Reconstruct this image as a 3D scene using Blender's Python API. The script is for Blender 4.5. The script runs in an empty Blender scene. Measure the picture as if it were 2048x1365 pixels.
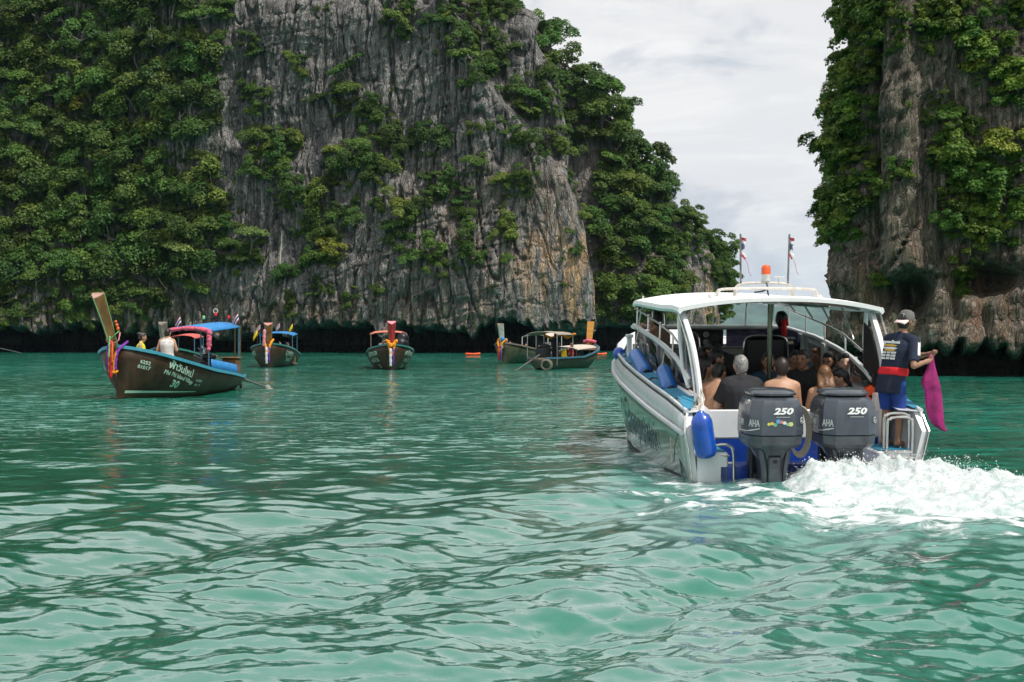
import bpy, bmesh, math, random
import numpy as np
from mathutils import Vector, Matrix, Euler, Quaternion

# ------------------------------------------------------------------ camera, sky, sun, exposure
SC = bpy.context.scene
COL = SC.collection
F_PX = 2048 * 50 / 36.0          # focal length in pixels of the 2048 px wide photograph
CAM_H = 1.7
HORIZON = 672.0
cam_data = bpy.data.cameras.new('camera')
cam_data.lens = 50; cam_data.sensor_width = 36; cam_data.sensor_fit = 'HORIZONTAL'
cam_data.shift_y = -(682.5 - HORIZON) / 2048.0
cam_data.clip_start = 0.1; cam_data.clip_end = 12000
cam = bpy.data.objects.new('camera', cam_data); COL.objects.link(cam)
cam.location = (0, 0, CAM_H); cam.rotation_euler = (math.radians(90), 0, 0)
SC.camera = cam

SUN_EL, SUN_AZ = math.radians(57), math.radians(128)      # azimuth from +Y towards +X
to_sun = Vector((math.sin(SUN_AZ) * math.cos(SUN_EL), math.cos(SUN_AZ) * math.cos(SUN_EL), math.sin(SUN_EL)))
sun_l = bpy.data.lights.new('sun', 'SUN'); sun_l.energy = 3.9; sun_l.angle = math.radians(0.9); sun_l.color = (1.0, 0.955, 0.88)
sun = bpy.data.objects.new('sun', sun_l); COL.objects.link(sun)
sun.rotation_euler = (-to_sun).to_track_quat('-Z', 'Y').to_euler()

SC.view_settings.view_transform = 'Standard'; SC.view_settings.look = 'None'
SC.view_settings.exposure = 0.0; SC.view_settings.gamma = 1.0; SC.view_settings.use_curve_mapping = False
SC.cycles.use_denoising = True
SC.cycles.use_adaptive_sampling = True; SC.cycles.adaptive_threshold = 0.02
SC.cycles.max_bounces = 5; SC.cycles.diffuse_bounces = 2; SC.cycles.glossy_bounces = 3
SC.cycles.transmission_bounces = 4; SC.cycles.transparent_max_bounces = 8
SC.cycles.caustics_reflective = False; SC.cycles.caustics_refractive = False

class NT:
    """small helper to write node trees"""
    def __init__(self, tree): self.t = tree; self.n = tree.nodes; self.l = tree.links
    def new(self, kind, **kw):
        n = self.n.new(kind)
        for k, v in kw.items(): setattr(n, k, v)
        return n
    def put(self, sock, v):
        if isinstance(v, bpy.types.NodeSocket): self.l.new(v, sock)
        elif v is not None:
            if isinstance(v, (tuple, list)) and len(v) == 3 and sock.type == 'RGBA': v = (*v, 1)
            sock.default_value = v
    def math(self, op, a, b=None, c=None, clamp=False):
        n = self.new('ShaderNodeMath', operation=op, use_clamp=clamp)
        self.put(n.inputs[0], a); self.put(n.inputs[1], b); self.put(n.inputs[2], c)
        return n.outputs[0]
    def vmath(self, op, a, b=None, scale=None):
        n = self.new('ShaderNodeVectorMath', operation=op)
        self.put(n.inputs[0], a)
        if b is not None: self.put(n.inputs[1], b)
        if scale is not None: self.put(n.inputs['Scale'], scale)
        return n.outputs['Value'] if op in ('LENGTH', 'DOT_PRODUCT') else n.outputs[0]
    def mix(self, f, a, b):
        n = self.new('ShaderNodeMix', data_type='RGBA')
        self.put(n.inputs[0], f); self.put(n.inputs[6], a); self.put(n.inputs[7], b)
        return n.outputs[2]
    def ramp(self, v, a, b, smooth=True):
        n = self.new('ShaderNodeMapRange', interpolation_type='SMOOTHSTEP' if smooth else 'LINEAR')
        self.put(n.inputs[0], v); n.inputs[1].default_value = a; n.inputs[2].default_value = b
        return n.outputs[0]
    def noise(self, vec, scale, detail=4, rough=0.55, dist=0.0):
        n = self.new('ShaderNodeTexNoise')
        if vec is not None: self.put(n.inputs['Vector'], vec)
        n.inputs['Scale'].default_value = scale; n.inputs['Detail'].default_value = detail
        n.inputs['Roughness'].default_value = rough; n.inputs['Distortion'].default_value = dist
        return n.outputs[0]
    def voronoi(self, vec, scale, feature='F1', out='Distance', rnd=1.0):
        n = self.new('ShaderNodeTexVoronoi', feature=feature)
        self.put(n.inputs['Vector'], vec); n.inputs['Scale'].default_value = scale; n.inputs['Randomness'].default_value = rnd
        return n.outputs[out]
    def mapping(self, vec, scale=(1, 1, 1), loc=(0, 0, 0), rot=(0, 0, 0)):
        n = self.new('ShaderNodeMapping')
        self.put(n.inputs[0], vec); n.inputs[1].default_value = loc; n.inputs[2].default_value = rot; n.inputs[3].default_value = scale
        return n.outputs[0]
    def attr(self, name, out='Fac'):
        n = self.new('ShaderNodeAttribute'); n.attribute_name = name
        return n.outputs[out]
    def bump(self, h, strength, dist, normal=None):
        n = self.new('ShaderNodeBump'); n.inputs['Strength'].default_value = strength; n.inputs['Distance'].default_value = dist
        self.put(n.inputs['Height'], h)
        if normal is not None: self.put(n.inputs['Normal'], normal)
        return n.outputs[0]

# sky: a bright overcast with thin grey wisps over a pale blue
world = bpy.data.worlds.new('World'); SC.world = world; world.use_nodes = True
w = NT(world.node_tree); world.node_tree.nodes.clear()
sky = w.new('ShaderNodeTexSky', sky_type='NISHITA', sun_disc=False)
sky.sun_elevation = SUN_EL; sky.sun_rotation = SUN_AZ; sky.air_density = 1.0; sky.dust_density = 1.5
tc = w.new('ShaderNodeTexCoord').outputs['Generated']
sep = w.new('ShaderNodeSeparateXYZ'); w.put(sep.inputs[0], tc)
den = w.math('ADD', w.math('MAXIMUM', sep.outputs[2], 0.0), 0.16)
comb = w.new('ShaderNodeCombineXYZ')
w.put(comb.inputs[0], w.math('DIVIDE', sep.outputs[0], den)); w.put(comb.inputs[1], w.math('DIVIDE', sep.outputs[1], den))
cv = comb.outputs[0]
n1 = w.noise(w.mapping(cv, (1.0, 1.6, 1), (3.1, 1.7, 0)), 0.9, 8, 0.56, 0.3)
n2 = w.noise(w.mapping(cv, (1.0, 1.3, 1), (7.3, 2.2, 0)), 2.1, 9, 0.6, 0.6)
n3 = w.noise(w.mapping(tc, (1, 1, 2.0), (1.3, 4.2, 0.7), (0, 0.35, 0)), 8.0, 8, 0.56, 0.5)
cover = w.ramp(n1, 0.24, 0.40)
shade = w.ramp(n2, 0.40, 0.66)
wisp = w.ramp(n3, 0.52, 0.66)
cl = w.mix(shade, (8.6, 8.6, 8.72), (9.8, 9.75, 9.65))
cl = w.mix(w.math('MULTIPLY', wisp, 0.75), cl, (5.9, 6.25, 7.0))
low = w.ramp(sep.outputs[2], 0.105, 0.0)
cl = w.mix(w.math('MULTIPLY', low, w.math('ADD', w.math('MULTIPLY', wisp, 0.5), 0.45)), cl, (6.2, 6.9, 7.7))
veil = w.mix(0.55, sky.outputs[0], (6.6, 7.1, 7.7))
bg = w.new('ShaderNodeBackground'); bg.inputs[1].default_value = 0.1
w.put(bg.inputs[0], w.mix(cover, veil, cl))
wo = w.new('ShaderNodeOutputWorld'); w.l.new(bg.outputs[0], wo.inputs[0])

# ------------------------------------------------------------------ helpers
def P(u, v, y):
    """world point seen at photograph pixel (u, v) at distance y in front of the camera"""
    return Vector(((u - 1024) / F_PX * y, y, CAM_H - (v - HORIZON) / F_PX * y))

def tag(o, label=None, cat=None, group=None, kind=None):
    if label: o['label'] = label
    if cat: o['category'] = cat
    if group: o['group'] = group
    if kind: o['kind'] = kind
    return o

def empty(name, mat=None, parent=None):
    o = bpy.data.objects.new(name, None); COL.objects.link(o); o.empty_display_size = 0.2
    if mat is not None: o.matrix_world = mat
    if parent is not None: o.parent = parent
    return o

def link(name, me, mats, parent=None, smooth=True):
    o = bpy.data.objects.new(name, me); COL.objects.link(o)
    for m in (mats if isinstance(mats, (list, tuple)) else [mats]): me.materials.append(m)
    if smooth: me.shade_smooth()
    if parent is not None: o.parent = parent
    return o

def np_mesh(name, verts, faces, attrs=None):
    """mesh from numpy arrays: verts (n,3); faces (m,k)"""
    me = bpy.data.meshes.new(name)
    verts = np.asarray(verts, np.float32); faces = np.asarray(faces, np.int32)
    k = faces.shape[1]
    me.vertices.add(len(verts)); me.vertices.foreach_set('co', verts.ravel())
    me.loops.add(faces.size); me.loops.foreach_set('vertex_index', faces.ravel())
    me.polygons.add(len(faces)); me.polygons.foreach_set('loop_start', np.arange(0, faces.size, k, dtype=np.int32))
    me.update(calc_edges=True)
    for n, a in (attrs or {}).items():
        at = me.attributes.new(n, 'FLOAT', 'POINT'); at.data.foreach_set('value', np.asarray(a, np.float32).ravel())
    return me

def grid_faces(nr, nc, wrap=False):
    r = np.arange(nr - 1)[:, None]; c = np.arange(nc if wrap else nc - 1)[None, :]
    c2 = (c + 1) % nc
    a = r * nc + c; b = r * nc + c2; d = (r + 1) * nc + c2; e = (r + 1) * nc + c
    return np.stack([a, b, d, e], -1).reshape(-1, 4)

_perm = {}
def perlin(x, y, z, seed=0):
    if seed not in _perm:
        rs = np.random.RandomState(seed); p = rs.permutation(256); g = rs.normal(size=(256, 3)); g /= np.linalg.norm(g, axis=1)[:, None]
        _perm[seed] = (np.concatenate([p, p, p]), g.astype(np.float32))
    p, g = _perm[seed]
    x, y, z = np.broadcast_arrays(np.asarray(x, np.float32), np.asarray(y, np.float32), np.asarray(z, np.float32))
    xi = np.floor(x).astype(np.int32); yi = np.floor(y).astype(np.int32); zi = np.floor(z).astype(np.int32)
    xf = x - xi; yf = y - yi; zf = z - zi
    f = lambda t: t * t * t * (t * (t * 6 - 15) + 10)
    ux, uy, uz = f(xf), f(yf), f(zf)
    out = 0
    for dx in (0, 1):
        for dy in (0, 1):
            for dz in (0, 1):
                h = p[(p[(p[(xi + dx) & 255] + yi + dy) & 255] + zi + dz) & 255]
                gr = g[h]
                d = gr[..., 0] * (xf - dx) + gr[..., 1] * (yf - dy) + gr[..., 2] * (zf - dz)
                out = out + d * (ux if dx else 1 - ux) * (uy if dy else 1 - uy) * (uz if dz else 1 - uz)
    return out * 1.5
def fbm(x, y, z, octs=4, seed=0, gain=0.5, lac=2.0, ridged=False):
    s = 0; a = 1.0; f = 1.0; t = 0
    for i in range(octs):
        n = perlin(x * f, y * f, z * f, seed + i)
        s = s + a * ((1 - 2 * np.abs(n)) if ridged else n); t += a
        a *= gain; f *= lac
    return s / t
def sstep(a, b, x):
    t = np.clip((x - a) / (b - a), 0, 1); return t * t * (3 - 2 * t)

MATS = {}
def mat(name, color, rough=0.5, metal=0.0, spec=0.5, var=0.0, vscale=6.0, bump=0.0, bscale=40.0, coat=0.0, dirt=None, trans=0.0, alpha=1.0, vcol=None):
    """procedural material: base colour broken up by noise, optional bump, grime"""
    if name in MATS: return MATS[name]
    m = bpy.data.materials.new(name); m.use_nodes = True
    t = NT(m.node_tree); b = m.node_tree.nodes['Principled BSDF']
    tc = t.new('ShaderNodeTexCoord').outputs['Object']
    c = color
    if var > 0:
        n = t.noise(tc, vscale, 5, 0.6)
        lo = tuple(x * (1 - var) for x in color); hi = tuple(min(1, x * (1 + var)) for x in color)
        c = t.mix(t.ramp(n, 0.3, 0.7), lo, hi)
    if dirt:
        n = t.noise(t.mapping(tc, (1, 1, 0.35)), dirt[1], 6, 0.65)
        c = t.mix(t.math('MULTIPLY', t.ramp(n, 0.48, 0.72), dirt[2]), c, dirt[0])
    t.put(b.inputs['Base Color'], c)
    b.inputs['Roughness'].default_value = rough; b.inputs['Metallic'].default_value = metal
    b.inputs['Specular IOR Level'].default_value = spec
    if coat: b.inputs['Coat Weight'].default_value = coat; b.inputs['Coat Roughness'].default_value = 0.08
    if trans: b.inputs['Transmission Weight'].default_value = trans
    if alpha < 1: b.inputs['Alpha'].default_value = alpha
    if bump > 0:
        t.put(b.inputs['Normal'], t.bump(t.noise(tc, bscale, 4, 0.6), 0.6, bump))
    MATS[name] = m
    return m

class MB:
    """collects shapes into one mesh"""
    def __init__(self): self.v = []; self.f = []; self.m = []; self.sharp = []
    def add(self, verts, faces, mi=0):
        k = len(self.v); self.v += [tuple(p) for p in verts]; self.f += [tuple(i + k for i in f) for f in faces]; self.m += [mi] * len(faces)
        return self
    def box(self, c, s, rot=None, mi=0, bev=0.0):
        hx, hy, hz = s[0] / 2, s[1] / 2, s[2] / 2
        M = rot if rot is not None else Matrix.Identity(3)
        c = Vector(c)
        if bev <= 0:
            pts = [Vector((x, y, z)) for z in (-hz, hz) for y in (-hy, hy) for x in (-hx, hx)]
            return self.add([c + M @ p for p in pts], [(0, 2, 3, 1), (4, 5, 7, 6), (0, 1, 5, 4), (2, 6, 7, 3), (0, 4, 6, 2), (1, 3, 7, 5)], mi)
        b = min(bev, hx * .9, hy * .9, hz * .9)
        rings = []
        for (ins, z) in ((b, -hz), (0, -hz + b), (0, hz - b), (b, hz)):
            x, y = hx - ins, hy - ins
            cr = b
            rings.append([c + M @ Vector(p) for p in ((-x + cr, -y, z), (x - cr, -y, z), (x, -y + cr, z), (x, y - cr, z), (x - cr, y, z), (-x + cr, y, z), (-x, y - cr, z), (-x, -y + cr, z))])
        return self.loft(rings, mi=mi, cap=True)
    def loft(self, rings, mi=0, cap=True, closed=True):
        n = len(rings[0]); k = len(self.v)
        for r in rings: self.v += [tuple(p) for p in r]
        for i in range(len(rings) - 1):
            for j in range(n if closed else n - 1):
                a = k + i * n + j; b = k + i * n + (j + 1) % n
                self.f.append((a, b, b + n, a + n)); self.m.append(mi)
        if cap and closed:
            self.f.append(tuple(k + j for j in reversed(range(n)))); self.m.append(mi)
            self.f.append(tuple(k + (len(rings) - 1) * n + j for j in range(n))); self.m.append(mi)
        return self
    def tube(self, pts, r, n=8, mi=0, cap=True, round_end=False):
        pts = [Vector(p) for p in pts]
        rs = list(r) if isinstance(r, (list, tuple)) else [r] * len(pts)
        rings = []; side = None
        for i, p in enumerate(pts):
            d = (pts[min(i + 1, len(pts) - 1)] - pts[max(i - 1, 0)])
            if d.length < 1e-9: d = Vector((0, 0, 1))
            d.normalize()
            if side is None:
                side = d.cross(Vector((0, 0, 1)) if abs(d.z) < 0.9 else Vector((1, 0, 0))).normalized()
            else:
                side = (side - d * side.dot(d)).normalized()
            up = side.cross(d)
            rings.append([p + (side * math.cos(2 * math.pi * j / n) + up * math.sin(2 * math.pi * j / n)) * rs[i] for j in range(n)])
        return self.loft(rings, mi, cap)
    def lathe(self, prof, c=(0, 0, 0), n=16, M=None, mi=0):
        M = M if M is not None else Matrix.Identity(3); c = Vector(c)
        return self.loft([[c + M @ Vector((r * math.cos(2 * math.pi * j / n), r * math.sin(2 * math.pi * j / n), z)) for j in range(n)] for (r, z) in prof], mi)
    def ball(self, c, r, n=12, mi=0, M=None):
        if not isinstance(r, (tuple, list, Vector)): r = (r, r, r)
        c = Vector(c); M = M if M is not None else Matrix.Identity(3)
        h = max(4, n // 2 + 1); rings = []
        for i in range(h + 1):
            a = math.pi * (i + 0.02) / (h + 0.04)
            rings.append([c + M @ Vector((r[0] * math.sin(a) * math.cos(2 * math.pi * j / n), r[1] * math.sin(a) * math.sin(2 * math.pi * j / n), -r[2] * math.cos(a))) for j in range(n)])
        return self.loft(rings, mi)
    def capsule(self, a, b, ra, rb, n=10, mi=0):
        a = Vector(a); b = Vector(b); d = (b - a)
        L = max(d.length, 1e-6); d = d / L
        pts = []; rs = []
        for i in range(4):
            t = math.pi / 2 * (i / 3.0); pts.append(a - d * ra * math.cos(t)); rs.append(max(ra * math.sin(t), ra * 0.05))
        for i in range(4):
            t = math.pi / 2 * (i / 3.0); pts.append(b + d * rb * math.sin(t)); rs.append(max(rb * math.cos(t), rb * 0.05))
        return self.tube(pts, rs, n, mi)
    def prism(self, poly, d, mi=0):
        """poly: list of 3D points (planar); d: extrusion vector"""
        d = Vector(d); n = len(poly)
        return self.loft([[Vector(p) for p in poly], [Vector(p) + d for p in poly]], mi)
    def sheet(self, rows, thick=0.0, mi=0):
        """grid of points; optional thickness vector"""
        nr, nc = len(rows), len(rows[0]); k = len(self.v)
        for r in rows: self.v += [tuple(p) for p in r]
        for i in range(nr - 1):
            for j in range(nc - 1):
                a = k + i * nc + j; self.f.append((a, a + 1, a + nc + 1, a + nc)); self.m.append(mi)
        return self
    def build(self, name, mats, parent=None, smooth=True, angle=38):
        me = bpy.data.meshes.new(name); me.from_pydata(self.v, [], self.f)
        mats = mats if isinstance(mats, (list, tuple)) else [mats]
        for m in mats: me.materials.append(m)
        if len(mats) > 1: me.polygons.foreach_set('material_index', self.m)
        bm = bmesh.new(); bm.from_mesh(me); bmesh.ops.recalc_face_normals(bm, faces=bm.faces)
        if smooth:
            ca = math.radians(angle)
            for e in bm.edges:
                if len(e.link_faces) == 2 and e.calc_face_angle(0) > ca: e.smooth = False
            for f in bm.faces: f.smooth = True
        bm.to_mesh(me); bm.free(); me.update()
        o = bpy.data.objects.new(name, me); COL.objects.link(o)
        if parent is not None: o.parent = parent
        return o

def bez(pts, n=12):
    """Catmull-Rom through points"""
    pts = [Vector(p) for p in pts]; q = [pts[0] * 2 - pts[1]] + pts + [pts[-1] * 2 - pts[-2]]
    out = []
    for i in range(1, len(q) - 2):
        for k in range(n):
            t = k / n; a, b, c, d = q[i - 1], q[i], q[i + 1], q[i + 2]
            out.append(0.5 * ((2 * b) + (c - a) * t + (2 * a - 5 * b + 4 * c - d) * t * t + (3 * b - a - 3 * c + d) * t ** 3))
    out.append(pts[-1]); return out

def thicken(o, t, off=-1):
    md = o.modifiers.new('thickness', 'SOLIDIFY'); md.thickness = t; md.offset = off
    return o

def text(body, size, mat_, parent, M, name='lettering', shear=0.0, width=1.0, extrude=0.003, align='CENTER', bold=0.0, wrap=None):
    """lettering as mesh; wrap(x, y) -> Vector bends it onto a curved surface"""
    c = bpy.data.curves.new(name, 'FONT'); c.body = body; c.size = size; c.align_x = align; c.align_y = 'CENTER'
    c.shear = shear; c.extrude = extrude if wrap is None else 0.0; c.offset = bold; c.resolution_u = 2
    tmp = bpy.data.objects.new(name, c); me = bpy.data.meshes.new_from_object(tmp); bpy.data.objects.remove(tmp); bpy.data.curves.remove(c)
    me.name = name; me.materials.clear(); me.materials.append(mat_)
    if wrap is not None:
        bm = bmesh.new(); bm.from_mesh(me)
        bmesh.ops.subdivide_edges(bm, edges=[e for e in bm.edges if e.calc_length() > size * 0.25], cuts=2)
        for v in bm.verts: v.co = wrap(v.co.x * width, v.co.y)
        bm.to_mesh(me); bm.free()
    o = bpy.data.objects.new(name, me); COL.objects.link(o); o.parent = parent
    if wrap is None: o.matrix_local = M @ Matrix.Diagonal((width, 1, 1, 1))
    return o
def frame(origin, xdir, up):
    """4x4 whose X is the writing direction, Y its up direction, Z out of the page"""
    x = Vector(xdir).normalized(); y = Vector(up); y = (y - x * y.dot(x)).normalized(); z = x.cross(y)
    return Matrix(((x.x, y.x, z.x, origin[0]), (x.y, y.y, z.y, origin[1]), (x.z, y.z, z.z, origin[2]), (0, 0, 0, 1)))
# ------------------------------------------------------------------ the lagoon
def speed_track(x, y):
    """distance behind the speedboat along its curved track (m) and signed offset from it"""
    return x, y
BOAT_X, BOAT_Y = 3.47, 16.8
def wake_fields(x, y):
    """foam amount and churn on the water (0..1), and a raised hump, from the propeller wash trailing towards the right"""
    # the wash leaves the transom at (3.8,16.2) and bends to the right and towards the viewer
    path = np.array([(3.9, 16.9), (4.25, 15.8), (4.8, 14.7), (5.8, 13.6), (7.2, 12.7), (9.2, 11.9), (13, 11.0)])
    wid = np.array([0.95, 1.45, 1.75, 1.9, 2.0, 2.2, 2.6]); stren = np.array([1.0, 1.0, 0.86, 0.66, 0.56, 0.48, 0.3])
    best = np.full(x.shape, 1e9); foam = np.zeros(x.shape); along = np.zeros(x.shape)
    for i in range(len(path) - 1):
        a, b = path[i], path[i + 1]; d = b - a; L2 = (d ** 2).sum()
        t = np.clip(((x - a[0]) * d[0] + (y - a[1]) * d[1]) / L2, 0, 1)
        q = np.hypot(x - a[0] - t * d[0], y - a[1] - t * d[1])
        w_ = wid[i] + t * (wid[i + 1] - wid[i]); s_ = stren[i] + t * (stren[i + 1] - stren[i])
        val = s_ * sstep(1.45, 0.45, q / w_)
        better = val > foam
        foam = np.where(better, val, foam); along = np.where(better, i + t, along)
    # turbulent skirts of lace foam reaching towards the viewer
    lace = 0.70 * sstep(3.9, 0.8, np.hypot((x - 4.0) / 1.25, (y - 13.9) / 1.0))
    lace = np.maximum(lace, 0.55 * sstep(3.2, 0.7, np.hypot((x - 7.0) / 1.6, (y - 11.6) / 0.8)))
    # water torn along the port side of the hull
    a, b = np.array((1.75, 23.2)), np.array((2.05, 16.4)); d = b - a
    t = np.clip(((x - a[0]) * d[0] + (y - a[1]) * d[1]) / (d ** 2).sum(), 0, 1)
    q = np.hypot(x - a[0] - t * d[0], y - a[1] - t * d[1])
    side = 0.62 * sstep(0.95 + 0.5 * t, 0.1, q)
    front = 0.62 * sstep(1.9, 0.3, np.hypot((x - 2.3) / 1.5, (y - 15.7)))
    foam = np.maximum.reduce([foam, lace, side, front])
    hump = 0.13 * np.exp(-(((x - 4.15) / 1.25) ** 2 + ((y - 15.7) / 0.62) ** 2)) + 0.07 * np.exp(-(((x - 5.4) / 1.5) ** 2 + ((y - 15.0) / 0.7) ** 2))
    return foam, hump

def water_height(x, y, dx):
    rs = np.random.RandomState(11)
    z = np.zeros_like(x); ox = np.zeros_like(x); oy = np.zeros_like(x)
    calm = sstep(-0.22, 0.28, fbm(x * 0.09 + 3, y * 0.075, 0 * x, 3, 21))
    near = sstep(26, 9, y) * sstep(-9, 1, x + 0.35 * (y - 8))         # the choppy, churned side
    wx = x + 0.35 * fbm(x * 0.35, y * 0.35, 0 * x, 2, 31); wy = y + 0.35 * fbm(x * 0.35, y * 0.35, 4 + 0 * x, 2, 32)
    def waves(n, l0, l1, slope, main, spread, env, q=0.0):
        nonlocal z, ox, oy
        for i in range(n):
            lam = l0 * (l1 / l0) ** rs.rand(); th = main + spread * rs.normal(); k = 2 * math.pi / lam
            a = slope / k * (0.6 + 0.8 * rs.rand()) / math.sqrt(n / 2); ph = rs.rand() * 6.283
            arg = k * (wx * math.cos(th) + wy * math.sin(th)) + ph
            att = env * sstep(2.2, 5.0, lam / dx)
            z = z + a * att * np.sin(arg)
            if q: ox = ox - q * a * att * math.cos(th) * np.cos(arg); oy = oy - q * a * att * math.sin(th) * np.cos(arg)
    waves(22, 0.11, 0.22, 0.060, 1.35, 0.85, 0.12 + 0.9 * calm + 0.6 * near)
    waves(32, 0.21, 0.48, 0.084, 1.45, 0.8, 0.28 + 0.85 * calm + 0.6 * near)
    waves(18, 0.5, 1.1, 0.046, 1.35, 0.7, 0.5 + 0.5 * calm + 0.9 * near)
    waves(8, 1.3, 3.0, 0.034, 1.1, 0.6, 0.6 + 1.0 * near, 0.5)
    waves(4, 4, 8, 0.016, 1.2, 0.5, 1 + 0 * x)
    # the wake of the viewer's own boat: long crests running away from lower left to the upper middle
    wake = sstep(22, 10, y) * sstep(-7.0, -3.2, x) * sstep(5, 1, x) 
    arg = 2 * math.pi / 2.3 * (0.90 * wx - 0.42 * wy) + 0.8 * np.sin(0.35 * y)
    z = z + 0.046 * wake * (np.sin(arg) + 0.28 * np.cos(2 * arg)); ox = ox - 0.03 * wake * np.cos(arg)
    # peaked chop in front
    pk = fbm(x * 1.5, y * 1.8, 0 * x + 2, 3, 51, ridged=True)
    z = z + 0.045 * near * sstep(13, 8, dx * 250) * (pk - 0.2)
    foam, hump = wake_fields(x, y)
    lump = fbm(x * 1.6, y * 1.9, 0 * x, 4, 61)
    z = z + hump * (0.75 + 0.9 * np.maximum(lump, -0.4)) + 0.11 * foam * lump
    # a trough behind the transom so the hull meets the water, and flat water inside the hull
    return z, ox, oy, foam

def build_water():
    ys = [-400, -150, -60, -25, -10, -3, 0.5, 2.5, 4.0]
    y = 4.6
    while y < 230: ys.append(y); y += max(0.02, 0.0036 * y)
    ys += [260, 320, 420, 600, 900, 1400, 2200, 3600, 6000]
    ys = np.array(ys)
    half = np.maximum(np.abs(ys), 6.0)
    nf = 300
    fine = np.linspace(-0.50, 0.50, nf)
    coarse = np.array([0.62, 0.85, 1.3, 2.2, 4.5, 10, 40])
    cols = np.concatenate([-coarse[::-1], fine, coarse])
    Y = np.repeat(ys[:, None], len(cols), 1); X = half[:, None] * cols[None, :]
    X = np.clip(X, -7000, 7000)
    X[:, 0] = np.minimum(X[:, 0], -3000); X[:, -1] = np.maximum(X[:, -1], 3000)
    dx = np.maximum(half[:, None] / (nf - 1), 0.0036 * Y) * np.ones_like(X)
    Z, OX, OY, foam = water_height(X, Y, dx)
    milk = sstep(17, 8, Y + 0.25 * np.abs(X - 2)) * sstep(-6, 0, X) * (0.55 + 0.7 * fbm(X * 0.5, Y * 0.6, 0 * X, 3, 66)); milk = np.clip(np.maximum(milk, 0.8 * sstep(0.05, 0.6, foam)), 0, 1)
    flat = ((np.abs(X) > 0.56 * half[:, None]) | (Y < 4.2) | (Y > 235))
    Z = np.where(flat, 0, Z); X = X + np.where(flat, 0, OX); Y = Y + np.where(flat, 0, OY)
    foam = np.where(flat, 0, foam)
    me = np_mesh('water', np.stack([X, Y, Z], -1).reshape(-1, 3), grid_faces(len(ys), len(cols)), {'foam': foam, 'ripple': sstep(11, 34, Y), 'milk': milk})
    m = bpy.data.materials.new('lagoon_water'); m.use_nodes = True
    t = NT(m.node_tree); b = m.node_tree.nodes['Principled BSDF']
    pos = t.new('ShaderNodeNewGeometry').outputs['Position']
    depth = t.noise(t.mapping(pos, (0.05, 0.035, 1)), 1.0, 3, 0.5)
    body = t.mix(t.ramp(depth, 0.34, 0.66), (0.011, 0.142, 0.090), (0.021, 0.215, 0.158))
    fo = t.attr('foam')
    # aerated water is paler and milkier
    body = t.mix(t.math('MULTIPLY', t.ramp(fo, 0.0, 0.75), 0.6), body, (0.11, 0.33, 0.28))
    body = t.mix(t.math('MULTIPLY', t.attr('milk'), 0.32), body, (0.10, 0.25, 0.22))
    nz = t.noise(t.mapping(pos, (1, 1.15, 1)), 2.6, 8, 0.68, 0.9)
    cells = t.voronoi(t.vmath('ADD', pos, t.vmath('SCALE', pos, scale=0.0)), 3.4)
    fl = t.math('ADD', t.math('MULTIPLY', nz, 0.8), t.math('MULTIPLY', cells, 0.25))
    thr = t.math('SUBTRACT', 0.95, t.math('MULTIPLY', fo, 0.72))
    fmask = t.ramp(t.math('SUBTRACT', fl, thr), -0.02, 0.11)
    fmask = t.math('MULTIPLY', fmask, t.ramp(fo, 0.03, 0.15))
    colr = t.mix(fmask, body, (0.66, 0.72, 0.72))
    t.put(b.inputs['Base Color'], colr)
    t.put(b.inputs['Roughness'], t.math('ADD', 0.022, t.math('MULTIPLY', fmask, 0.6)))
    b.inputs['IOR'].default_value = 1.333
    b.inputs['Specular IOR Level'].default_value = 0.5
    r1 = t.noise(t.mapping(pos, (1.0, 1.25, 1)), 2.4, 3, 0.5, 0.2)
    r2 = t.noise(t.mapping(pos, (1.0, 1.5, 1)), 0.9, 3, 0.5, 0.2)
    hgt = t.math('MULTIPLY', t.math('ADD', t.math('MULTIPLY', r1, 0.075), t.math('MULTIPLY', r2, 0.12)), t.attr('ripple'))
    fine = t.noise(pos, 14.0, 5, 0.65, 0.5)
    hgt = t.math('ADD', hgt, t.math('MULTIPLY', t.noise(t.mapping(pos, (1.0, 1.3, 1)), 9.0, 4, 0.6, 0.4), 0.0030))
    hgt = t.math('ADD', hgt, t.math('MULTIPLY', t.math('MULTIPLY', fine, t.math('ADD', t.math('MULTIPLY', fo, 0.6), fmask)), 0.025))
    nrm = t.bump(hgt, 1.0, 1.0)
    t.put(b.inputs['Normal'], nrm); t.put(b.inputs['Coat Normal'], nrm)
    t.put(b.inputs['Coat Weight'], t.math('MULTIPLY', t.math('SUBTRACT', 1.0, fmask), t.math('SUBTRACT', 1.0, t.math('MULTIPLY', t.attr('ripple'), 0.65))))
    b.inputs['Coat IOR'].default_value = 1.48; b.inputs['Coat Roughness'].default_value = 0.02
    o = link('water', me, m)
    tag(o, kind='structure'); o['label'] = 'emerald green rippled lagoon water'
    return o
build_water()
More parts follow.
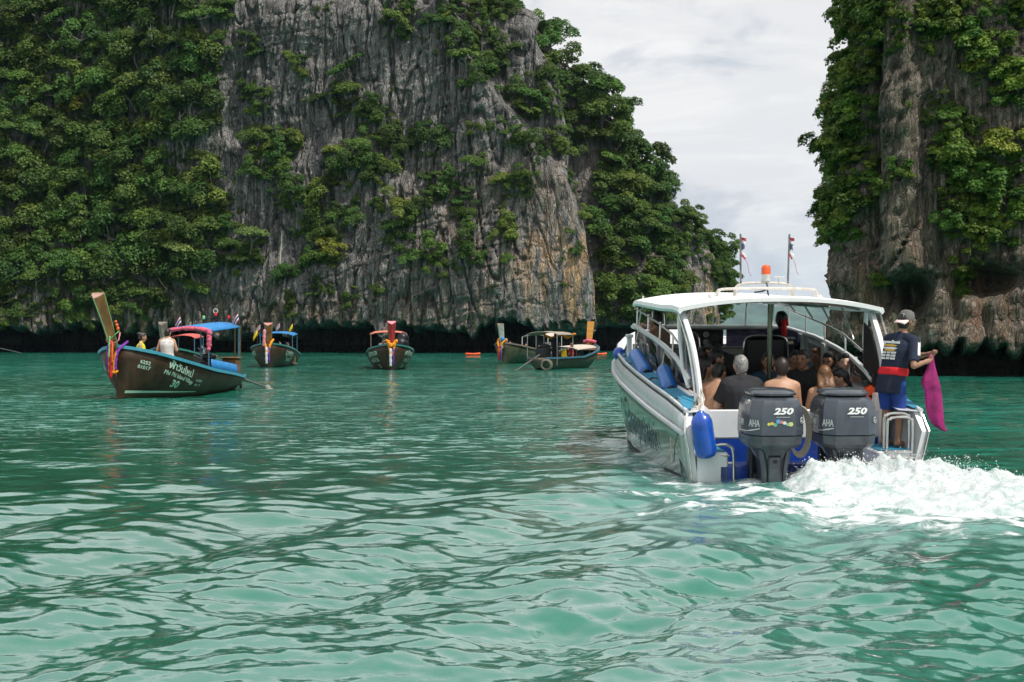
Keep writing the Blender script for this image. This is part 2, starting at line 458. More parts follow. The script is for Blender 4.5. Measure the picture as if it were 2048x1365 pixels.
# ------------------------------------------------------------------ limestone cliffs
def rock_material(name, base, dark, light, ochre, grain):
    m = bpy.data.materials.new(name); m.use_nodes = True
    t = NT(m.node_tree); b = m.node_tree.nodes['Principled BSDF']
    pos = t.new('ShaderNodeNewGeometry').outputs['Position']
    g = grain
    streak = t.noise(t.mapping(pos, (1.2 * g, 1.2 * g, 0.10 * g)), 1.0, 8, 0.62, 0.4)
    streak2 = t.noise(t.mapping(pos, (3.0 * g, 3.0 * g, 0.16 * g), (5, 2, 1)), 1.0, 6, 0.6, 0.2)
    blotch = t.noise(t.mapping(pos, (0.3 * g, 0.3 * g, 0.2 * g)), 1.0, 5, 0.6)
    fine = t.noise(t.mapping(pos, (4 * g, 4 * g, 2.2 * g)), 1.0, 6, 0.7)
    c = t.mix(t.ramp(streak, 0.33, 0.68), dark, base)
    c = t.mix(t.math('MULTIPLY', t.ramp(streak2, 0.50, 0.70), 0.75), c, light)
    c = t.mix(t.math('MULTIPLY', t.ramp(blotch, 0.50, 0.68), 0.55), c, tuple(0.62 * x for x in base))
    c = t.mix(t.math('MULTIPLY', t.ramp(fine, 0.56, 0.72), 0.35), c, light)
    oc = t.math('MULTIPLY', t.attr('ochre'), t.ramp(t.noise(t.mapping(pos, (0.9 * g, 0.9 * g, 0.13 * g), (9, 3, 2)), 1.0, 6, 0.6, 0.5), 0.42, 0.57))
    c = t.mix(oc, c, ochre)
    c = t.mix(t.math('MULTIPLY', oc, t.ramp(streak2, 0.5, 0.66)), c, (0.50, 0.42, 0.33))
    # moss staining
    mo = t.math('MULTIPLY', t.attr('moss'), t.ramp(t.noise(t.mapping(pos, (0.7 * g, 0.7 * g, 0.3 * g), (2, 8, 4)), 1.0, 6, 0.65), 0.46, 0.62))
    c = t.mix(mo, c, (0.055, 0.085, 0.028))
    # black algae at the waterline, plus the undercut's shade painted into the colour
    c = t.mix(t.attr('tide_shade'), c, (0.022, 0.020, 0.018))
    t.put(b.inputs['Base Color'], c); b.inputs['Roughness'].default_value = 0.88; b.inputs['Specular IOR Level'].default_value = 0.25
    crack = t.voronoi(t.mapping(pos, (1.5 * g, 1.5 * g, 0.42 * g)), 1.0, 'DISTANCE_TO_EDGE')
    crack2 = t.voronoi(t.mapping(pos, (4.2 * g, 4.2 * g, 1.4 * g), (3, 3, 3)), 1.0, 'DISTANCE_TO_EDGE')
    h = t.math('ADD', t.math('MULTIPLY', t.ramp(crack, 0, 0.10), 0.5), t.math('MULTIPLY', t.ramp(crack2, 0, 0.12), 0.22))
    h = t.math('ADD', h, t.math('MULTIPLY', streak2, 0.7)); h = t.math('ADD', h, t.math('MULTIPLY', fine, 0.35))
    t.put(b.inputs['Normal'], t.bump(h, 1.0, 0.42 / g))
    return m

class Cliff:
    """A limestone wall: a plan line swept up to a crest, pushed in and out by flutes, ledges, beds and an undercut foot."""
    def __init__(self, name, label, plan, nS, nZ, seed, zlip, cut, lean, grain, material, mask, ledge=None, stal=1.0, rough=1.0, cap_back=14.0, calm_end=(0.86, 1.0), drips=None, cap_dir=None):
        self.name = name
        plan = np.array(plan, float)         # x, y, crest height
        seg = np.hypot(np.diff(plan[:, 0]), np.diff(plan[:, 1])); cs = np.concatenate([[0], np.cumsum(seg)])
        s = np.linspace(0, cs[-1], nS)
        # rounded plan: smooth the polyline a little
        px = np.interp(s, cs, plan[:, 0]); py = np.interp(s, cs, plan[:, 1]); H = np.interp(s, cs, plan[:, 2])
        kw = max(3, int(nS * 0.012)) | 1; ker = np.hanning(kw + 2)[1:-1]; ker /= ker.sum()
        sm = lambda a: np.convolve(np.pad(a, kw // 2, mode='edge'), ker, 'valid')
        px, py, H = sm(px), sm(py), sm(H)
        H = H + (1.6 / grain) * fbm(s * 0.25 * grain, 0 * s, 0 * s + 4, 3, seed + 20)
        tx, ty = np.gradient(px), np.gradient(py); L = np.hypot(tx, ty); nx, ny = ty / L, -tx / L
        t = np.linspace(0, 1, nZ)[:, None]
        z0 = -1.2
        zz = z0 + (H[None, :] - z0) * t
        S = np.repeat(s[None, :], nZ, 0)
        g = grain
        # lip of the undercut with hanging stalactites
        lip1 = zlip * (1.12 + 0.45 * fbm(s * 0.10 * g, 0 * s, 0 * s, 3, seed + 1))
        sp = fbm(s * 0.62 * g, 0 * s + 3, 0 * s, 3, seed + 2, ridged=True); sp2 = perlin(s * 1.7 * g, 0 * s, 0 * s + 5, seed + 3)
        lip = lip1 - stal * zlip * (0.62 * np.maximum(sp - 0.15, 0) + 0.42 * np.maximum(sp2, 0)) * sstep(-0.3, 0.25, fbm(s * 0.07 * g, 0 * s + 7, 0 * s, 2, seed + 4))
        uu = 1024 + px / py * F_PX; dist = py
        rs = np.random.RandomState(seed + 40)
        for (uc, w_, vt) in (drips(rs) if drips else []):
            tip = CAM_H - (vt - HORIZON) / F_PX * dist; q = np.clip(np.abs(uu - uc) / w_, 0, 1)
            lip = np.where(q < 1, np.minimum(lip, tip + (lip1 - tip) * q ** 1.7), lip)
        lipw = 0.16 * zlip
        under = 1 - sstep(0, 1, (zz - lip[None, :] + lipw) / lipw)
        # rock relief in a bent frame: vertical flutes, tilted beds, blocks
        X0 = px[None, :] + 0 * zz; Y0 = py[None, :] + 0 * zz
        bend = 0.9 * fbm(S * 0.06 * g, zz * 0.05 * g, 0 * zz, 3, seed + 5)
        big = fbm(S * 0.055 * g, zz * 0.035 * g, 0 * zz, 3, seed + 6)
        mid = fbm((S + 2 * bend) * 0.22 * g, zz * 0.06 * g, 0 * zz + 1, 4, seed + 7, ridged=True)
        flute = fbm((S + 2.5 * bend) * 1.05 * g, zz * 0.12 * g, 0 * zz + 2, 3, seed + 8, ridged=True)
        bed = fbm(S * 0.10 * g, (zz - 0.28 * S) * 0.55 * g, 0 * zz, 3, seed + 9, ridged=True)
        blk = perlin(np.floor(S * 0.55 * g + bend) * 0.73, np.floor((zz + 0.3 * S) * 0.35 * g) * 0.61, 0 * zz, seed + 10)
        c1 = perlin((S + 2.2 * bend) * 0.42 * g, zz * 0.085 * g, 0 * zz + 6, seed + 14); c2 = perlin((S + 1.2 * bend) * 0.95 * g, zz * 0.20 * g, 0 * zz + 8, seed + 15); c3 = perlin(S * 0.16 * g, (zz - 0.30 * S) * 0.50 * g, 0 * zz + 3, seed + 16)
        crack = 0.70 * np.exp(-(c1 / 0.036) ** 2) + 0.42 * np.exp(-(c2 / 0.05) ** 2) + 0.22 * np.exp(-(c3 / 0.05) ** 2) * sstep(-0.2, 0.3, big)
        fine = fbm(S * 1.9 * g, zz * 0.7 * g, 0 * zz, 3, seed + 11)
        out = (rough / g) * (2.1 * big + 0.62 * mid + 0.48 * flute + 0.28 * bed + 0.42 * blk + 0.36 * fine - crack)
        ends = sstep(calm_end[1], calm_end[0], S / s[-1])
        out = out * (0.3 + 0.7 * ends)
        out = out - lean(S / s[-1], zz, H[None, :])
        if ledge is not None: out = out + ledge(px[None, :] + 0 * zz, zz, Y0)
        out = out - cut * under * (0.85 + 0.35 * fbm(S * 0.16 * g, zz * 0.1, 0 * zz, 2, seed + 12))
        out = out * 1.0
        rel = np.clip((zz - (H[None, :] - 3.2 / g)) / (3.2 / g), 0, 1)
        out = out - (2.4 / g) * rel ** 2
        X = X0 + nx[None, :] * out; Y = Y0 + ny[None, :] * out; Z = zz + (0.25 / g) * fbm(S * 0.8 * g, zz * 0.8 * g, 0 * zz + 9, 2, seed + 13) * (zz > 1)
        # close the crest by running the top row back
        cdx, cdy = (-nx, -ny) if cap_dir is None else (cap_dir[0] + 0 * nx, cap_dir[1] + 0 * ny)
        X = np.vstack([X, X[-1] + cdx * cap_back * 0.35, X[-1] + cdx * cap_back]); Y = np.vstack([Y, Y[-1] + cdy * cap_back * 0.35, Y[-1] + cdy * cap_back])
        Z = np.vstack([Z, Z[-1] + 0.3 / g, Z[-1] - 4.0])
        self.X, self.Y, self.Z, self.nx, self.ny = X, Y, Z, nx, ny
        U = 1024 + X / Y * F_PX; V = HORIZON - (Z - CAM_H) / Y * F_PX
        self.U, self.V = U, V
        och, moss = mask(U, V, Z)
        tide_shade = np.clip(0.9 * np.vstack([under, under[-1:] * 0, under[-1:] * 0]) ** 5 + sstep(zlip * 0.26, zlip * 0.12, Z), 0, 1)  # blackened rock by the water; the recess term also paints in shade
        me = np_mesh(name, np.stack([X, Y, Z], -1).reshape(-1, 3), grid_faces(*X.shape), {'ochre': och, 'moss': moss, 'tide_shade': tide_shade})
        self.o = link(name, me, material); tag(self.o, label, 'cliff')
        # outward surface normals for planting
        du = np.stack([np.gradient(X, axis=1), np.gradient(Y, axis=1), np.gradient(Z, axis=1)], -1)
        dv = np.stack([np.gradient(X, axis=0), np.gradient(Y, axis=0), np.gradient(Z, axis=0)], -1)
        n = np.cross(du, dv); n /= np.linalg.norm(n, axis=-1, keepdims=True) + 1e-9
        self.N = n

rock_a = rock_material('grey_limestone', (0.28, 0.264, 0.254), (0.10, 0.095, 0.094), (0.46, 0.44, 0.42), (0.42, 0.27, 0.15), 1.0)
rock_r = rock_material('brown_limestone', (0.24, 0.20, 0.16), (0.065, 0.052, 0.042), (0.44, 0.39, 0.32), (0.26, 0.13, 0.075), 2.2)

def mask_a(U, V, Z):
    och = sstep(960, 1120, U) * sstep(1240, 1190, U) * sstep(380, 520, V) * sstep(700, 600, V)
    och = np.maximum(och, 0.85 * sstep(560, 640, V) * (V < 720) * (0.35 + 0.65 * sstep(0.0, 0.4, perlin(U * 0.008, V * 0.002, 0 * U, 77))))
    och = np.maximum(och, 0.22 * sstep(700, 900, U) * sstep(250, 400, V))
    moss = np.maximum(sstep(520, 250, U), 0.4 * sstep(560, 640, V)) * 0.9 * sstep(655, 630, V)
    return och, moss
def mask_c(U, V, Z):
    return 0.55 * sstep(480, 600, V) * sstep(1380, 1420, U) + 0.12, 0.5 * sstep(1400, 1330, U)
def mask_r(U, V, Z):
    return 0.6 * sstep(330, 560, V) * sstep(-0.1, 0.4, perlin(U * 0.02, V * 0.004, 0 * U, 78)), (0.22 + 0.25 * sstep(400, 640, V)) * sstep(685, 650, V)

def XY(u, y): return (u - 1024) / F_PX * y, y
def ZV(v, y): return CAM_H - (v - HORIZON) / F_PX * y

# main wall: from far left to the sharp corner, then back
pA = []
for u, y, v in [(-520, 128, -95), (-250, 138, -90), (0, 143, -85), (200, 144, -65), (420, 144, -50), (640, 141, -45), (820, 139, -50), (930, 138, -45),
                (1010, 138, -25), (1060, 137.5, 10), (1085, 137.5, 90), (1104, 137.3, 230), (1130, 137, 300), (1160, 137, 400), (1186, 137, 490)]:
    x, yy = XY(u, y); pA.append((x, yy, ZV(v, y)))
pA += [(8.0, 141, 9.5), (6.6, 150, 9.5), (4.4, 162, 10)]
def lean_a(s, z, H):
    left = sstep(0.45, 0.15, s)
    return (0.05 + 0.28 * left) * np.maximum(z - 3, 0) + 0.9 * sstep(6, 14, z)
def ledge_a(x, z, y):
    """the bushy ledge that climbs to the upper left across the right half of the face"""
    u = 1024 + x / y * F_PX
    zl = ZV(np.interp(u, [820, 880, 960, 1060, 1150, 1200], [-80, 10, 140, 290, 390, 450]), 138)
    on = sstep(840, 900, u) * sstep(1150, 1080, u)
    st = -3.2 * on * sstep(zl - 0.3, zl + 1.6, z)
    # a second broken ledge lower on the left part of the face
    z2 = ZV(np.interp(u, [380, 520, 700, 860, 960], [250, 330, 300, 420, 520]), 141)
    on2 = sstep(380, 460, u) * sstep(980, 880, u)
    return st - 1.6 * on2 * sstep(z2 - 0.4, z2 + 2.4, z)
def drips_a(rs):
    u = -80; out = []
    while u < 1230:
        u += rs.uniform(5, 30); big = rs.rand() < 0.25
        out.append((u, rs.uniform(12, 24) if big else rs.uniform(4, 11), rs.uniform(648, 680) if big else rs.uniform(636, 664)))
    return out
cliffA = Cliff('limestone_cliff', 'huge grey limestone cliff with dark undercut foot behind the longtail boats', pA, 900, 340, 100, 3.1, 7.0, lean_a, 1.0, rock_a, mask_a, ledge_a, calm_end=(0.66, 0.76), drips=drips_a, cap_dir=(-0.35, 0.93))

# wooded shoulder and headland behind it
pB = []
for u, y, v in [(985, 176, -20), (1050, 172, 50), (1110, 168, 130), (1175, 166, 165), (1230, 166, 228), (1270, 167, 292), (1300, 168, 352), (1335, 168, 402), (1370, 169, 445), (1402, 171, 476), (1414, 174, 515)]:
    x, yy = XY(u, y); pB.append((x, yy, ZV(v, y)))
pB += [(22.9, 181, 13.0), (22.4, 192, 14), (19, 215, 16)]
def lean_b(s, z, H):
    w_ = sstep(0.47, 0.30, s)
    return -8.0 * w_ * sstep(26, 0, z) - 1.5 * (1 - w_) * sstep(4, 9, z) * sstep(16, 9, z)
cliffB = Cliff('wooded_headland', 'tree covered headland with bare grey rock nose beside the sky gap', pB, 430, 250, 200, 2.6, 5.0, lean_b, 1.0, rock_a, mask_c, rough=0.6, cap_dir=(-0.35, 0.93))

# the near wall on the right with its dripstone curtains
pR = [(26.5, 104, 21), (21.3, 86, 20), (17.3, 73, 19), (15.0, 65.5, 19), (14.6, 62.2, 19.5), (15.2, 61.0, 20.5), (16.0, 60.4, 23), (17.2, 60.0, 25), (18.6, 59.6, 26), (20.4, 59.2, 26), (23, 58.2, 26), (28, 55, 26), (34, 50, 26), (42, 38, 26)]
def lean_r(s, z, H):
    return -0.35 * sstep(8, 2.5, z) + 0.065 * z + 0.55 * sstep(4.6, 3.4, z) * sstep(1.3, 2.6, z)
def ledge_r(x, z, y):
    u = 1024 + x / y * F_PX; v = HORIZON - (z - CAM_H) / y * F_PX
    # two caves above the dripstone masses and the recesses between them
    c = -2.6 * np.exp(-(((u - 1822) / 36) ** 2 + ((v - 588) / 40) ** 2) ** 2)
    c = c - 2.2 * np.exp(-(((u - 1975) / 55) ** 2 + ((v - 560) / 30) ** 2) ** 2)
    c = c - 1.3 * np.exp(-(((u - 1765) / 16) ** 2 + ((v - 600) / 45) ** 2) ** 2)
    # bulging dripstones
    for uc, w_, v0 in ((1712, 26, 590), (1770, 22, 640), (1880, 26, 620), (1938, 24, 620), (1998, 24, 625), (2040, 20, 610)):
        c = c + 0.75 * np.exp(-((u - uc) / w_) ** 4) * sstep(v0 - 70, v0 - 10, v) * sstep(v0 + 130, v0 + 30, v)
    # the long pillar
    c = c + 0.9 * np.exp(-((u - 1800 - 0.03 * (v - 300)) / 38) ** 4) * (v < 560) 
    c = c - 0.9 * np.exp(-((u - 1742) / 14) ** 2) * (v < 500)
    return c
def drips_r(rs):
    out = [(1712, 40, 690), (1668, 26, 610), (1775, 30, 700), (1815, 22, 660), (1862, 20, 650), (1893, 34, 705), (1945, 38, 700), (1990, 30, 695), (2030, 34, 712), (2075, 30, 700)]
    for k in range(40): out.append((rs.uniform(1660, 2110), rs.uniform(4, 10), rs.uniform(660, 712)))
    return out
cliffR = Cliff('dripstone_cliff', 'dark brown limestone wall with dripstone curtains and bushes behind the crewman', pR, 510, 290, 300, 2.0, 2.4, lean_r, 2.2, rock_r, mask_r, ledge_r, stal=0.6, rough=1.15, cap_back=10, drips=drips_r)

# far island seen between the headlands
def far_island():
    n = 160; x = np.linspace(-600, 3400, n)
    h = 150 + 150 * fbm(x * 0.0011, 0 * x, 0 * x, 4, 400) + 50 * np.sin(x * 0.002 + 1.5)
    h = np.maximum(h, 30) * sstep(-600, 200, x) * sstep(3400, 2600, x)
    rows = []
    for k, f in enumerate((0, 0.12, 0.3, 0.5, 0.72, 0.9, 1.0, 0.6)):
        yy = 5000 + 70 * k + 60 * fbm(x * 0.003, 0 * x + k * 0.5, 0 * x, 3, 410)
        zz = h * f * (1 + 0.10 * fbm(x * 0.01, 0 * x + k, 0 * x, 3, 420)) - 1
        rows.append(np.stack([x, yy, zz], -1))
    me = np_mesh('island_hill', np.array(rows).reshape(-1, 3), grid_faces(8, n))
    m = mat('far_forest', (0.045, 0.085, 0.055), 0.9, var=0.5, vscale=0.012)
    o = link('island_hill', me, m); tag(o, 'far wooded island hill across the open sea', kind='structure')
far_island()
# ------------------------------------------------------------------ trees and bushes on the rock
def leaf_material(name, dark, mid, bright, hue=0.0):
    m = bpy.data.materials.new(name); m.use_nodes = True
    t = NT(m.node_tree); b = m.node_tree.nodes['Principled BSDF']; out = m.node_tree.nodes['Material Output']
    oi = t.new('ShaderNodeObjectInfo').outputs['Random']
    ti = t.attr('tint')
    c = t.mix(t.ramp(ti, 0.0, 0.62), dark, mid)
    c = t.mix(t.ramp(t.math('ADD', t.math('MULTIPLY', ti, 0.62), t.math('MULTIPLY', oi, 0.62)), 0.62, 1.12), c, bright)
    h = t.new('ShaderNodeHueSaturation')
    t.put(h.inputs['Hue'], t.math('ADD', 0.475, t.math('MULTIPLY', t.math('FRACT', t.math('MULTIPLY', oi, 7.31)), 0.05)))
    t.put(h.inputs['Value'], t.math('ADD', 0.72, t.math('MULTIPLY', t.math('FRACT', t.math('MULTIPLY', oi, 3.77)), 0.5)))
    t.put(h.inputs['Color'], c); c = h.outputs[0]
    t.put(b.inputs['Base Color'], c); b.inputs['Roughness'].default_value = 0.55; b.inputs['Specular IOR Level'].default_value = 0.3
    tr = t.new('ShaderNodeBsdfTranslucent'); t.put(tr.inputs[0], t.mix(0.35, c, bright))
    mx = t.new('ShaderNodeMixShader'); mx.inputs[0].default_value = 0.28
    t.l.new(b.outputs[0], mx.inputs[1]); t.l.new(tr.outputs[0], mx.inputs[2]); t.l.new(mx.outputs[0], out.inputs[0])
    return m
leaf_far = leaf_material('cliff_foliage', (0.030, 0.066, 0.016), (0.074, 0.145, 0.028), (0.165, 0.235, 0.042))
leaf_back = leaf_material('headland_foliage', (0.020, 0.054, 0.011), (0.066, 0.140, 0.022), (0.145, 0.215, 0.030))
leaf_near = leaf_material('near_foliage', (0.028, 0.068, 0.012), (0.085, 0.165, 0.022), (0.21, 0.29, 0.036))
bark = mat('bark', (0.20, 0.17, 0.14), 0.9, var=0.4, vscale=12)

def leaf_cloud(rs, centres, radii, n, size, flat=0.75, droop=0.0, long=1.6, rosette=0):
    """leaf blades scattered over the lobes of a crown; returns verts, faces, tint"""
    k = rs.choice(len(centres), n, p=(radii ** 2) / (radii ** 2).sum())
    d = rs.normal(size=(n, 3)); d /= np.linalg.norm(d, axis=1)[:, None]
    d[:, 2] = np.where(d[:, 2] < -0.35, -d[:, 2], d[:, 2])
    rad = radii[k] * (0.72 + 0.34 * rs.rand(n) ** 0.7)
    # knobbly lobes
    kn = perlin(d[:, 0] * 2.3 + k * 3.7, d[:, 1] * 2.3, d[:, 2] * 2.3, 500)
    rad = rad * (1 + 0.35 * kn)
    p = centres[k] + d * rad[:, None] * np.array([1, 1, flat])
    nrm = d * 0.7 + np.array([0, 0, 0.75]) + rs.normal(size=(n, 3)) * 0.45
    nrm /= np.linalg.norm(nrm, axis=1)[:, None]
    a = rs.normal(size=(n, 3)) + d * 0.8; a -= nrm * (a * nrm).sum(1)[:, None]; a /= np.linalg.norm(a, axis=1)[:, None]
    bb = np.cross(nrm, a)
    s = size * (0.6 + 0.8 * rs.rand(n))[:, None]
    v0 = p - a * s * 0.5 * long; v1 = p + bb * s * 0.5 - nrm * s * 0.08; v2 = p + a * s * 0.5 * long - nrm * s * (0.12 + droop); v3 = p - bb * s * 0.5 - nrm * s * 0.08
    V = np.stack([v0, v1, v2, v3], 1).reshape(-1, 3)
    Fc = np.arange(n * 4).reshape(-1, 4)
    lobe_t = rs.rand(len(centres))
    tint = np.clip(0.18 + 0.42 * lobe_t[k] + 0.35 * rs.rand(n) + 0.15 * kn, 0, 1)
    return V, Fc, np.repeat(tint, 4)

def make_crown(name, seed, kind, n, size, material):
    rs = np.random.RandomState(seed)
    nl = rs.randint(7, 12)
    if kind == 'round':
        c = rs.normal(size=(nl, 3)) * np.array([0.48, 0.48, 0.30]); c[:, 2] += 0.75; r = rs.uniform(0.28, 0.50, nl); flat = 0.75
    elif kind == 'umbrella':
        an = rs.rand(nl) * 6.283; ra = np.sqrt(rs.rand(nl)) * 0.85
        c = np.stack([np.cos(an) * ra, np.sin(an) * ra, 0.85 - 0.28 * ra ** 2 + rs.normal(size=nl) * 0.08], -1); r = rs.uniform(0.24, 0.40, nl); flat = 0.5
    elif kind == 'tall':
        c = rs.normal(size=(nl, 3)) * np.array([0.30, 0.30, 0.1]); c[:, 2] = np.linspace(0.25, 1.6, nl); r = rs.uniform(0.25, 0.42, nl) * np.linspace(1.15, 0.75, nl); flat = 0.85
    else:                                     # hanging, sprawling bush
        c = rs.normal(size=(nl, 3)) * np.array([0.5, 0.42, 0.40]); c[:, 2] -= 0.0; r = rs.uniform(0.22, 0.42, nl); flat = 0.9
    V, Fc, T = leaf_cloud(rs, c, r, n, size, flat)
    me = np_mesh(name, V, Fc, {'tint': T}); me.materials.append(material)
    # trunk with limbs to the lobes
    mb = MB(); base = Vector((0, 0, -0.25 if kind != 'hang' else -0.1)); fork = Vector((rs.normal() * .06, rs.normal() * .06, 0.38 if kind != 'hang' else 0.0))
    mb.tube([base, (base + fork) / 2 + Vector((rs.normal() * .03, rs.normal() * .03, 0)), fork], [0.060, 0.05, 0.042], 6)
    for j in range(min(nl, 6)):
        q = Vector(c[j]); mb.tube([fork, (fork + q) / 2 + Vector((rs.normal() * .06, rs.normal() * .06, 0.02)), q], [0.034, 0.022, 0.008], 5)
    tme = mb
    return me, mb

class Kind:
    def __init__(self, seed, kind, n, size, material):
        self.crown, mb = make_crown('crown', seed, kind, n, size, material)
        o = mb.build('trunk', bark); self.trunk = o.data; bpy.data.objects.remove(o)
        self.first = None
K_far = [Kind(1000 + i, k, 3200, 0.066, leaf_far) for i, k in enumerate(['round', 'umbrella', 'round', 'tall', 'hang', 'umbrella', 'hang', 'round'])]
K_back = [Kind(1100 + i, k, 3200, 0.066, leaf_back) for i, k in enumerate(['round', 'umbrella', 'round', 'tall', 'hang', 'round'])]
K_near = [Kind(1200 + i, k, 2200, 0.105, leaf_near) for i, k in enumerate(['round', 'hang', 'hang', 'umbrella', 'round', 'hang'])]

RS = np.random.RandomState(5)
def plant(K, i, pos, r, up, yaw, name, label, cat, group):
    """one tree: an Empty at its foot with a trunk and a crown"""
    z = Vector(up).normalized(); x = Vector((math.cos(yaw), math.sin(yaw), 0)); x = (x - z * x.dot(z)).normalized(); y = z.cross(x)
    M = Matrix(((x.x, y.x, z.x, 0), (x.y, y.y, z.y, 0), (x.z, y.z, z.z, 0), (0, 0, 0, 1)))
    root = empty(name, Matrix.Translation(Vector(pos)) @ M @ Matrix.Diagonal((r, r, r * RS.uniform(0.85, 1.15), 1)))
    tag(root, label, cat, group)
    t = bpy.data.objects.new('trunk', K[i].trunk); COL.objects.link(t); t.parent = root
    c = bpy.data.objects.new('crown', K[i].crown); COL.objects.link(c); c.parent = root
    if K[i].first is None: K[i].first = c
    return root

def scatter(K, pts, name, label):
    """the plant cover that nobody could count: crowns instanced on points by geometry nodes"""
    pts = np.array(pts)                                     # x y z scale rx ry rz idx
    me = bpy.data.meshes.new(name); me.vertices.add(len(pts)); me.vertices.foreach_set('co', pts[:, :3].astype(np.float32).ravel())
    a = me.attributes.new('scl', 'FLOAT', 'POINT'); a.data.foreach_set('value', pts[:, 3].astype(np.float32))
    a = me.attributes.new('rot', 'FLOAT_VECTOR', 'POINT'); a.data.foreach_set('vector', pts[:, 4:7].astype(np.float32).ravel())
    a = me.attributes.new('idx', 'INT', 'POINT'); a.data.foreach_set('value', pts[:, 7].astype(np.int32))
    o = bpy.data.objects.new(name, me); COL.objects.link(o)
    ng = bpy.data.node_groups.new(name, 'GeometryNodeTree')
    ng.interface.new_socket('Geometry', in_out='INPUT', socket_type='NodeSocketGeometry'); ng.interface.new_socket('Geometry', in_out='OUTPUT', socket_type='NodeSocketGeometry')
    n = ng.nodes; l = ng.links
    gi = n.new('NodeGroupInput'); go = n.new('NodeGroupOutput'); ip = n.new('GeometryNodeInstanceOnPoints'); jn = n.new('GeometryNodeJoinGeometry')
    for k in K:
        oi = n.new('GeometryNodeObjectInfo'); oi.inputs['Object'].default_value = k.first; oi.inputs['As Instance'].default_value = True; oi.transform_space = 'ORIGINAL'
        l.new(oi.outputs['Geometry'], jn.inputs[0])
    def na(nm, ty):
        q = n.new('GeometryNodeInputNamedAttribute'); q.data_type = ty; q.inputs[0].default_value = nm; return q.outputs[0]
    l.new(gi.outputs[0], ip.inputs['Points']); l.new(jn.outputs[0], ip.inputs['Instance']); ip.inputs['Pick Instance'].default_value = True
    l.new(na('idx', 'INT'), ip.inputs['Instance Index']); l.new(na('rot', 'FLOAT_VECTOR'), ip.inputs['Rotation']); l.new(na('scl', 'FLOAT'), ip.inputs['Scale'])
    l.new(ip.outputs[0], go.inputs[0])
    md = o.modifiers.new('plants', 'NODES'); md.node_group = ng
    tag(o, label, kind='stuff')
    return o

def blobs(U, V, lst):
    d = np.zeros_like(U)
    for (u, v, ru, rv, a) in lst: d = np.maximum(d, a * sstep(0.95, 0.35, np.hypot((U - u) / ru, (V - v) / rv)))
    return d

A_BLOBS = [(550, 300, 75, 60, 1), (540, 345, 60, 50, 1), (620, 400, 80, 60, .9), (690, 340, 60, 60, 1), (640, 465, 60, 50, 1), (636, 520, 45, 40, .9), (687, 205, 48, 42, 1), (795, 67, 40, 45, .9), (800, 20, 45, 25, .7),
           (750, 245, 55, 35, 1), (745, 330, 60, 70, 1), (795, 300, 38, 45, 1), (856, 302, 32, 35, 1), (877, 385, 42, 40, 1), (805, 436, 70, 42, 1), (795, 480, 45, 30, .8), (846, 535, 28, 26, 1), (887, 520, 30, 50, .9),
           (940, 500, 38, 36, 1), (933, 420, 28, 60, .8), (900, 20, 40, 40, 1), (925, 85, 34, 50, 1), (950, 135, 40, 30, 1), (985, 150, 34, 28, 1), (1025, 190, 34, 26, 1), (1060, 228, 40, 34, 1), (1072, 308, 38, 34, 1),
           (1050, 378, 30, 30, .9), (1040, 270, 28, 40, .7), (990, 25, 60, 36, 1), (960, 60, 50, 30, .8), (1005, 100, 28, 20, .7), (1112, 205, 24, 50, .8), (1105, 100, 30, 40, 1), (1110, 40, 26, 30, 1), (1010, 480, 26, 24, .8),
           (870, 65, 34, 40, .9), (985, 250, 20, 20, .5), (958, 345, 22, 22, .6), (1010, 370, 26, 40, .5), (700, 160, 30, 20, .6), (720, 130, 26, 16, .5), (500, 100, 36, 50, .6), (600, 130, 30, 30, .5), (510, 200, 40, 40, .5),
           (640, 590, 40, 20, .5), (700, 590, 20, 30, .4), (580, 620, 22, 30, .6), (990, 575, 16, 20, .4), (1060, 520, 14, 14, .3), (850, 250, 20, 24, .5), (560, 560, 40, 30, .6), (480, 520, 60, 50, .8), (700, 440, 30, 40, .5), (655, 25, 30, 14, .6), (760, 590, 14, 14, .4), (1122, 285, 28, 40, .9), (1150, 360, 22, 36, .8), (1172, 440, 16, 28, .6), (1095, 160, 30, 40, .9)]
def dens_a(U, V):
    edge = np.interp(V, [0, 100, 200, 300, 380, 460, 560, 620], [470, 425, 415, 385, 440, 470, 420, 330])
    d = sstep(edge + 30, edge - 25, U) * sstep(640, 570, V)
    d = np.maximum(d, 0.45 * sstep(edge + 20, edge - 40, U) * sstep(665, 600, V))
    d = np.maximum(d, blobs(U, V, [(a, b, c * 0.9, e * 0.9, f) for (a, b, c, e, f) in A_BLOBS]))
    return np.maximum(d, 0.004 * (V < 630))
def dens_b(U, V):
    d = sstep(1190, 1205, U) * 1.0 + 1.0 * (V < 300)
    d = np.clip(d, 0, 1) * sstep(655, 625, V)
    rock = blobs(U, V, [(1205, 300, 26, 55, 1), (1240, 330, 24, 55, 1), (1225, 390, 26, 30, .9), (1395, 540, 42, 110, 1), (1415, 600, 40, 80, 1), (1300, 285, 8, 22, .9), (1350, 620, 40, 40, .7), (1270, 650, 70, 24, .8)])
    d = d * (1 - 0.93 * rock)
    return np.maximum(d, blobs(U, V, [(1425, 480, 18, 24, .9), (1405, 455, 26, 18, 1), (1385, 500, 12, 16, .5)]))
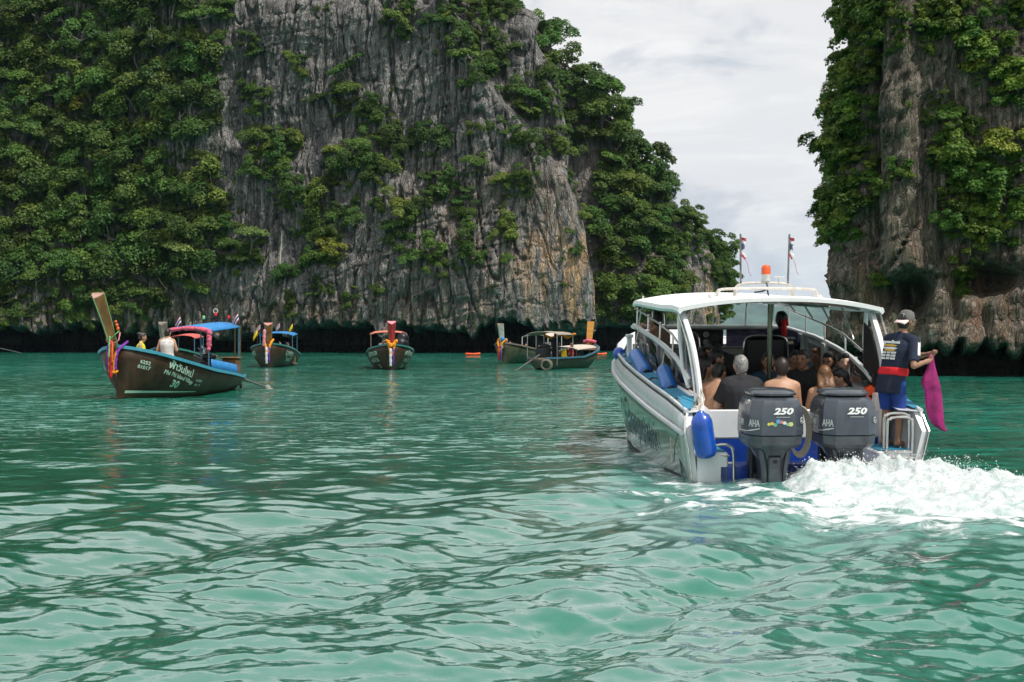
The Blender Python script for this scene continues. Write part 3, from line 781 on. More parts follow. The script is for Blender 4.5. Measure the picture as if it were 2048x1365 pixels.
def dens_r(U, V):
    d = blobs(U, V, [(1735, 40, 46, 70, 1), (1728, 150, 40, 50, .95), (1722, 230, 46, 60, 1), (1706, 320, 56, 60, 1), (1725, 390, 56, 50, 1), (1690, 420, 40, 40, 1), (1700, 470, 40, 24, .6), (1775, 60, 34, 60, .7), (1790, 95, 18, 26, .9),
                     (1900, 30, 70, 50, 1), (1960, 70, 60, 60, 1), (2030, 20, 40, 50, .7), (1860, 90, 30, 40, .7), (2020, 180, 40, 60, 1), (1945, 150, 26, 28, .8), (1880, 200, 40, 40, .5), (1925, 270, 50, 50, .8), (1900, 330, 60, 50, 1),
                     (1990, 340, 70, 60, 1), (1950, 400, 80, 60, 1), (2020, 420, 60, 60, 1), (1900, 460, 40, 30, .8), (1970, 480, 40, 24, .8), (1800, 355, 22, 20, .9), (1860, 230, 20, 30, .4), (1905, 552, 26, 12, .9), (1920, 590, 14, 30, .7),
                     (1755, 560, 14, 14, .8), (1668, 470, 24, 20, .7), (1735, 480, 18, 12, .5), (1810, 20, 20, 30, .3), (1950, 520, 16, 14, .5)])
    return np.maximum(d * sstep(1688, 1720, U + 0.12 * V), 0.003 * (V < 520) * (U > 1700))

def candidates(cl, dens, n, vmin=-70, umin=-60, umax=2110):
    ok = (cl.V > vmin) & (cl.U > umin) & (cl.U < umax) & (cl.Z > 1.5)
    idx = np.argwhere(ok); idx = idx[RS.choice(len(idx), min(n, len(idx)), replace=False)]
    r, c = idx[:, 0], idx[:, 1]
    d = dens(cl.U[r, c], cl.V[r, c]); keep = RS.rand(len(r)) < d
    r, c, d = r[keep], c[keep], d[keep]
    return np.stack([cl.X[r, c], cl.Y[r, c], cl.Z[r, c]], -1), cl.N[r, c], cl.U[r, c], cl.V[r, c], d

def thin(p, rad, k):
    """greedy spacing"""
    keep = []
    for i in range(len(p)):
        if keep:
            q = np.array(keep); dd = np.linalg.norm(p[q] - p[i], axis=1)
            if (dd < k * (rad[q] + rad[i]) * 0.5).any(): continue
        keep.append(i)
    return np.array(keep)

def euler_for(n, rs, tilt):
    z = Vector((n[0] * tilt, n[1] * tilt, 1)).normalized(); yaw = rs.rand() * 6.283
    q = Vector((0, 0, 1)).rotation_difference(z) @ Quaternion((0, 0, 1), yaw)
    return z, yaw, q.to_euler()

def vegetate(cl, dens, K, n_trees, size, spacing, n_fill, fill_size, name_fn, stuff_name, stuff_label, big_at=()):
    p, n, U, V, d = candidates(cl, dens, 26000)
    rad = size[0] + (size[1] - size[0]) * RS.rand(len(p)) ** 1.7; rad *= np.clip(0.45 + 0.55 * d, 0.4, 1)
    if cl is cliffA: rad = rad * np.where((U > 440) & (V < 640), 0.72, 1.0)
    if cl is cliffB: rad = rad * np.where(U > 1320, 0.62, 1.0)
    o = np.argsort(-rad + 0.3 * RS.rand(len(rad)) * size[1]); p, n, U, V, d, rad = p[o], n[o], U[o], V[o], d[o], rad[o]
    kp = thin(p[:9000], rad[:9000], spacing)
    trees = kp[:n_trees]; rest = kp[n_trees:]
    for j in trees:
        up, yaw, e = euler_for(n[j], RS, 0.42)
        nm, lab, cat, grp, kind = name_fn(U[j], V[j], rad[j])
        if kind is None: kind = RS.randint(len(K))
        plant(K, kind, p[j] + 0.10 * rad[j] * n[j], rad[j], up, yaw, nm, lab, cat, grp)
    pts = []
    for j in rest:
        up, yaw, e = euler_for(n[j], RS, 0.42); pts.append((*(p[j] + 0.1 * rad[j] * n[j]), rad[j], *e, RS.randint(len(K))))
    p2, n2, U2, V2, d2 = candidates(cl, dens, n_fill * 6)
    for j in range(min(n_fill, len(p2))):
        r_ = fill_size[0] + (fill_size[1] - fill_size[0]) * RS.rand() ** 2
        up, yaw, e = euler_for(n2[j], RS, 0.7); pts.append((*p2[j], r_ * (0.6 + 0.4 * d2[j]), *e, RS.randint(len(K))))
    for k in K:
        if k.first is None: raise RuntimeError('kind unused')
    scatter(K, pts, stuff_name, stuff_label)

def size_word(r, a, b): return 'big' if r > b else ('medium' if r > a else 'small')
def band(v, a, b, hi='high up', mi='halfway up', lo='low down'): return hi if v < a else (mi if v < b else lo)
def name_a(u, v, r):
    w_ = size_word(r, 1.0, 1.6)
    if u < 440 and v < 640:
        wh = 'at the picture edge' if u < 120 else ('above the number 30 longtail' if u < 300 else 'where wood meets bare rock')
        return 'cliff_tree', f'{w_} dark green tree {band(v, 200, 420)} in the dense wood {wh}', 'tree', 'trees of the dense wood on the grey cliff', None
    if u > 860 and v < 420: return 'ledge_tree', f'{w_} olive tree {band(v, 110, 260)} on the diagonal ledge of the grey cliff', 'tree', 'trees on the diagonal ledge', None
    wh = 'above the blue roofed longtail' if u < 660 else ('above the red prowed longtail' if u < 860 else 'above the paired longtails')
    return 'cliff_shrub', f'{w_} shrub {band(v, 230, 430)} on the bare grey cliff face {wh}', 'shrub', 'shrubs on the bare grey cliff face', None
def name_b(u, v, r):
    wh = 'next to the grey cliff corner' if u < 1260 else ('mid slope' if u < 1350 else 'beside the sky gap')
    return 'headland_tree', f'{size_word(r, 1.2, 1.9)} fresh green tree {band(v, 250, 430)} on the wooded headland {wh}', 'tree', 'trees of the wooded headland', None
def name_r(u, v, r):
    side = 'at the sky edge of the brown dripstone wall' if u < 1760 else ('on the rock pillar of the brown dripstone wall' if u < 1860 else 'on the brown dripstone wall at the picture edge')
    return 'cliff_bush', f'{size_word(r, 0.6, 0.85)} leafy bush {band(v, 150, 330)} {side}', 'bush', 'bushes of the brown dripstone wall', None
# trees that stand out
leaf_pale = leaf_material('pale_foliage', (0.07, 0.11, 0.03), (0.14, 0.20, 0.055), (0.24, 0.30, 0.075))
leaf_gold = leaf_material('golden_foliage', (0.09, 0.12, 0.02), (0.20, 0.22, 0.03), (0.32, 0.32, 0.04))
K_pale = [Kind(1300, 'umbrella', 3000, 0.07, leaf_pale)]; K_gold = [Kind(1301, 'round', 2200, 0.08, leaf_gold)]
def surface_at(cl, u, v):
    k = np.argmin((cl.U[:-2] - u) ** 2 + (cl.V[:-2] - v) ** 2 + 1e3 * (cl.Y[:-2] > 170)); r, c = np.unravel_index(k, cl.U[:-2].shape)
    return np.array([cl.X[r, c], cl.Y[r, c], cl.Z[r, c]]), cl.N[r, c]
for (K_, u, v, r, nm, lab, cl) in ((K_pale, 352, 555, 3.1, 'spreading_tree', 'pale green spreading tree low on the cliff above the pink garland boat', cliffA), (K_gold, 172, 232, 1.5, 'golden_tree', 'yellow green tree alone bright in the dense dark wood', cliffA),
                                    (K_gold, 640, 515, 1.3, 'golden_shrub', 'yellow green shrub low on the bare face beside the dead tree', cliffA), (K_pale, 500, 508, 2.0, 'spreading_tree', 'pale green tree beside the bare dead tree on the cliff', cliffA)):
    q_, n_ = surface_at(cl, u, v); plant(K_, 0, q_ + n_ * 1.0, r, Vector((n_[0] * .3, n_[1] * .3, 1)), 0.7, nm, lab, 'tree' if 'tree' in nm else 'shrub', None)
for (u, v, h, lab) in ((557, 530, 3.3, 'bare pale dead tree standing against the dark cliff greenery'), (347, 265, 2.6, 'thin pale bare trunk rising from the dense wood edge'), (312, 85, 2.4, 'bare dead stem high in the dense wood')):
    q_, n_ = surface_at(cliffA, u, v); rs_ = random.Random(u); mb = MB(); b0 = Vector(q_ + n_ * 1.6); tops = []
    pts = [b0 + Vector((rs_.uniform(-.12, .12), 0, h * t)) for t in (0, .3, .6, 1.0)]; mb.tube(pts, [0.11, 0.09, 0.07, 0.025], 6)
    root = empty('dead_tree', Matrix.Translation(b0)); tag(root, lab, 'dead tree'); mb.v = [tuple(Vector(x) - b0) for x in mb.v]; mb.build('trunk', mat('dead_wood', (0.42, 0.37, 0.31), 0.8, var=0.2), root)
    for k in range(5):
        t = rs_.uniform(.35, .95); s_ = Vector((0, 0, h * t)); e_ = s_ + Vector((rs_.uniform(-.7, .7), rs_.uniform(-.4, 0), rs_.uniform(.2, .6))); mb = MB(); mb.tube([s_, s_.lerp(e_, .5) + Vector((0, 0, -.06)), e_], [0.04, 0.03, 0.01], 5); mb.build('branch', MATS['dead_wood'], root)
vegetate(cliffA, dens_a, K_far, 200, (0.6, 2.7), 0.92, 800, (0.25, 0.7), name_a, 'cliff_undergrowth', 'dense undergrowth and creepers covering the grey cliff')
vegetate(cliffB, dens_b, K_back, 120, (0.8, 2.9), 0.86, 550, (0.4, 0.9), name_b, 'headland_undergrowth', 'dense undergrowth between the headland trees')
vegetate(cliffR, dens_r, K_near, 90, (0.32, 1.0), 0.74, 420, (0.12, 0.34), name_r, 'wall_undergrowth', 'creepers and ferns on the brown dripstone wall')
# ------------------------------------------------------------------ people
SKIN = {'tan': (0.46, 0.25, 0.155), 'brown': (0.30, 0.155, 0.092), 'pale': (0.55, 0.34, 0.25), 'deep': (0.15, 0.072, 0.04)}
def skin(k):
    m = mat('skin_' + k, SKIN[k], 0.5, var=0.12, vscale=9, bump=0.002, bscale=60)
    m.node_tree.nodes['Principled BSDF'].inputs['Subsurface Weight'].default_value = 0.0
    return m
def cloth(k, c, rough=0.85): return mat('cloth_' + k, c, rough, var=0.22, vscale=7, bump=0.012, bscale=14)
def hairm(k):
    return mat('hair_' + k, {'black': (0.012, 0.010, 0.009), 'grey': (0.27, 0.26, 0.25), 'brown': (0.16, 0.075, 0.03), 'dark': (0.03, 0.02, 0.015)}[k], 0.45, var=0.5, vscale=30, bump=0.006, bscale=70)

class Pose:
    """joint positions in a local frame; f forward, r to the person's right, z up"""
    def __init__(self, base, yaw=0.0, seated=True, lean=0.0, side=0.0, head=(0, 0), h=1.7, twist=0.0):
        k = h / 1.7; self.k = k
        base = Vector(base); f = Vector((-math.sin(yaw), math.cos(yaw), 0)); r = Vector((math.cos(yaw), math.sin(yaw), 0)); z = Vector((0, 0, 1))
        self.f, self.r, self.z = f, r, z
        if seated: self.pel = base + z * 0.10 * k
        else: self.pel = base + z * 0.90 * k
        up = (z * math.cos(lean) + f * math.sin(lean)); up = (up + r * math.sin(side)).normalized()
        self.up = up
        tr = (r * math.cos(twist) + f * math.sin(twist)); tr = (tr - up * tr.dot(up)).normalized(); self.tr = tr
        self.tf = up.cross(tr)
        self.waist = self.pel + up * 0.16 * k; self.chest = self.pel + up * 0.34 * k; self.nb = self.pel + up * 0.50 * k
        hy, hp = head
        hf = Quaternion(z, hy) @ (f * math.cos(hp) + z * math.sin(hp)); self.hf = hf.normalized()
        hr = Vector((self.hf.y, -self.hf.x, 0)).normalized(); self.hr = hr; self.hu = hr.cross(self.hf)
        self.neck = self.nb + up * 0.05 * k + self.hf * 0.01
        self.head = self.neck + (up * 0.6 + self.hu * 0.4).normalized() * 0.135 * k + self.hf * 0.02
        self.sh = {s: self.nb - up * 0.045 * k + tr * (0.175 * k * s) for s in (-1, 1)}
        self.hip = {s: self.pel + r * (0.085 * k * s) - z * 0.02 * k for s in (-1, 1)}
        self.el, self.wr, self.kn, self.an, self.toe, self.fing = {}, {}, {}, {}, {}, {}
        for s in (-1, 1):
            self.el[s] = self.sh[s] - z * 0.27 * k + f * 0.04 + r * 0.05 * s
            self.wr[s] = self.el[s] + f * 0.20 * k - z * 0.12 * k - r * 0.05 * s
            if seated:
                self.kn[s] = self.hip[s] + f * 0.42 * k + r * 0.05 * s + z * 0.02
                self.an[s] = self.kn[s] - z * 0.40 * k + f * 0.02
            else:
                self.kn[s] = self.hip[s] - z * 0.42 * k + f * 0.02; self.an[s] = self.hip[s] - z * 0.81 * k
            self.toe[s] = self.an[s] + f * 0.17 * k - z * 0.045 * k
    def arm(self, s, el, wr): self.el[s] = Vector(el); self.wr[s] = Vector(wr); return self

def ring(c, a, b, ax, ay, n=14):
    return [c + ax * (a * math.cos(2 * math.pi * j / n)) + ay * (b * math.sin(2 * math.pi * j / n)) for j in range(n)]
def torso(mb, p, inf, top=1.0, bottom=-0.06, fat=1.0):
    k = p.k
    st = [(-0.06, 0.155, 0.115), (0.03, 0.165, 0.12), (0.14, 0.142, 0.105), (0.25, 0.150, 0.112), (0.36, 0.172, 0.118), (0.44, 0.175, 0.100), (0.485, 0.135, 0.078), (0.515, 0.075, 0.062)]
    rings = []
    for (h, a, b) in st:
        if h < bottom or h > 0.52 * top: continue
        t = max(0, min(1, h / 0.4)); ax = (p.r * (1 - t) + p.tr * t).normalized(); ay = p.up.cross(ax)
        rings.append(ring(p.pel + p.up * h * k + ay * (-0.012 * math.sin(t * 3)), (a * fat + inf) * k, (b * fat + inf) * k, ax, ay))
    mb.loft(rings)
def hand(mb, p, s, fine, curl=0.5, target=None):
    k = p.k; d = (p.wr[s] - p.el[s]).normalized(); side = p.r * s; side = (side - d * side.dot(d)).normalized() if side.length else p.z
    pn = d.cross(side).normalized()
    pc = p.wr[s] + d * 0.05 * k
    mb.capsule(p.wr[s] + d * 0.01, pc + d * 0.025 * k, 0.030 * k, 0.036 * k, 8)
    for j, L in enumerate((0.066, 0.075, 0.070, 0.054)):
        o = (j - 1.5) * 0.019 * k; a = pc + d * 0.045 * k + side * o
        m = a + (d * math.cos(curl) - pn * math.sin(curl)) * L * 0.5 * k; e = m + (d * math.cos(curl * 2.2) - pn * math.sin(curl * 2.2)) * L * 0.5 * k
        mb.capsule(a, m, 0.0098 * k, 0.009 * k, 6); mb.capsule(m, e, 0.009 * k, 0.0078 * k, 6)
    a = p.wr[s] + d * 0.03 * k - side * 0.028 * k; m = a - side * 0.022 * k + d * 0.03 * k; e = m + d * 0.03 * k - pn * 0.012 * k
    mb.capsule(a, m, 0.0125 * k, 0.011 * k, 6); mb.capsule(m, e, 0.011 * k, 0.009 * k, 6)

def remesh(o, vox, smooth=3):
    md = o.modifiers.new('skin', 'REMESH'); md.mode = 'VOXEL'; md.voxel_size = vox; md.use_smooth_shade = True
    ms = o.modifiers.new('soft', 'SMOOTH'); ms.factor = 0.5; ms.iterations = smooth
    return o

def person(label, M, p, look, vox=0.0175, group=None):
    """look: skin, hair, style, top, top_len, sleeve, bottom, bottom_len, fat, collar"""
    root = empty('person', M @ Matrix.Translation(p.pel - p.z * 0.1)); tag(root, label, 'person', group)
    inv = Matrix.Translation(-(p.pel - p.z * 0.1))
    fat = look.get('fat', 1.0); k = p.k; kh = k * 1.10
    mb = MB(); torso(mb, p, 0, fat=fat)
    mb.capsule(p.nb - p.up * 0.04, p.neck + p.up * 0.06, 0.062 * k, 0.054 * k)
    for s in (-1, 1): mb.capsule(p.nb + p.up * 0.035 * k, p.sh[s] + p.up * 0.012 * k, 0.045 * k * fat, 0.050 * k * fat)
    Mh = Matrix((p.hr, p.hf, p.hu)).transposed()
    mb.ball(p.head, (0.076 * kh, 0.093 * kh, 0.108 * kh), 14, M=Mh)
    mb.capsule(p.head + p.hf * 0.035 * kh - p.hu * 0.055 * kh, p.head + p.hf * 0.05 * kh - p.hu * 0.085 * kh, 0.058 * kh, 0.036 * kh)          # jaw and chin
    mb.capsule(p.head + p.hf * 0.086 * kh + p.hu * 0.012 * kh, p.head + p.hf * 0.104 * kh - p.hu * 0.026 * kh, 0.012 * kh, 0.018 * kh, 8)      # nose
    mb.capsule(p.head + p.hf * 0.082 * kh + p.hu * 0.026 * kh - p.hr * 0.04 * kh, p.head + p.hf * 0.082 * kh + p.hu * 0.026 * kh + p.hr * 0.04 * kh, 0.013 * kh, 0.013 * kh, 8)   # brow
    for s in (-1, 1): mb.ball(p.head + p.hr * (0.078 * kh * s) - p.hf * 0.004 - p.hu * 0.008, (0.014, 0.022, 0.032), 8, M=Mh)
    for s in (-1, 1):
        mb.capsule(p.sh[s], p.el[s], 0.054 * k * fat, 0.042 * k * fat); mb.capsule(p.el[s], p.wr[s], 0.043 * k * fat, 0.029 * k)
        hand(mb, p, s, vox < 0.009)
        mb.capsule(p.hip[s], p.kn[s], 0.088 * k * fat, 0.060 * k * fat); mb.capsule(p.kn[s], p.an[s], 0.058 * k, 0.036 * k)
        mb.capsule(p.an[s] - p.z * 0.03 * k - p.f * 0.03 * k, p.toe[s], 0.036 * k, 0.028 * k)
    def part(mb, name, m, v=vox, sm=3):
        mb.v = [tuple(inv @ Vector(q)) for q in mb.v]
        o = mb.build(name, m, root); remesh(o, v, sm); return o
    body = part(mb, 'body', skin(look.get('skin', 'tan')), vox, 2)
    # eyes, brows and mouth
    for s in (-1, 1):
        e = MB(); c = p.head + p.hf * 0.0905 * kh + p.hu * 0.008 * kh + p.hr * (0.032 * kh * s)
        e.ball(inv @ c, (0.013 * kh, 0.006 * kh, 0.0065 * kh), 8, M=Mh); e.build('eye', mat('eye_dark', (0.02, 0.014, 0.01), 0.25), root)
    e = MB(); e.ball(inv @ (p.head + p.hf * 0.0905 * kh - p.hu * 0.062 * kh), (0.024 * kh, 0.010 * kh, 0.008 * kh), 8, M=Mh); e.build('mouth', mat('lips', (0.28, 0.09, 0.07), 0.5), root)
    # hair
    st = look.get('style', 'short')
    if st != 'none':
        hb = MB()
        hb.ball(p.head - p.hf * 0.014 * kh + p.hu * 0.018 * kh, (0.083 * kh, 0.096 * kh, 0.104 * kh), 14, M=Mh)
        hb.ball(p.head - p.hf * 0.035 * kh - p.hu * 0.02 * kh, (0.076 * kh, 0.070 * kh, 0.085 * kh), 12, M=Mh)
        hb.ball(p.head + p.hf * 0.045 * kh + p.hu * 0.085 * kh, (0.055 * kh, 0.045 * kh, 0.030 * kh), 10, M=Mh)
        if st == 'long':
            for j in range(7):
                a = (j - 3) / 3; q = p.head - p.hf * (0.055 - 0.03 * abs(a)) * kh + p.hr * (0.066 * a * kh)
                e1 = p.nb - p.tf * (0.085 * kh) + p.tr * (0.085 * a * kh) - p.up * (0.10 + 0.04 * ((j * 7) % 3)) * kh
                hb.tube([q, (q + e1) / 2 - p.tf * 0.035 * kh, e1], [0.034 * kh, 0.034 * kh, 0.012 * kh], 8)
        if st == 'bun': hb.ball(p.head - p.hf * 0.09 * kh + p.hu * 0.075 * kh, 0.052 * kh, 10)
        if st == 'bob':
            for a in (-1, -0.5, 0, 0.5, 1):
                hb.capsule(p.head - p.hf * 0.03 * kh + p.hr * (0.07 * a * kh), p.head - p.hf * 0.035 * kh + p.hr * (0.075 * a * kh) - p.hu * 0.13 * kh, 0.036 * kh, 0.028 * kh)
        part(hb, 'hair', hairm(look.get('hair', 'black')), max(vox * 0.85, 0.007), 2)
    top = look.get('top')
    if top:
        tb = MB(); torso(tb, p, look.get('loose', 0.016), top=look.get('top_cut', 0.985), bottom=look.get('top_len', -0.06), fat=fat)
        sl = look.get('sleeve', 0.55)
        if sl > 0: tb.capsule(p.nb - p.up * 0.14 * k - p.tf * 0.012, p.nb - p.up * 0.005 * k - p.tf * 0.012, 0.115 * k * fat, 0.078 * k * fat)
        if sl == 0 and look.get('top_cut', 1) > 0.9: tb.capsule(p.nb - p.up * 0.16 * k, p.nb - p.up * 0.05 * k, 0.125 * k * fat, 0.095 * k * fat)
        for s in (-1, 1):
            if sl > 0: tb.capsule(p.nb + p.up * 0.012 * k, p.sh[s] + p.up * 0.006 * k, 0.060 * k * fat, 0.068 * k * fat)
            if sl > 0:
                e = p.sh[s].lerp(p.el[s], min(sl, 1.0))
                tb.tube([p.sh[s] - p.tr * (0.05 * s), p.sh[s] + p.tr * 0.012 * s, e], [0.062 * k * fat, 0.070 * k * fat, 0.066 * k * fat], 12)
                if sl > 1: tb.tube([p.el[s] - (p.wr[s] - p.el[s]).normalized() * 0.03, p.wr[s]], [0.056 * k, 0.042 * k], 10)
            else:
                tb.capsule(p.nb + p.tr * (0.075 * s * k) + p.up * 0.018, p.nb + p.tr * (0.10 * s * k) - p.up * 0.10, 0.052 * k, 0.07 * k)
        part(tb, look.get('top_name', 'shirt'), top, vox, 3)
    bot = look.get('bottom')
    if bot:
        bb = MB(); L = look.get('bottom_len', 0.9)
        bb.loft([ring(p.pel + p.up * h * k, (a * fat + 0.016) * k, (b * fat + 0.018) * k, p.r, p.f) for (h, a, b) in ((-0.10, 0.13, 0.10), (-0.03, 0.165, 0.125), (0.06, 0.165, 0.122), (0.115, 0.15, 0.112))])
        for s in (-1, 1):
            e = p.hip[s].lerp(p.kn[s], min(L, 1)); bb.tube([p.hip[s] + (p.hip[s] - p.kn[s]).normalized() * 0.03, p.hip[s].lerp(e, 0.5), e], [0.100 * k * fat, 0.098 * k * fat, (0.090 - 0.010 * L) * k * fat], 12)
            if L > 1: bb.tube([p.kn[s] + (p.kn[s] - p.an[s]).normalized() * 0.03, p.kn[s].lerp(p.an[s], 0.9)], [0.076 * k, 0.058 * k], 10)
        part(bb, look.get('bottom_name', 'shorts'), bot, vox, 3)
    root['_'] = 0; del root['_']
    return root, inv, part
# ------------------------------------------------------------------ the speedboat
MS = Matrix.Translation((3.45, 16.8, 0)) @ Matrix.Rotation(math.radians(5), 4, 'Z') @ Matrix.Rotation(math.radians(3), 4, 'X')
MSi = MS.inverted()
def BL(u, v, yl, M=None):
    """local point of the boat at its station yl that is seen at pixel (u, v)"""
    Mi = MSi if M is None else M.inverted()
    o = Mi @ Vector((0, 0, CAM_H)); q = Mi @ P(u, v, 10.0); d = q - o
    return o + d * ((yl - o.y) / d.y)

gel = mat('white_gelcoat', (0.74, 0.75, 0.77), 0.28, coat=0.5, var=0.05, vscale=3, dirt=((0.42, 0.42, 0.40), 2.2, 0.35))
gel_in = mat('cream_gelcoat', (0.66, 0.65, 0.62), 0.4, var=0.08, vscale=3, dirt=((0.36, 0.33, 0.29), 3.0, 0.4))
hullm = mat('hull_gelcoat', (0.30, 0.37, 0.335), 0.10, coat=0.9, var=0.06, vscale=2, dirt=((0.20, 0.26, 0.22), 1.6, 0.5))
blue_pad = mat('blue_deck_pad', (0.03, 0.22, 0.36), 0.7, var=0.12, vscale=8, bump=0.004, bscale=120)
blue_paint = mat('blue_paint', (0.008, 0.045, 0.30), 0.35, var=0.25, vscale=3, coat=0.3, dirt=((0.01, 0.02, 0.06), 4.0, 0.6))
steel = mat('stainless_steel', (0.62, 0.61, 0.58), 0.22, metal=1.0, var=0.1, vscale=10, dirt=((0.30, 0.24, 0.17), 9.0, 0.35))
black_rub = mat('black_rubber', (0.016, 0.016, 0.017), 0.6, var=0.3)
black_vinyl = mat('black_vinyl', (0.012, 0.012, 0.014), 0.45, var=0.3, vscale=5, bump=0.004, bscale=50)
tint = mat('tinted_glass', (0.010, 0.012, 0.016), 0.04, alpha=0.80)
rope_m = mat('rope', (0.52, 0.47, 0.38), 0.9, var=0.2, vscale=40, bump=0.006, bscale=160)
rope_dark = mat('dark_rope', (0.18, 0.16, 0.12), 0.9, var=0.2, vscale=40)
white_ink = mat('white_ink', (0.78, 0.78, 0.78), 0.5)
navy_ink = mat('navy_ink', (0.03, 0.06, 0.10), 0.4)

boat = empty('speedboat', MS)
tag(boat, 'white speedboat with hard top canopy and twin outboard motors', 'speedboat')

# hull: stations y, keel z, chine (x,z), rub (x,z), deck edge (x,z)
ST = [(0.0, -0.40, 1.32, -0.03, 1.44, 0.56, 1.42, 0.80), (1.0, -0.42, 1.33, -0.07, 1.47, 0.61, 1.45, 0.89), (2.0, -0.44, 1.33, -0.12, 1.49, 0.66, 1.46, 0.94), (3.2, -0.47, 1.30, -0.17, 1.48, 0.72, 1.45, 1.00),
      (4.4, -0.50, 1.25, -0.21, 1.45, 0.78, 1.42, 1.06), (5.5, -0.50, 1.15, -0.23, 1.38, 0.84, 1.34, 1.12), (6.6, -0.44, 0.92, -0.16, 1.20, 0.92, 1.16, 1.19), (7.6, -0.30, 0.58, 0.02, 0.90, 1.01, 0.87, 1.26), (8.5, -0.02, 0.24, 0.34, 0.48, 1.12, 0.46, 1.33), (9.1, 0.45, 0.03, 0.75, 0.08, 1.22, 0.07, 1.38)]
def hull_pt(y, which, s):
    ys = [q[0] for q in ST]; g = lambda i: float(np.interp(y, ys, [q[i] for q in ST]))
    return {'keel': Vector((0, y, g(1))), 'chine': Vector((s * g(2), y, g(3))), 'rub': Vector((s * g(4), y, g(5))), 'deck': Vector((s * g(6), y, g(7)))}[which]
SY = sorted(set(list(np.linspace(0, 9.1, 30))))
mb = MB()
for s in (-1, 1):
    rows = []
    for y in SY:
        k, c, r = hull_pt(y, 'keel', s), hull_pt(y, 'chine', s), hull_pt(y, 'rub', s)
        bow = (c + r) / 2 + Vector((0.025 * s, 0, 0))
        rows.append([k, (k + c) / 2 + Vector((0, 0, 0.02)), c, c + Vector((0.03 * s, 0, 0.05)), c.lerp(bow, 0.6), bow, bow.lerp(r, 0.6), r])
    mb.sheet(rows)
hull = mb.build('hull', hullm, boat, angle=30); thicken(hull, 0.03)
# upper topsides band between rub line and deck edge
mb = MB()
for s in (-1, 1):
    mb.sheet([[hull_pt(y, 'rub', s) + Vector((0.012 * s, 0, 0.02)), hull_pt(y, 'rub', s).lerp(hull_pt(y, 'deck', s), 0.5) + Vector((0.025 * s, 0, 0)), hull_pt(y, 'deck', s)] for y in SY])
o = mb.build('topsides', gel, boat); thicken(o, 0.03)
for s in (-1, 1):
    mb = MB(); mb.tube([hull_pt(y, 'rub', s) + Vector((0.03 * s, 0, 0.005)) for y in SY], 0.032, 8); mb.build('rub_rail', gel, boat)
    mb = MB(); mb.tube([hull_pt(y, 'deck', s) + Vector((0.012 * s, 0, -0.02)) for y in SY], 0.012, 6); mb.build('seam_strip', black_rub, boat)
    mb = MB(); mb.tube([hull_pt(y, 'chine', s) + Vector((0.018 * s, 0, -0.012)) for y in SY], 0.020, 6); mb.build('chine_strip', black_rub, boat)
    mb = MB(); mb.tube([hull_pt(y, 'deck', s) + Vector((-0.01 * s, 0, 0.015)) for y in SY], 0.026, 8); mb.build('gunwale', gel, boat)
    # side deck with its pad
    mb = MB(); mb.sheet([[hull_pt(y, 'deck', s) + Vector((-0.01 * s, 0, 0.0)), Vector((s * min(1.13, max(0.02, abs(hull_pt(y, 'deck', s).x) - 0.25)), y, hull_pt(y, 'deck', s).z + 0.02))] for y in SY if y < 7.4]); mb.build('side_deck', gel, boat)
    mb = MB()
    for i in range(6):
        y0 = 0.75 + i * 0.86; y1 = y0 + 0.74
        a, b = hull_pt(y0, 'deck', s), hull_pt(y1, 'deck', s); zu = Vector((0, 0, 0.024))
        e = Vector((-0.045 * s, 0, 0)); w_ = Vector((-0.235 * s, 0, 0.016))
        mid = Vector((0, 0.20, 0))
        q = [a + e + zu, b + e + zu, b + w_ + zu, a + w_ + zu, (a + a + e + w_) / 2 + mid + zu]
        mb.prism([q[0], q[1], q[2], q[3], q[4]], (0, 0, 0.008))
    mb.build('deck_pad', blue_pad, boat)
# foredeck
mb = MB(); mb.sheet([[hull_pt(y, 'deck', -1), Vector((0, y, hull_pt(y, 'deck', 1).z + 0.10)), hull_pt(y, 'deck', 1)] for y in SY if y > 5.1]); mb.build('foredeck', gel, boat)
# stern quarters: hollow ends of the sides, well, platforms
for s in (-1, 1):
    mb = MB()
    d0, r0, c0 = hull_pt(0, 'deck', s), hull_pt(0, 'rub', s), hull_pt(0, 'chine', s)
    # swept end of the topsides running down aft
    mb.prism([Vector((s * 1.36, 0.62, 0.90)), Vector((s * 1.42, 0.05, 0.80)), Vector((s * 1.47, -0.10, 0.58)), Vector((s * 1.43, -0.10, 0.40)), Vector((s * 1.36, -0.02, -0.06)), Vector((s * 1.30, 0.62, -0.06))], (-0.085 * s, 0, 0))
    mb.build('stern_quarter', gel, boat, angle=20)
    mb = MB(); mb.tube([Vector((s * 1.385, 0.60, 0.92)), Vector((s * 1.425, 0.06, 0.82)), Vector((s * 1.46, -0.125, 0.58)), Vector((s * 1.42, -0.125, 0.40)), Vector((s * 1.35, -0.05, -0.05))], 0.014, 6); mb.build('edge_moulding', steel, boat)
    mb = MB()
    mb.prism([Vector((s * 1.40, 0.60, 0.935)), Vector((s * 1.43, 0.10, 0.835)), Vector((s * 1.34, 0.10, 0.835)), Vector((s * 1.15, 0.60, 0.935))], (0, 0, 0.008)); mb.build('deck_pad', blue_pad, boat)
    # boarding platform
    x0, x1 = (0.93, 1.30) if s < 0 else (0.86, 1.30)
    mb = MB(); mb.box((s * (x0 + x1) / 2, 0.25, 0.13), (x1 - x0, 0.66, 0.42), bev=0.02); mb.build('boarding_platform', gel, boat, angle=30)
    mb = MB(); mb.box((s * (x0 + x1) / 2, 0.25, 0.345), (x1 - x0 - 0.06, 0.58, 0.012)); mb.build('platform_pad', blue_pad, boat)
mb = MB(); mb.box((0.05, 0.62, 0.595), (2.36, 0.05, 0.35), bev=0.015); mb.build('transom_wall', gel, boat)
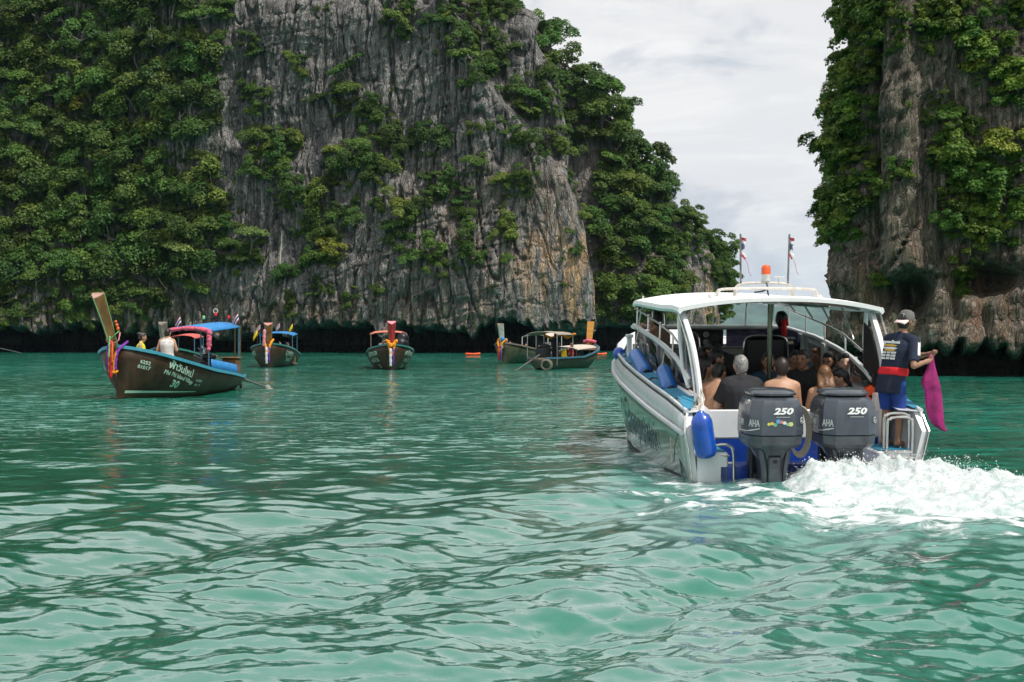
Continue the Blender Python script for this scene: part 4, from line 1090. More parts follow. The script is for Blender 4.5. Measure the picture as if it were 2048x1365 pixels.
mb = MB(); mb.box((0.05, 0.625, 0.15), (2.40, 0.04, 0.53)); mb.build('motor_well', blue_paint, boat)
mb = MB(); mb.box((0.0, 0.32, -0.14), (1.9, 0.6, 0.10)); mb.build('well_floor', blue_paint, boat)
mb = MB(); mb.box((-0.09, 0.10, 0.12), (1.50, 0.12, 0.16), bev=0.02); mb.box((-0.86, 0.0, 0.04), (0.36, 0.16, 0.30), bev=0.02); mb.build('motor_bracket', blue_paint, boat)
mb = MB(); mb.box((0, 3.0, 0.10), (2.3, 4.8, 0.06)); mb.build('cockpit_floor', gel_in, boat)

# cabin sides: lower coaming, four bays of tinted glass, upper rail
def side_lo(y): return float(np.interp(y, [0.4, 1.0, 2.4, 5.2], [0.88, 0.90, 0.95, 1.06]))
def side_hi(y): return float(np.interp(y, [1.0, 1.3, 1.8, 2.4, 3.4, 5.2], [1.08, 1.18, 1.30, 1.39, 1.49, 1.575]))
def side_x(y, t=0): return float(np.interp(y, [0.4, 3.5, 5.2], [1.17, 1.19, 1.14])) - 0.05 * t
for s in (-1, 1):
    ys = np.linspace(0.45, 5.25, 20)
    mb = MB(); mb.sheet([[Vector((s * (side_x(y) + 0.02), y, hull_pt(y, 'deck', 1).z - 0.02)), Vector((s * side_x(y), y, side_lo(y) + 0.06))] for y in ys]); w_ = mb.build('coaming', gel, boat); thicken(w_, 0.05, 0)
    mb = MB(); mb.sheet([[Vector((s * (side_x(y) - 0.06), y, 0.10)), Vector((s * (side_x(y) - 0.05), y, side_lo(y) + 0.05))] for y in ys]); w_ = mb.build('inner_lining', gel_in, boat); thicken(w_, 0.02, 0)
    bays = [(1.12, 1.925), (1.935, 2.92), (2.93, 4.02), (4.03, 5.2)]
    wall = MB()
    # mullions
    for (a, b) in [(1.85, 2.0), (2.85, 3.0), (3.95, 4.1), (5.1, 5.25)]:
        wall.loft([[Vector((s * (side_x(y) + dx_), y, z)) for (y, z) in ((a, side_lo(a)), (b, side_lo(b)), (b, side_hi(b)), (a, side_hi(a)))] for dx_ in (-0.075, -0.03)])
    # upper rail
    yr = np.linspace(1.0, 5.25, 18)
    wall.tube([Vector((s * side_x(y, 0.2), y, side_hi(y) + 0.01)) for y in yr], 0.036, 8)
    w_ = wall.build('side_frame', gel, boat)
    for (a, b) in bays:
        g = MB(); n = 5; yy = np.linspace(a, b, n)
        g.sheet([[Vector((s * (side_x(y) - 0.014), y, side_lo(y) + 0.03)), Vector((s * (side_x(y) - 0.016), y, side_hi(y) - 0.02))] for y in yy]); g_ = g.build('window_pane', tint, w_); thicken(g_, 0.008)
    # raked stern pillar of the hard top, with its dark quarter light
    mb = MB()
    pts = bez([(s * 1.17, 0.36, 0.86), (s * 1.175, 0.52, 1.20), (s * 1.19, 0.80, 1.58), (s * 1.22, 1.25, 1.95)], 6)
    pts = [Vector(q) for q in pts]
    rings = []
    for i, q in enumerate(pts):
        t = i / (len(pts) - 1); w1 = 0.075 + 0.05 * math.sin(t * math.pi)
        rings.append([q + Vector((s * 0.032, -0.012, 0)), q + Vector((s * 0.01, -0.035, 0)), q + Vector((-s * 0.032, -0.02, 0)), q + Vector((-s * 0.032, w1, 0)), q + Vector((s * 0.02, w1, 0))])
    mb.loft(rings); pil = mb.build('stern_pillar', gel, boat, angle=50)
    mb = MB(); mb.prism([Vector((s * 1.165, 0.66, 1.00)), Vector((s * 1.165, 1.14, 1.02)), Vector((s * 1.17, 1.36, 1.18)), Vector((s * 1.19, 1.42, 1.80)), Vector((s * 1.185, 1.16, 1.72)), Vector((s * 1.175, 0.86, 1.42)), Vector((s * 1.17, 0.70, 1.16))], (-0.015 * s, 0, 0)); mb.build('quarter_light', tint if s < 0 else black_vinyl, pil)
    mb = MB(); mb.tube([Vector((s * 1.18, 1.02, 1.02)), Vector((s * 1.185, 1.33, 1.22)), Vector((s * 1.20, 1.45, 1.60)), Vector((s * 1.21, 1.42, 1.93))], 0.030, 8); mb.build('pillar_frame', gel, boat)
    mb = MB(); mb.tube([q + Vector((s * 0.075, -0.05, 0.01)) for q in pts], 0.013, 6); mb.build('grab_rail', steel, boat)
    # stainless rails in the opening under the hard top
    mb = MB()
    lowr = [Vector((s * 1.16, y, float(np.interp(y, [1.35, 2.4, 5.0], [1.42, 1.66, 1.86])))) for y in (1.4, 2.2, 3.1, 4.0, 5.0)]
    mb.tube(lowr, 0.015, 6)
    for y in (2.0, 2.9, 3.8, 4.7):
        zl = float(np.interp(y, [1.35, 2.4, 5.0], [1.42, 1.66, 1.86])); mb.tube([Vector((s * 1.155, y - 0.25, zl)), Vector((s * 1.10, y + 0.12, 2.0))], 0.014, 6); mb.tube([Vector((s * 1.165, y + 0.1, side_hi(y + 0.1))), Vector((s * 1.16, y + 0.1, zl + 0.04))], 0.013, 6)
    mb.build('side_railing', steel, boat)

# hard top
def top_z(y, x, wy): 
    e = abs(x) / wy
    return float(np.interp(y, [1.05, 1.5, 3.0, 5.6], [2.10, 2.125, 2.135, 2.06])) - 0.12 * e ** 2.4 + (0.02 * math.sin(y * 1.7))
rows_t, rows_b = [], []
cy = np.linspace(1.05, 5.6, 22); cx = np.linspace(-1, 1, 25)
mb = MB()
rings = []
for y in cy:
    hw = float(np.interp(y, [1.05, 1.5, 4.5, 5.6], [1.30, 1.30, 1.24, 1.08]))
    up = [Vector((x * hw, y, top_z(y, x * hw, hw))) for x in cx]
    lip = [Vector((hw + 0.015, y, up[-1].z - 0.05)), Vector((hw - 0.01, y, up[-1].z - 0.085))]
    dn = [Vector((x * (hw - 0.05), y, top_z(y, x * hw, hw) - 0.045)) for x in cx[::-1]]
    lip2 = [Vector((-hw + 0.01, y, up[0].z - 0.085)), Vector((-hw - 0.015, y, up[0].z - 0.05))]
    rings.append(up + lip + dn + lip2)
mb.loft(rings); mb.build('hard_top', mat('white_roof', (0.84, 0.84, 0.84), 0.75, spec=0.15, var=0.03, vscale=3), boat, angle=40)
# tubular frame under the hard top
mb = MB()
for y in (1.5, 3.0, 4.6): mb.tube([Vector((x * 1.15, y, top_z(y, x * 1.15, 1.25) - 0.075)) for x in np.linspace(-1, 1, 13)], 0.016, 6)
for x in (-0.75, 0.75): mb.tube([Vector((x, y, top_z(y, x, 1.25) - 0.10)) for y in np.linspace(1.5, 4.6, 6)], 0.014, 6)
mb.build('canopy_frame', steel, boat)
mb = MB(); mb.tube([(0, 1.6, 0.12), (0, 1.6, 2.08)], 0.032, 10); mb.build('centre_pole', mat('green_brown_pole', (0.10, 0.12, 0.085), 0.25, metal=0.7, var=0.3), boat)
mb = MB(); mb.lathe([(0.10, 0), (0.10, 0.02), (0.04, 0.05)], (0, 1.6, 2.03), 14); mb.build('pole_flange', gel, boat)
# arches on the roof
for (y, hw, h) in ((1.9, 0.38, 0.155), (1.72, 0.66, 0.085)):
    zt = top_z(y, 0, 1.3)
    mb = MB(); mb.tube(bez([(-hw, y, zt - 0.01), (-hw + 0.015, y, zt + h * 0.6), (-hw + 0.10, y, zt + h), (0, y, zt + h + 0.012), (hw - 0.10, y, zt + h), (hw - 0.015, y, zt + h * 0.6), (hw, y, zt - 0.01)], 5), 0.018, 8)
    mb.tube(bez([(-hw, y + 0.10, zt - 0.01), (-hw + 0.015, y + 0.10, zt + h * 0.6), (-hw + 0.10, y + 0.10, zt + h), (0, y + 0.10, zt + h + 0.012), (hw - 0.10, y + 0.10, zt + h), (hw - 0.015, y + 0.10, zt + h * 0.6), (hw, y + 0.10, zt - 0.01)], 5), 0.012, 6)
    mb.build('roof_arch', mat('cream_tube', (0.70, 0.66, 0.60), 0.25, metal=0.3, var=0.1, vscale=20, dirt=((0.35, 0.22, 0.12), 12, 0.5)), boat)
zr = top_z(1.9, 0, 1.3) + 0.165
bea = empty('warning_beacon', parent=boat)
mb = MB(); mb.lathe([(0.055, 0), (0.057, 0.07), (0.060, 0.075), (0.060, 0.085)], (0.02, 1.9, zr + 0.03), 16); mb.box((0.02, 1.9, zr + 0.015), (0.10, 0.06, 0.03)); mb.build('beacon_base', gel_in, bea)
mb = MB(); mb.lathe([(0.060, 0), (0.060, 0.075), (0.052, 0.105), (0.034, 0.122), (0.01, 0.127)], (0.02, 1.9, zr + 0.115), 16); mb.build('beacon_lens', mat('orange_lens', (0.80, 0.10, 0.012), 0.15, coat=0.6), bea)
mb = MB(); mb.tube(bez([(0.02, 1.86, zr), (0.02, 1.82, zr - 0.06), (-0.06, 1.74, zr - 0.10), (-0.18, 1.70, zr - 0.115)], 5), 0.012, 6); mb.tube([(0.0, 1.74, zr - 0.09), (0.01, 1.70, zr - 0.2)], 0.011, 6); mb.build('beacon_cable', black_rub, boat)
mb = MB(); mb.tube([(0.20, 1.9, zr), (0.20, 1.9, zr + 0.075)], 0.017, 8); mb.tube([(0.13, 1.9, zr + 0.08), (0.27, 1.9, zr + 0.08)], 0.005, 5); mb.build('aerial_stub', gel_in, boat)
mb = MB(); mb.lathe([(0.045, 0), (0.05, 0.02), (0.03, 0.05)], (0.86, 2.3, top_z(2.3, 0.8, 1.3)), 10); mb.build('roof_fitting', gel_in, boat); mb = MB(); mb.lathe([(0.025, 0), (0.03, 0.03), (0.02, 0.05)], (-0.75, 1.75, top_z(1.75, 0.75, 1.3)), 8); mb.build('roof_fitting', gel_in, boat)
flag_red, flag_white, flag_blue = mat('flag_red', (0.50, 0.05, 0.07), 0.8), mat('flag_white', (0.75, 0.74, 0.76), 0.8), mat('flag_blue', (0.07, 0.085, 0.17), 0.8)
for s, seed in ((-1, 3), (1, 8)):
    rs = random.Random(seed)
    x = 0.325 * s + 0.0; top = Vector((x + 0.0, 1.9, zr + 0.64)); bot = Vector((x + 0.012 * -s, 1.9, zr - 0.03))
    mb = MB(); mb.tube([bot, top], 0.013, 8); pole = mb.build('flag_pole', mat('weathered_pole', (0.20, 0.19, 0.18), 0.5, metal=0.4, var=0.5, vscale=30), boat)
    # a tattered five-band flag: cloth strips of ragged length
    bands = [(0.045, flag_red), (0.03, flag_white), (0.095, flag_blue), (0.035, flag_white), (0.045, flag_red)]
    z = 0.035
    for bi, (h, m) in enumerate(bands):
        L = [0.075, 0.055, 0.065, 0.075, 0.065][bi] * rs.uniform(0.8, 1.15); n = 7
        d = (bot - top).normalized(); a = top + d * z; b = top + d * (z + h)
        dr = [0.35, 0.45, 0.55, 0.9, 1.2][bi]
        rows = []
        for i in range(n):
            t = i / (n - 1); rg = rs.uniform(-0.012, 0.012) * (1 if i > 2 else 0)
            off = Vector((L * t, 0.014 * math.sin(5 * t + bi), -L * t * dr))
            cut = 1.0 - (0.55 * t * rs.random() if i > 2 else 0)
            rows.append([a + off + Vector((rg, 0, 0)), a.lerp(b, 0.5 * cut) + off, a.lerp(b, cut) + off + Vector((rg, 0, 0))])
        mb = MB(); mb.sheet(rows)
        if bi in (1, 3, 4):           # hanging threads
            q = rows[-1][1]; mb.tube(bez([q, q + Vector((0.035, 0.01, -0.07)), q + Vector((0.05, 0, -0.16)), q + Vector((0.085, 0.01, -0.22))], 4), 0.0032, 4)
        fo = mb.build('flag_band', m, pole); z += h
# bulkhead, dash, windscreen
mb = MB(); mb.box((0, 5.28, 0.70), (2.28, 0.06, 1.20)); mb.build('bulkhead', gel_in, boat)
mb = MB(); mb.box((0, 5.16, 1.565), (2.34, 0.36, 0.06), bev=0.02); mb.build('dash_top', gel_in, boat)
mb = MB(); mb.box((-0.02, 5.235, 1.395), (0.56, 0.04, 0.26), bev=0.01); sp = mb.build('speaker_box', mat('speaker_black', (0.015, 0.013, 0.012), 0.5, var=0.3), boat)
for (x, z, r, m) in ((-0.17, 1.39, 0.075, 'g'), (0.14, 1.39, 0.075, 'g'), (-0.015, 1.45, 0.048, 'w'), (-0.015, 1.33, 0.048, 'w')):
    mb = MB(); M_ = Matrix.Rotation(math.radians(90), 3, 'X')
    mb.lathe([(r, 0), (r, 0.012), (r * 0.8, 0.016), (r * 0.72, 0.004), (r * 0.3, -0.004), (r * 0.22, 0.012), (0.004, 0.014)], (x, 5.212, z), 18, M_); mb.build('speaker', mat('speaker_grey', (0.07, 0.065, 0.055), 0.5) if m == 'g' else mat('speaker_ring', (0.55, 0.54, 0.52), 0.35), sp)
purple = bpy.data.materials.new('faded_picture'); purple.use_nodes = True
t_ = NT(purple.node_tree); b_ = purple.node_tree.nodes['Principled BSDF']; tc_ = t_.new('ShaderNodeTexCoord').outputs['Object']
t_.put(b_.inputs['Base Color'], t_.mix(t_.ramp(t_.noise(t_.mapping(tc_, (2.2, 1, 5)), 2.0, 3, 0.5), 0.45, 0.6), (0.24, 0.20, 0.36), (0.12, 0.09, 0.19))); b_.inputs['Roughness'].default_value = 0.5
mb = MB(); mb.box((0.64, 5.24, 1.40), (0.66, 0.02, 0.26)); mb.build('picture_panel', purple, boat)
mb = MB(); mb.tube(bez([(-0.55, 5.0, 1.25), (0.1, 4.98, 1.26), (0.55, 4.98, 1.25), (0.62, 4.98, 1.18)], 5), 0.016, 6); mb.tube([(-0.5, 5.0, 1.16), (0.65, 5.0, 1.15)], 0.014, 6); mb.build('dash_rail', steel, boat)
mb = MB(); mb.box((0.35, 4.7, 0.55), (1.5, 0.5, 0.85), bev=0.04); mb.build('console', black_vinyl, boat)
for x in (-1.05, -0.35, 0.1, 0.62, 1.05): mb = MB(); mb.tube([(x, 5.30, 1.59), (x * 0.97, 5.10, 2.04)], 0.014, 6); mb.build('windscreen_post', steel, boat)
# helm seat and the benches
mb = MB(); mb.box((0.46, 3.55, 1.12), (0.62, 0.10, 0.76), bev=0.06); hs = mb.build('helm_seat', black_vinyl, boat)
mb = MB(); mb.tube(bez([(0.13, 3.49, 0.70), (0.14, 3.49, 1.35), (0.22, 3.49, 1.50), (0.46, 3.49, 1.515), (0.70, 3.49, 1.50), (0.78, 3.49, 1.35), (0.79, 3.49, 0.70)], 4), 0.016, 6); mb.tube([(0.13, 3.485, 0.82), (0.79, 3.485, 0.82)], 0.014, 6); mb.build('seat_frame', steel, hs)
mb = MB(); mb.box((0.46, 3.75, 0.62), (0.60, 0.45, 0.12), bev=0.04); mb.build('seat_cushion', black_vinyl, hs)
mb = MB(); mb.box((0.46, 3.75, 0.34), (0.52, 0.40, 0.42), bev=0.02); mb.build('seat_box', gel_in, boat)
mb = MB(); mb.box((0, 1.15, 0.38), (2.1, 0.50, 0.14), bev=0.04); mb.box((0, 1.15, 0.22), (2.0, 0.40, 0.2)); mb.build('stern_bench', gel_in, boat)
for s in (-1, 1):
    mb = MB(); mb.box((0.88 * s, 2.9, 0.38), (0.42, 2.8, 0.14), bev=0.04); mb.box((0.90 * s, 2.9, 0.22), (0.36, 2.7, 0.2)); mb.build('side_bench', black_vinyl, boat)
mb = MB(); mb.box((-0.42, 3.3, 0.93), (0.55, 0.10, 0.75), bev=0.05); mb.build('seat_back', black_vinyl, boat)
mb = MB(); mb.tube(bez([(-0.86, 3.0, 0.9), (-0.88, 3.0, 1.5), (-0.75, 3.0, 1.58), (-0.62, 3.0, 1.5), (-0.6, 3.0, 0.9)], 4), 0.015, 6); mb.box((-0.74, 3.03, 1.2), (0.26, 0.06, 0.62), bev=0.03, mi=1); mb.build('forward_seat', [steel, black_vinyl], boat)
# bow post and bollard on the port side
mb = MB(); mb.box((-1.22, 5.15, 1.26), (0.07, 0.07, 0.30), bev=0.01); mb.box((-1.22, 5.15, 1.43), (0.11, 0.11, 0.05), bev=0.01); mb.build('mooring_post', gel, boat)
# ladder on the starboard platform, boarding handle on the port one
mb = MB()
for (y, dz) in ((-0.08, 0), (0.03, 0.035)):
    mb.tube(bez([(0.965, y, -0.10), (0.97, y, 0.64 + dz), (1.00, y, 0.72 + dz), (1.06, y, 0.745 + dz), (1.19, y, 0.745 + dz), (1.25, y, 0.72 + dz), (1.275, y, 0.64 + dz), (1.27, y, -0.10)], 4), 0.018, 8)
for z in (0.33, 0.27): mb.tube([(0.97, -0.08, z), (1.272, -0.08, z)], 0.016, 8)
for z in (0.33,): mb.box((1.12, -0.02, z + 0.012), (0.29, 0.11, 0.015))
mb.build('boarding_ladder', steel, boat)
mb = MB()
mb.tube(bez([(-1.14, -0.04, 0.40), (-1.02, -0.06, 0.43), (-0.93, -0.07, 0.42), (-0.875, -0.08, 0.34), (-0.865, -0.09, -0.05)], 4), 0.017, 8); mb.tube(bez([(-1.12, -0.05, 0.30), (-1.02, -0.07, 0.31), (-0.92, -0.08, 0.30)], 3), 0.013, 6); mb.tube([(-1.13, 0.0, 0.42), (-1.15, -0.02, -0.05)], 0.017, 8)
mb.build('boarding_handle', steel, boat)
# name painted along the port side
for (body, y0, sz, zf) in (('Channpokin', 3.3, 0.50, 0.50),):
    c0 = hull_pt(y0, 'chine', -1).lerp(hull_pt(y0, 'rub', -1), zf); n_ = Vector((-1, 0.03, -0.12)).normalized()
    def wrap_hull(tx, ty):
        y = y0 - tx; f_ = zf + ty / 0.75; c, r = hull_pt(y, 'chine', -1), hull_pt(y, 'rub', -1)
        q = c.lerp(r, f_); return q + Vector((-0.050, 0, 0))
    text(body, sz, navy_ink, boat, None, 'hull_name', shear=0.15, width=1.30, bold=0.006, wrap=wrap_hull)
mb = MB()
for i in range(1): mb.prism([Vector((-1.405, 0.62, 0.42)), Vector((-1.405, 0.58, 0.42)), Vector((-1.37, 0.36, -0.02)), Vector((-1.37, 0.44, -0.02))], (-0.006, 0, 0))
mb.build('hull_stripe', navy_ink, boat)

# outboard motors: parts of the boat
cowl_m = mat('motor_grey', (0.062, 0.075, 0.095), 0.27, metal=0.35, coat=0.5, var=0.10, vscale=4, dirt=((0.15, 0.15, 0.15), 7, 0.30))
cowl_d = mat('motor_dark', (0.020, 0.025, 0.032), 0.4, metal=0.2, var=0.2)
leg_m = mat('motor_leg', (0.075, 0.085, 0.10), 0.35, metal=0.3, coat=0.3, var=0.2, dirt=((0.02, 0.02, 0.02), 6, 0.5))
silver = mat('silver_ink', (0.55, 0.56, 0.56), 0.3, metal=0.4)
def motor(cx, stickers):
    m = empty('outboard_motor', parent=boat)
    c = Vector((cx, -0.36, 0))
    def oct_ring(z, hw, y0, y1, bev, bev2, k=1.0):
        return [c + Vector(q) for q in ((-hw + bev, y0, z), (hw - bev, y0, z), (hw - 0.02, y0 + bev2 * .7, z), (hw, y0 + bev2 * 1.6, z), (hw, y1 - bev, z), (hw - bev, y1, z), (-hw + bev, y1, z), (-hw, y1 - bev, z), (-hw, y0 + bev2 * 1.6, z), (-hw + 0.02, y0 + bev2 * .7, z))]
    mb = MB()
    mb.loft([oct_ring(0.46, 0.285, -0.30, 0.30, .12, .12), oct_ring(0.50, 0.315, -0.335, 0.33, .13, .13), oct_ring(0.60, 0.328, -0.350, 0.345, .14, .14)]); mb.build('lower_cowl', cowl_d if False else leg_m, m, angle=28)
    mb = MB()
    mb.loft([oct_ring(0.605, 0.324, -0.345, 0.34, .14, .14), oct_ring(0.615, 0.333, -0.357, 0.35, .14, .14), oct_ring(0.80, 0.330, -0.355, 0.345, .14, .14), oct_ring(0.93, 0.318, -0.335, 0.33, .14, .14), oct_ring(1.00, 0.292, -0.300, 0.31, .14, .14), oct_ring(1.03, 0.26, -0.26, 0.28, .14, .13)]); mb.build('cowl', cowl_m, m, angle=24)
    mb = MB(); mb.loft([oct_ring(1.028, 0.245, -0.235, 0.27, .13, .12), oct_ring(1.06, 0.235, -0.20, 0.26, .13, .12)]); mb.build('cowl_vent', mat('vent_black', (0.008, 0.008, 0.009), 0.6), m)
    mb = MB()
    mb.loft([oct_ring(1.052, 0.265, -0.255, 0.28, .15, .13), oct_ring(1.075, 0.27, -0.262, 0.285, .15, .13), oct_ring(1.10, 0.25, -0.225, 0.27, .15, .13), oct_ring(1.115, 0.19, -0.14, 0.22, .12, .1)]); mb.build('top_cap', cowl_m, m, angle=35)
    # midsection and leg
    mb = MB()
    def lring(z, hw, y0, y1, b): return [c + Vector(q) for q in ((-hw + b, y0, z), (hw - b, y0, z), (hw, y0 + b * 1.5, z), (hw, y1 - b, z), (hw - b, y1, z), (-hw + b, y1, z), (-hw, y1 - b, z), (-hw, y0 + b * 1.5, z))]
    mb.loft([lring(0.47, 0.24, -0.26, 0.26, .08), lring(0.40, 0.19, -0.22, 0.22, .07), lring(0.30, 0.135, -0.19, 0.18, .05), lring(0.05, 0.105, -0.18, 0.15, .04), lring(-0.35, 0.085, -0.16, 0.12, .03)]); mb.build('midsection', leg_m, m, angle=30)
    mb = MB(); mb.box(c + Vector((0, -0.21, 0.19)), (0.15, 0.03, 0.34), bev=0.02); mb.ball(c + Vector((0, -0.225, 0.30)), (0.03, 0.012, 0.022), 8, mi=1); mb.build('exhaust_panel', [leg_m, cowl_d], m)
    for s in (-1, 1):
        mb = MB(); mb.tube(bez([c + Vector((s * 0.16, -0.18, 0.46)), c + Vector((s * 0.15, -0.20, 0.36)), c + Vector((s * 0.125, -0.20, 0.22)), c + Vector((s * 0.115, -0.19, 0.0)), c + Vector((s * 0.11, -0.18, -0.25))], 4), [0.02, 0.03, 0.032, 0.03, 0.03, 0.03, 0.03, 0.03, 0.03, 0.03, 0.03, 0.03, 0.03, 0.028, 0.026, 0.024, 0.02], 8); mb.build('leg_fairing', leg_m, m)
    mb = MB(); mb.box(c + Vector((0, 0.34, 0.20)), (0.34, 0.16, 0.46), bev=0.03); mb.box(c + Vector((0, 0.26, 0.02)), (0.28, 0.2, 0.18), bev=0.03); mb.build('clamp_bracket', cowl_d, m)
    # lettering
    text('250', 0.098, white_ink, m, frame(c + Vector((0.045, -0.3605, 0.885)), (1, 0, 0), (0, 0.10, 1)), 'power_number', shear=0.25, width=1.45, bold=0.004)
    mb = MB(); mb.box(c + Vector((0.05, -0.3575, 0.822)), (0.16, 0.004, 0.006)); mb.build('trim_line', silver, m)
    text('YAM', 0.105, silver, m, frame(c + Vector((-0.334, 0.02, 0.735)), (0, -1, 0), (0, 0, 1)), 'maker_name', width=0.9, bold=0.003)
    text('AHA', 0.105, silver, m, frame(c + Vector((-0.268, -0.302, 0.745)), (0.74, -0.66, 0), (0, 0, 1)), 'maker_name', width=0.62, bold=0.003)
    mb = MB(); mb.tube(bez([c + Vector((-0.336, 0.1, 0.64)), c + Vector((-0.334, -0.14, 0.65)), c + Vector((-0.31, -0.27, 0.665)), c + Vector((-0.215, -0.345, 0.69))], 4), 0.006, 5); mb.build('side_flash', silver, m)
    mb = MB()
    for a in range(16):
        b0, b1 = a * math.pi / 8, (a + 1) * math.pi / 8
        X = Vector((0.70, 0.71, 0)); Z = Vector((0, 0, 1)); o_ = c + Vector((0.283, -0.294, 0.78))
        mb.tube([o_ + (X * math.cos(b0) + Z * math.sin(b0)) * 0.034, o_ + (X * math.cos(b1) + Z * math.sin(b1)) * 0.034], 0.004, 4)
    for a in range(3):
        b0 = math.pi / 2 + a * 2.094; mb.tube([o_, o_ + (X * math.cos(b0) + Z * math.sin(b0)) * 0.034], 0.004, 4)
    mb.build('maker_emblem', silver, m)
    if stickers:
        rs = random.Random(4)
        for i, col in enumerate([(0.55, 0.60, 0.12), (0.75, 0.45, 0.05), (0.12, 0.40, 0.25), (0.10, 0.35, 0.6), (0.7, 0.2, 0.2), (0.7, 0.68, 0.6), (0.15, 0.45, 0.4), (0.6, 0.6, 0.2)]):
            mb = MB(); x = -0.115 + i * 0.036; z = 0.755 + rs.uniform(-0.022, 0.022); r = rs.uniform(0.018, 0.028)
            mb.prism([c + Vector((x + r * math.cos(q * 1.0472) * 1.1, -0.3625, z + r * math.sin(q * 1.0472))) for q in range(6)], (0, -0.001, 0)); mb.build('sticker', mat('sticker_%d' % i, col, 0.5), m)
    return m
motor(-0.515, True); motor(0.335, False)
# coiled rope hung between the motors
mb = MB()
for k in range(5):
    mb.tube([Vector((-0.13 + (0.10 + 0.008 * k) * math.cos(a), -0.18 - 0.02 * k, 0.60 + (0.25 + 0.012 * k) * math.sin(a))) for a in np.linspace(0, 2 * math.pi, 22)], 0.010, 6)
o = mb.build('coiled_rope', rope_m); o.matrix_world = MS; tag(o, 'coil of pale rope hung on the transom between the two motors', 'rope')

# fenders
fender_b = mat('fender_blue', (0.006, 0.075, 0.42), 0.30, coat=0.5, var=0.2, vscale=6, bump=0.004, bscale=10, dirt=((0.01, 0.02, 0.08), 5, 0.4))
fender_l = mat('fender_pale_blue', (0.010, 0.13, 0.46), 0.35, coat=0.3, var=0.2, vscale=6, bump=0.003, bscale=12)
fender_t = mat('fender_teal', (0.006, 0.12, 0.30), 0.4, var=0.2, vscale=6)
def fender(label, a, b, r, m, rope_to=None, open_end=False):
    a, b = Vector(a), Vector(b); root = empty('boat_fender', MS); tag(root, label, 'fender', 'blue fenders of the speedboat')
    d = (b - a); L = d.length; q = Vector((0, 0, 1)).rotation_difference(d.normalized()).to_matrix()
    mb = MB(); mb.lathe([(0.01, 0), (r * 0.30, 0.005), (r * 0.42, 0.03), (r * 0.75, 0.06), (r * 0.97, 0.12), (r, 0.17), (r * 0.985, L * 0.5), (r, L - 0.10), (r * 0.96, L - 0.06), (r * 0.80, L - 0.025), (r * 0.45, L - 0.004), (r * 0.2, L - 0.02), (0.01, L - 0.02)], a, 20, q); mb.build('fender_body', m, root)
    if open_end:
        mb = MB(); mb.lathe([(r * 0.72, 0), (r * 0.75, 0.03), (0.01, 0.035)], a + d * (1 - 0.02 / L), 14, q); mb.build('end_cap', black_rub, root)
    if rope_to:
        mb = MB(); mb.tube([a] + [Vector(p_) for p_ in rope_to], 0.009, 6); mb.build('fender_rope', rope_m, root)
    return root
f0 = BL(1400, 822, -0.17); f1 = BL(1414, 917, -0.17)
fender('large bright blue fender hanging at the port stern corner', f0, f1, 0.127, fender_b, [Vector((-1.14, 0.30, 0.93)), Vector((-1.16, 0.42, 1.05))])
g0 = BL(1270, 708, 3.9) + Vector((-0.02, 0, 0.02)); g1 = BL(1293, 750, 3.3) + Vector((-0.02, 0, 0.02)); fender('pale blue fender lying on the side deck nearer the bow', g0, g1 + Vector((0, -0.2, 0)), 0.105, fender_l, [BL(1277, 660, 4.4)], True)
g0 = BL(1327, 738, 2.1) + Vector((-0.02, 0, 0.02)); g1 = BL(1342, 784, 1.7) + Vector((-0.02, 0, 0.02)); fender('pale blue fender lying on the side deck by the cleat', g0, g1 + Vector((0, -0.15, 0)), 0.105, fender_l, [BL(1331, 692, 2.9)], True)
g0 = BL(1812, 843, 0.45); g1 = BL(1812, 942, 0.45); fender('teal blue fender standing on the starboard platform behind the ladder', g0, g1, 0.085, fender_t)
bc = BL(1238, 708, 5.5); root = empty('buoy_ball', MS); tag(root, 'round blue ball buoy tied to the port bow rail', 'buoy')
mb = MB(); mb.ball(bc, (0.10, 0.10, 0.105), 16); mb.build('ball_body', fender_b, root); mb = MB(); mb.tube([bc + Vector((0.08, 0, 0.03)), Vector((-1.22, 5.15, 1.35))], 0.02, 6); mb.build('ball_rope', rope_dark, root)
# mooring lines on the port side
def line(label, pts, r, m, name='mooring_line'):
    mb = MB(); mb.tube(bez(pts, 6), r, 6); o = mb.build(name, m); o.matrix_world = MS; tag(o, label, 'rope', 'ropes of the speedboat'); return o
line('pale rope running from the window rail to the side deck cleat', [BL(1318, 675, 3.1), BL(1345, 735, 2.2), BL(1358, 787, 1.5)], 0.009, rope_m)
line('pale rope end dangling down the port hull below the cleat', [BL(1357, 790, 1.45), BL(1352, 800, 1.3) + Vector((-0.08, 0, 0)), BL(1346, 860, 0.9) + Vector((-0.03, 0, 0)), BL(1352, 927, 0.55) + Vector((-0.05, 0, 0))], 0.009, rope_m)
line('brown rope looped down from the stern pillar foot along the hull', [BL(1398, 795, 0.35), BL(1375, 830, 0.2) + Vector((-0.02, 0, 0)), BL(1360, 880, 0.3) + Vector((-0.05, 0, 0)), BL(1356, 925, 0.5) + Vector((-0.05, 0, 0))], 0.007, rope_dark)
line('pale rope knotted round the port pillar foot', [BL(1396, 790, 0.25), BL(1402, 805, 0.2), BL(1394, 818, 0.15), BL(1404, 826, 0.1)], 0.014, rope_m)
line('white line tied along the starboard stern corner', [BL(1803, 790, 0.5), BL(1812, 812, 0.4), BL(1806, 840, 0.3), BL(1822, 815, 0.35), BL(1838, 842, 0.1), BL(1841, 900, 0.0)], 0.011, rope_m)
mb = MB(); q = BL(1358, 785, 1.5); mb.box(q, (0.05, 0.10, 0.03), bev=0.01); mb.tube([q + Vector((0, -0.1, 0.03)), q + Vector((0, 0.1, 0.03))], 0.016, 6); mb.build('cleat', steel, boat)

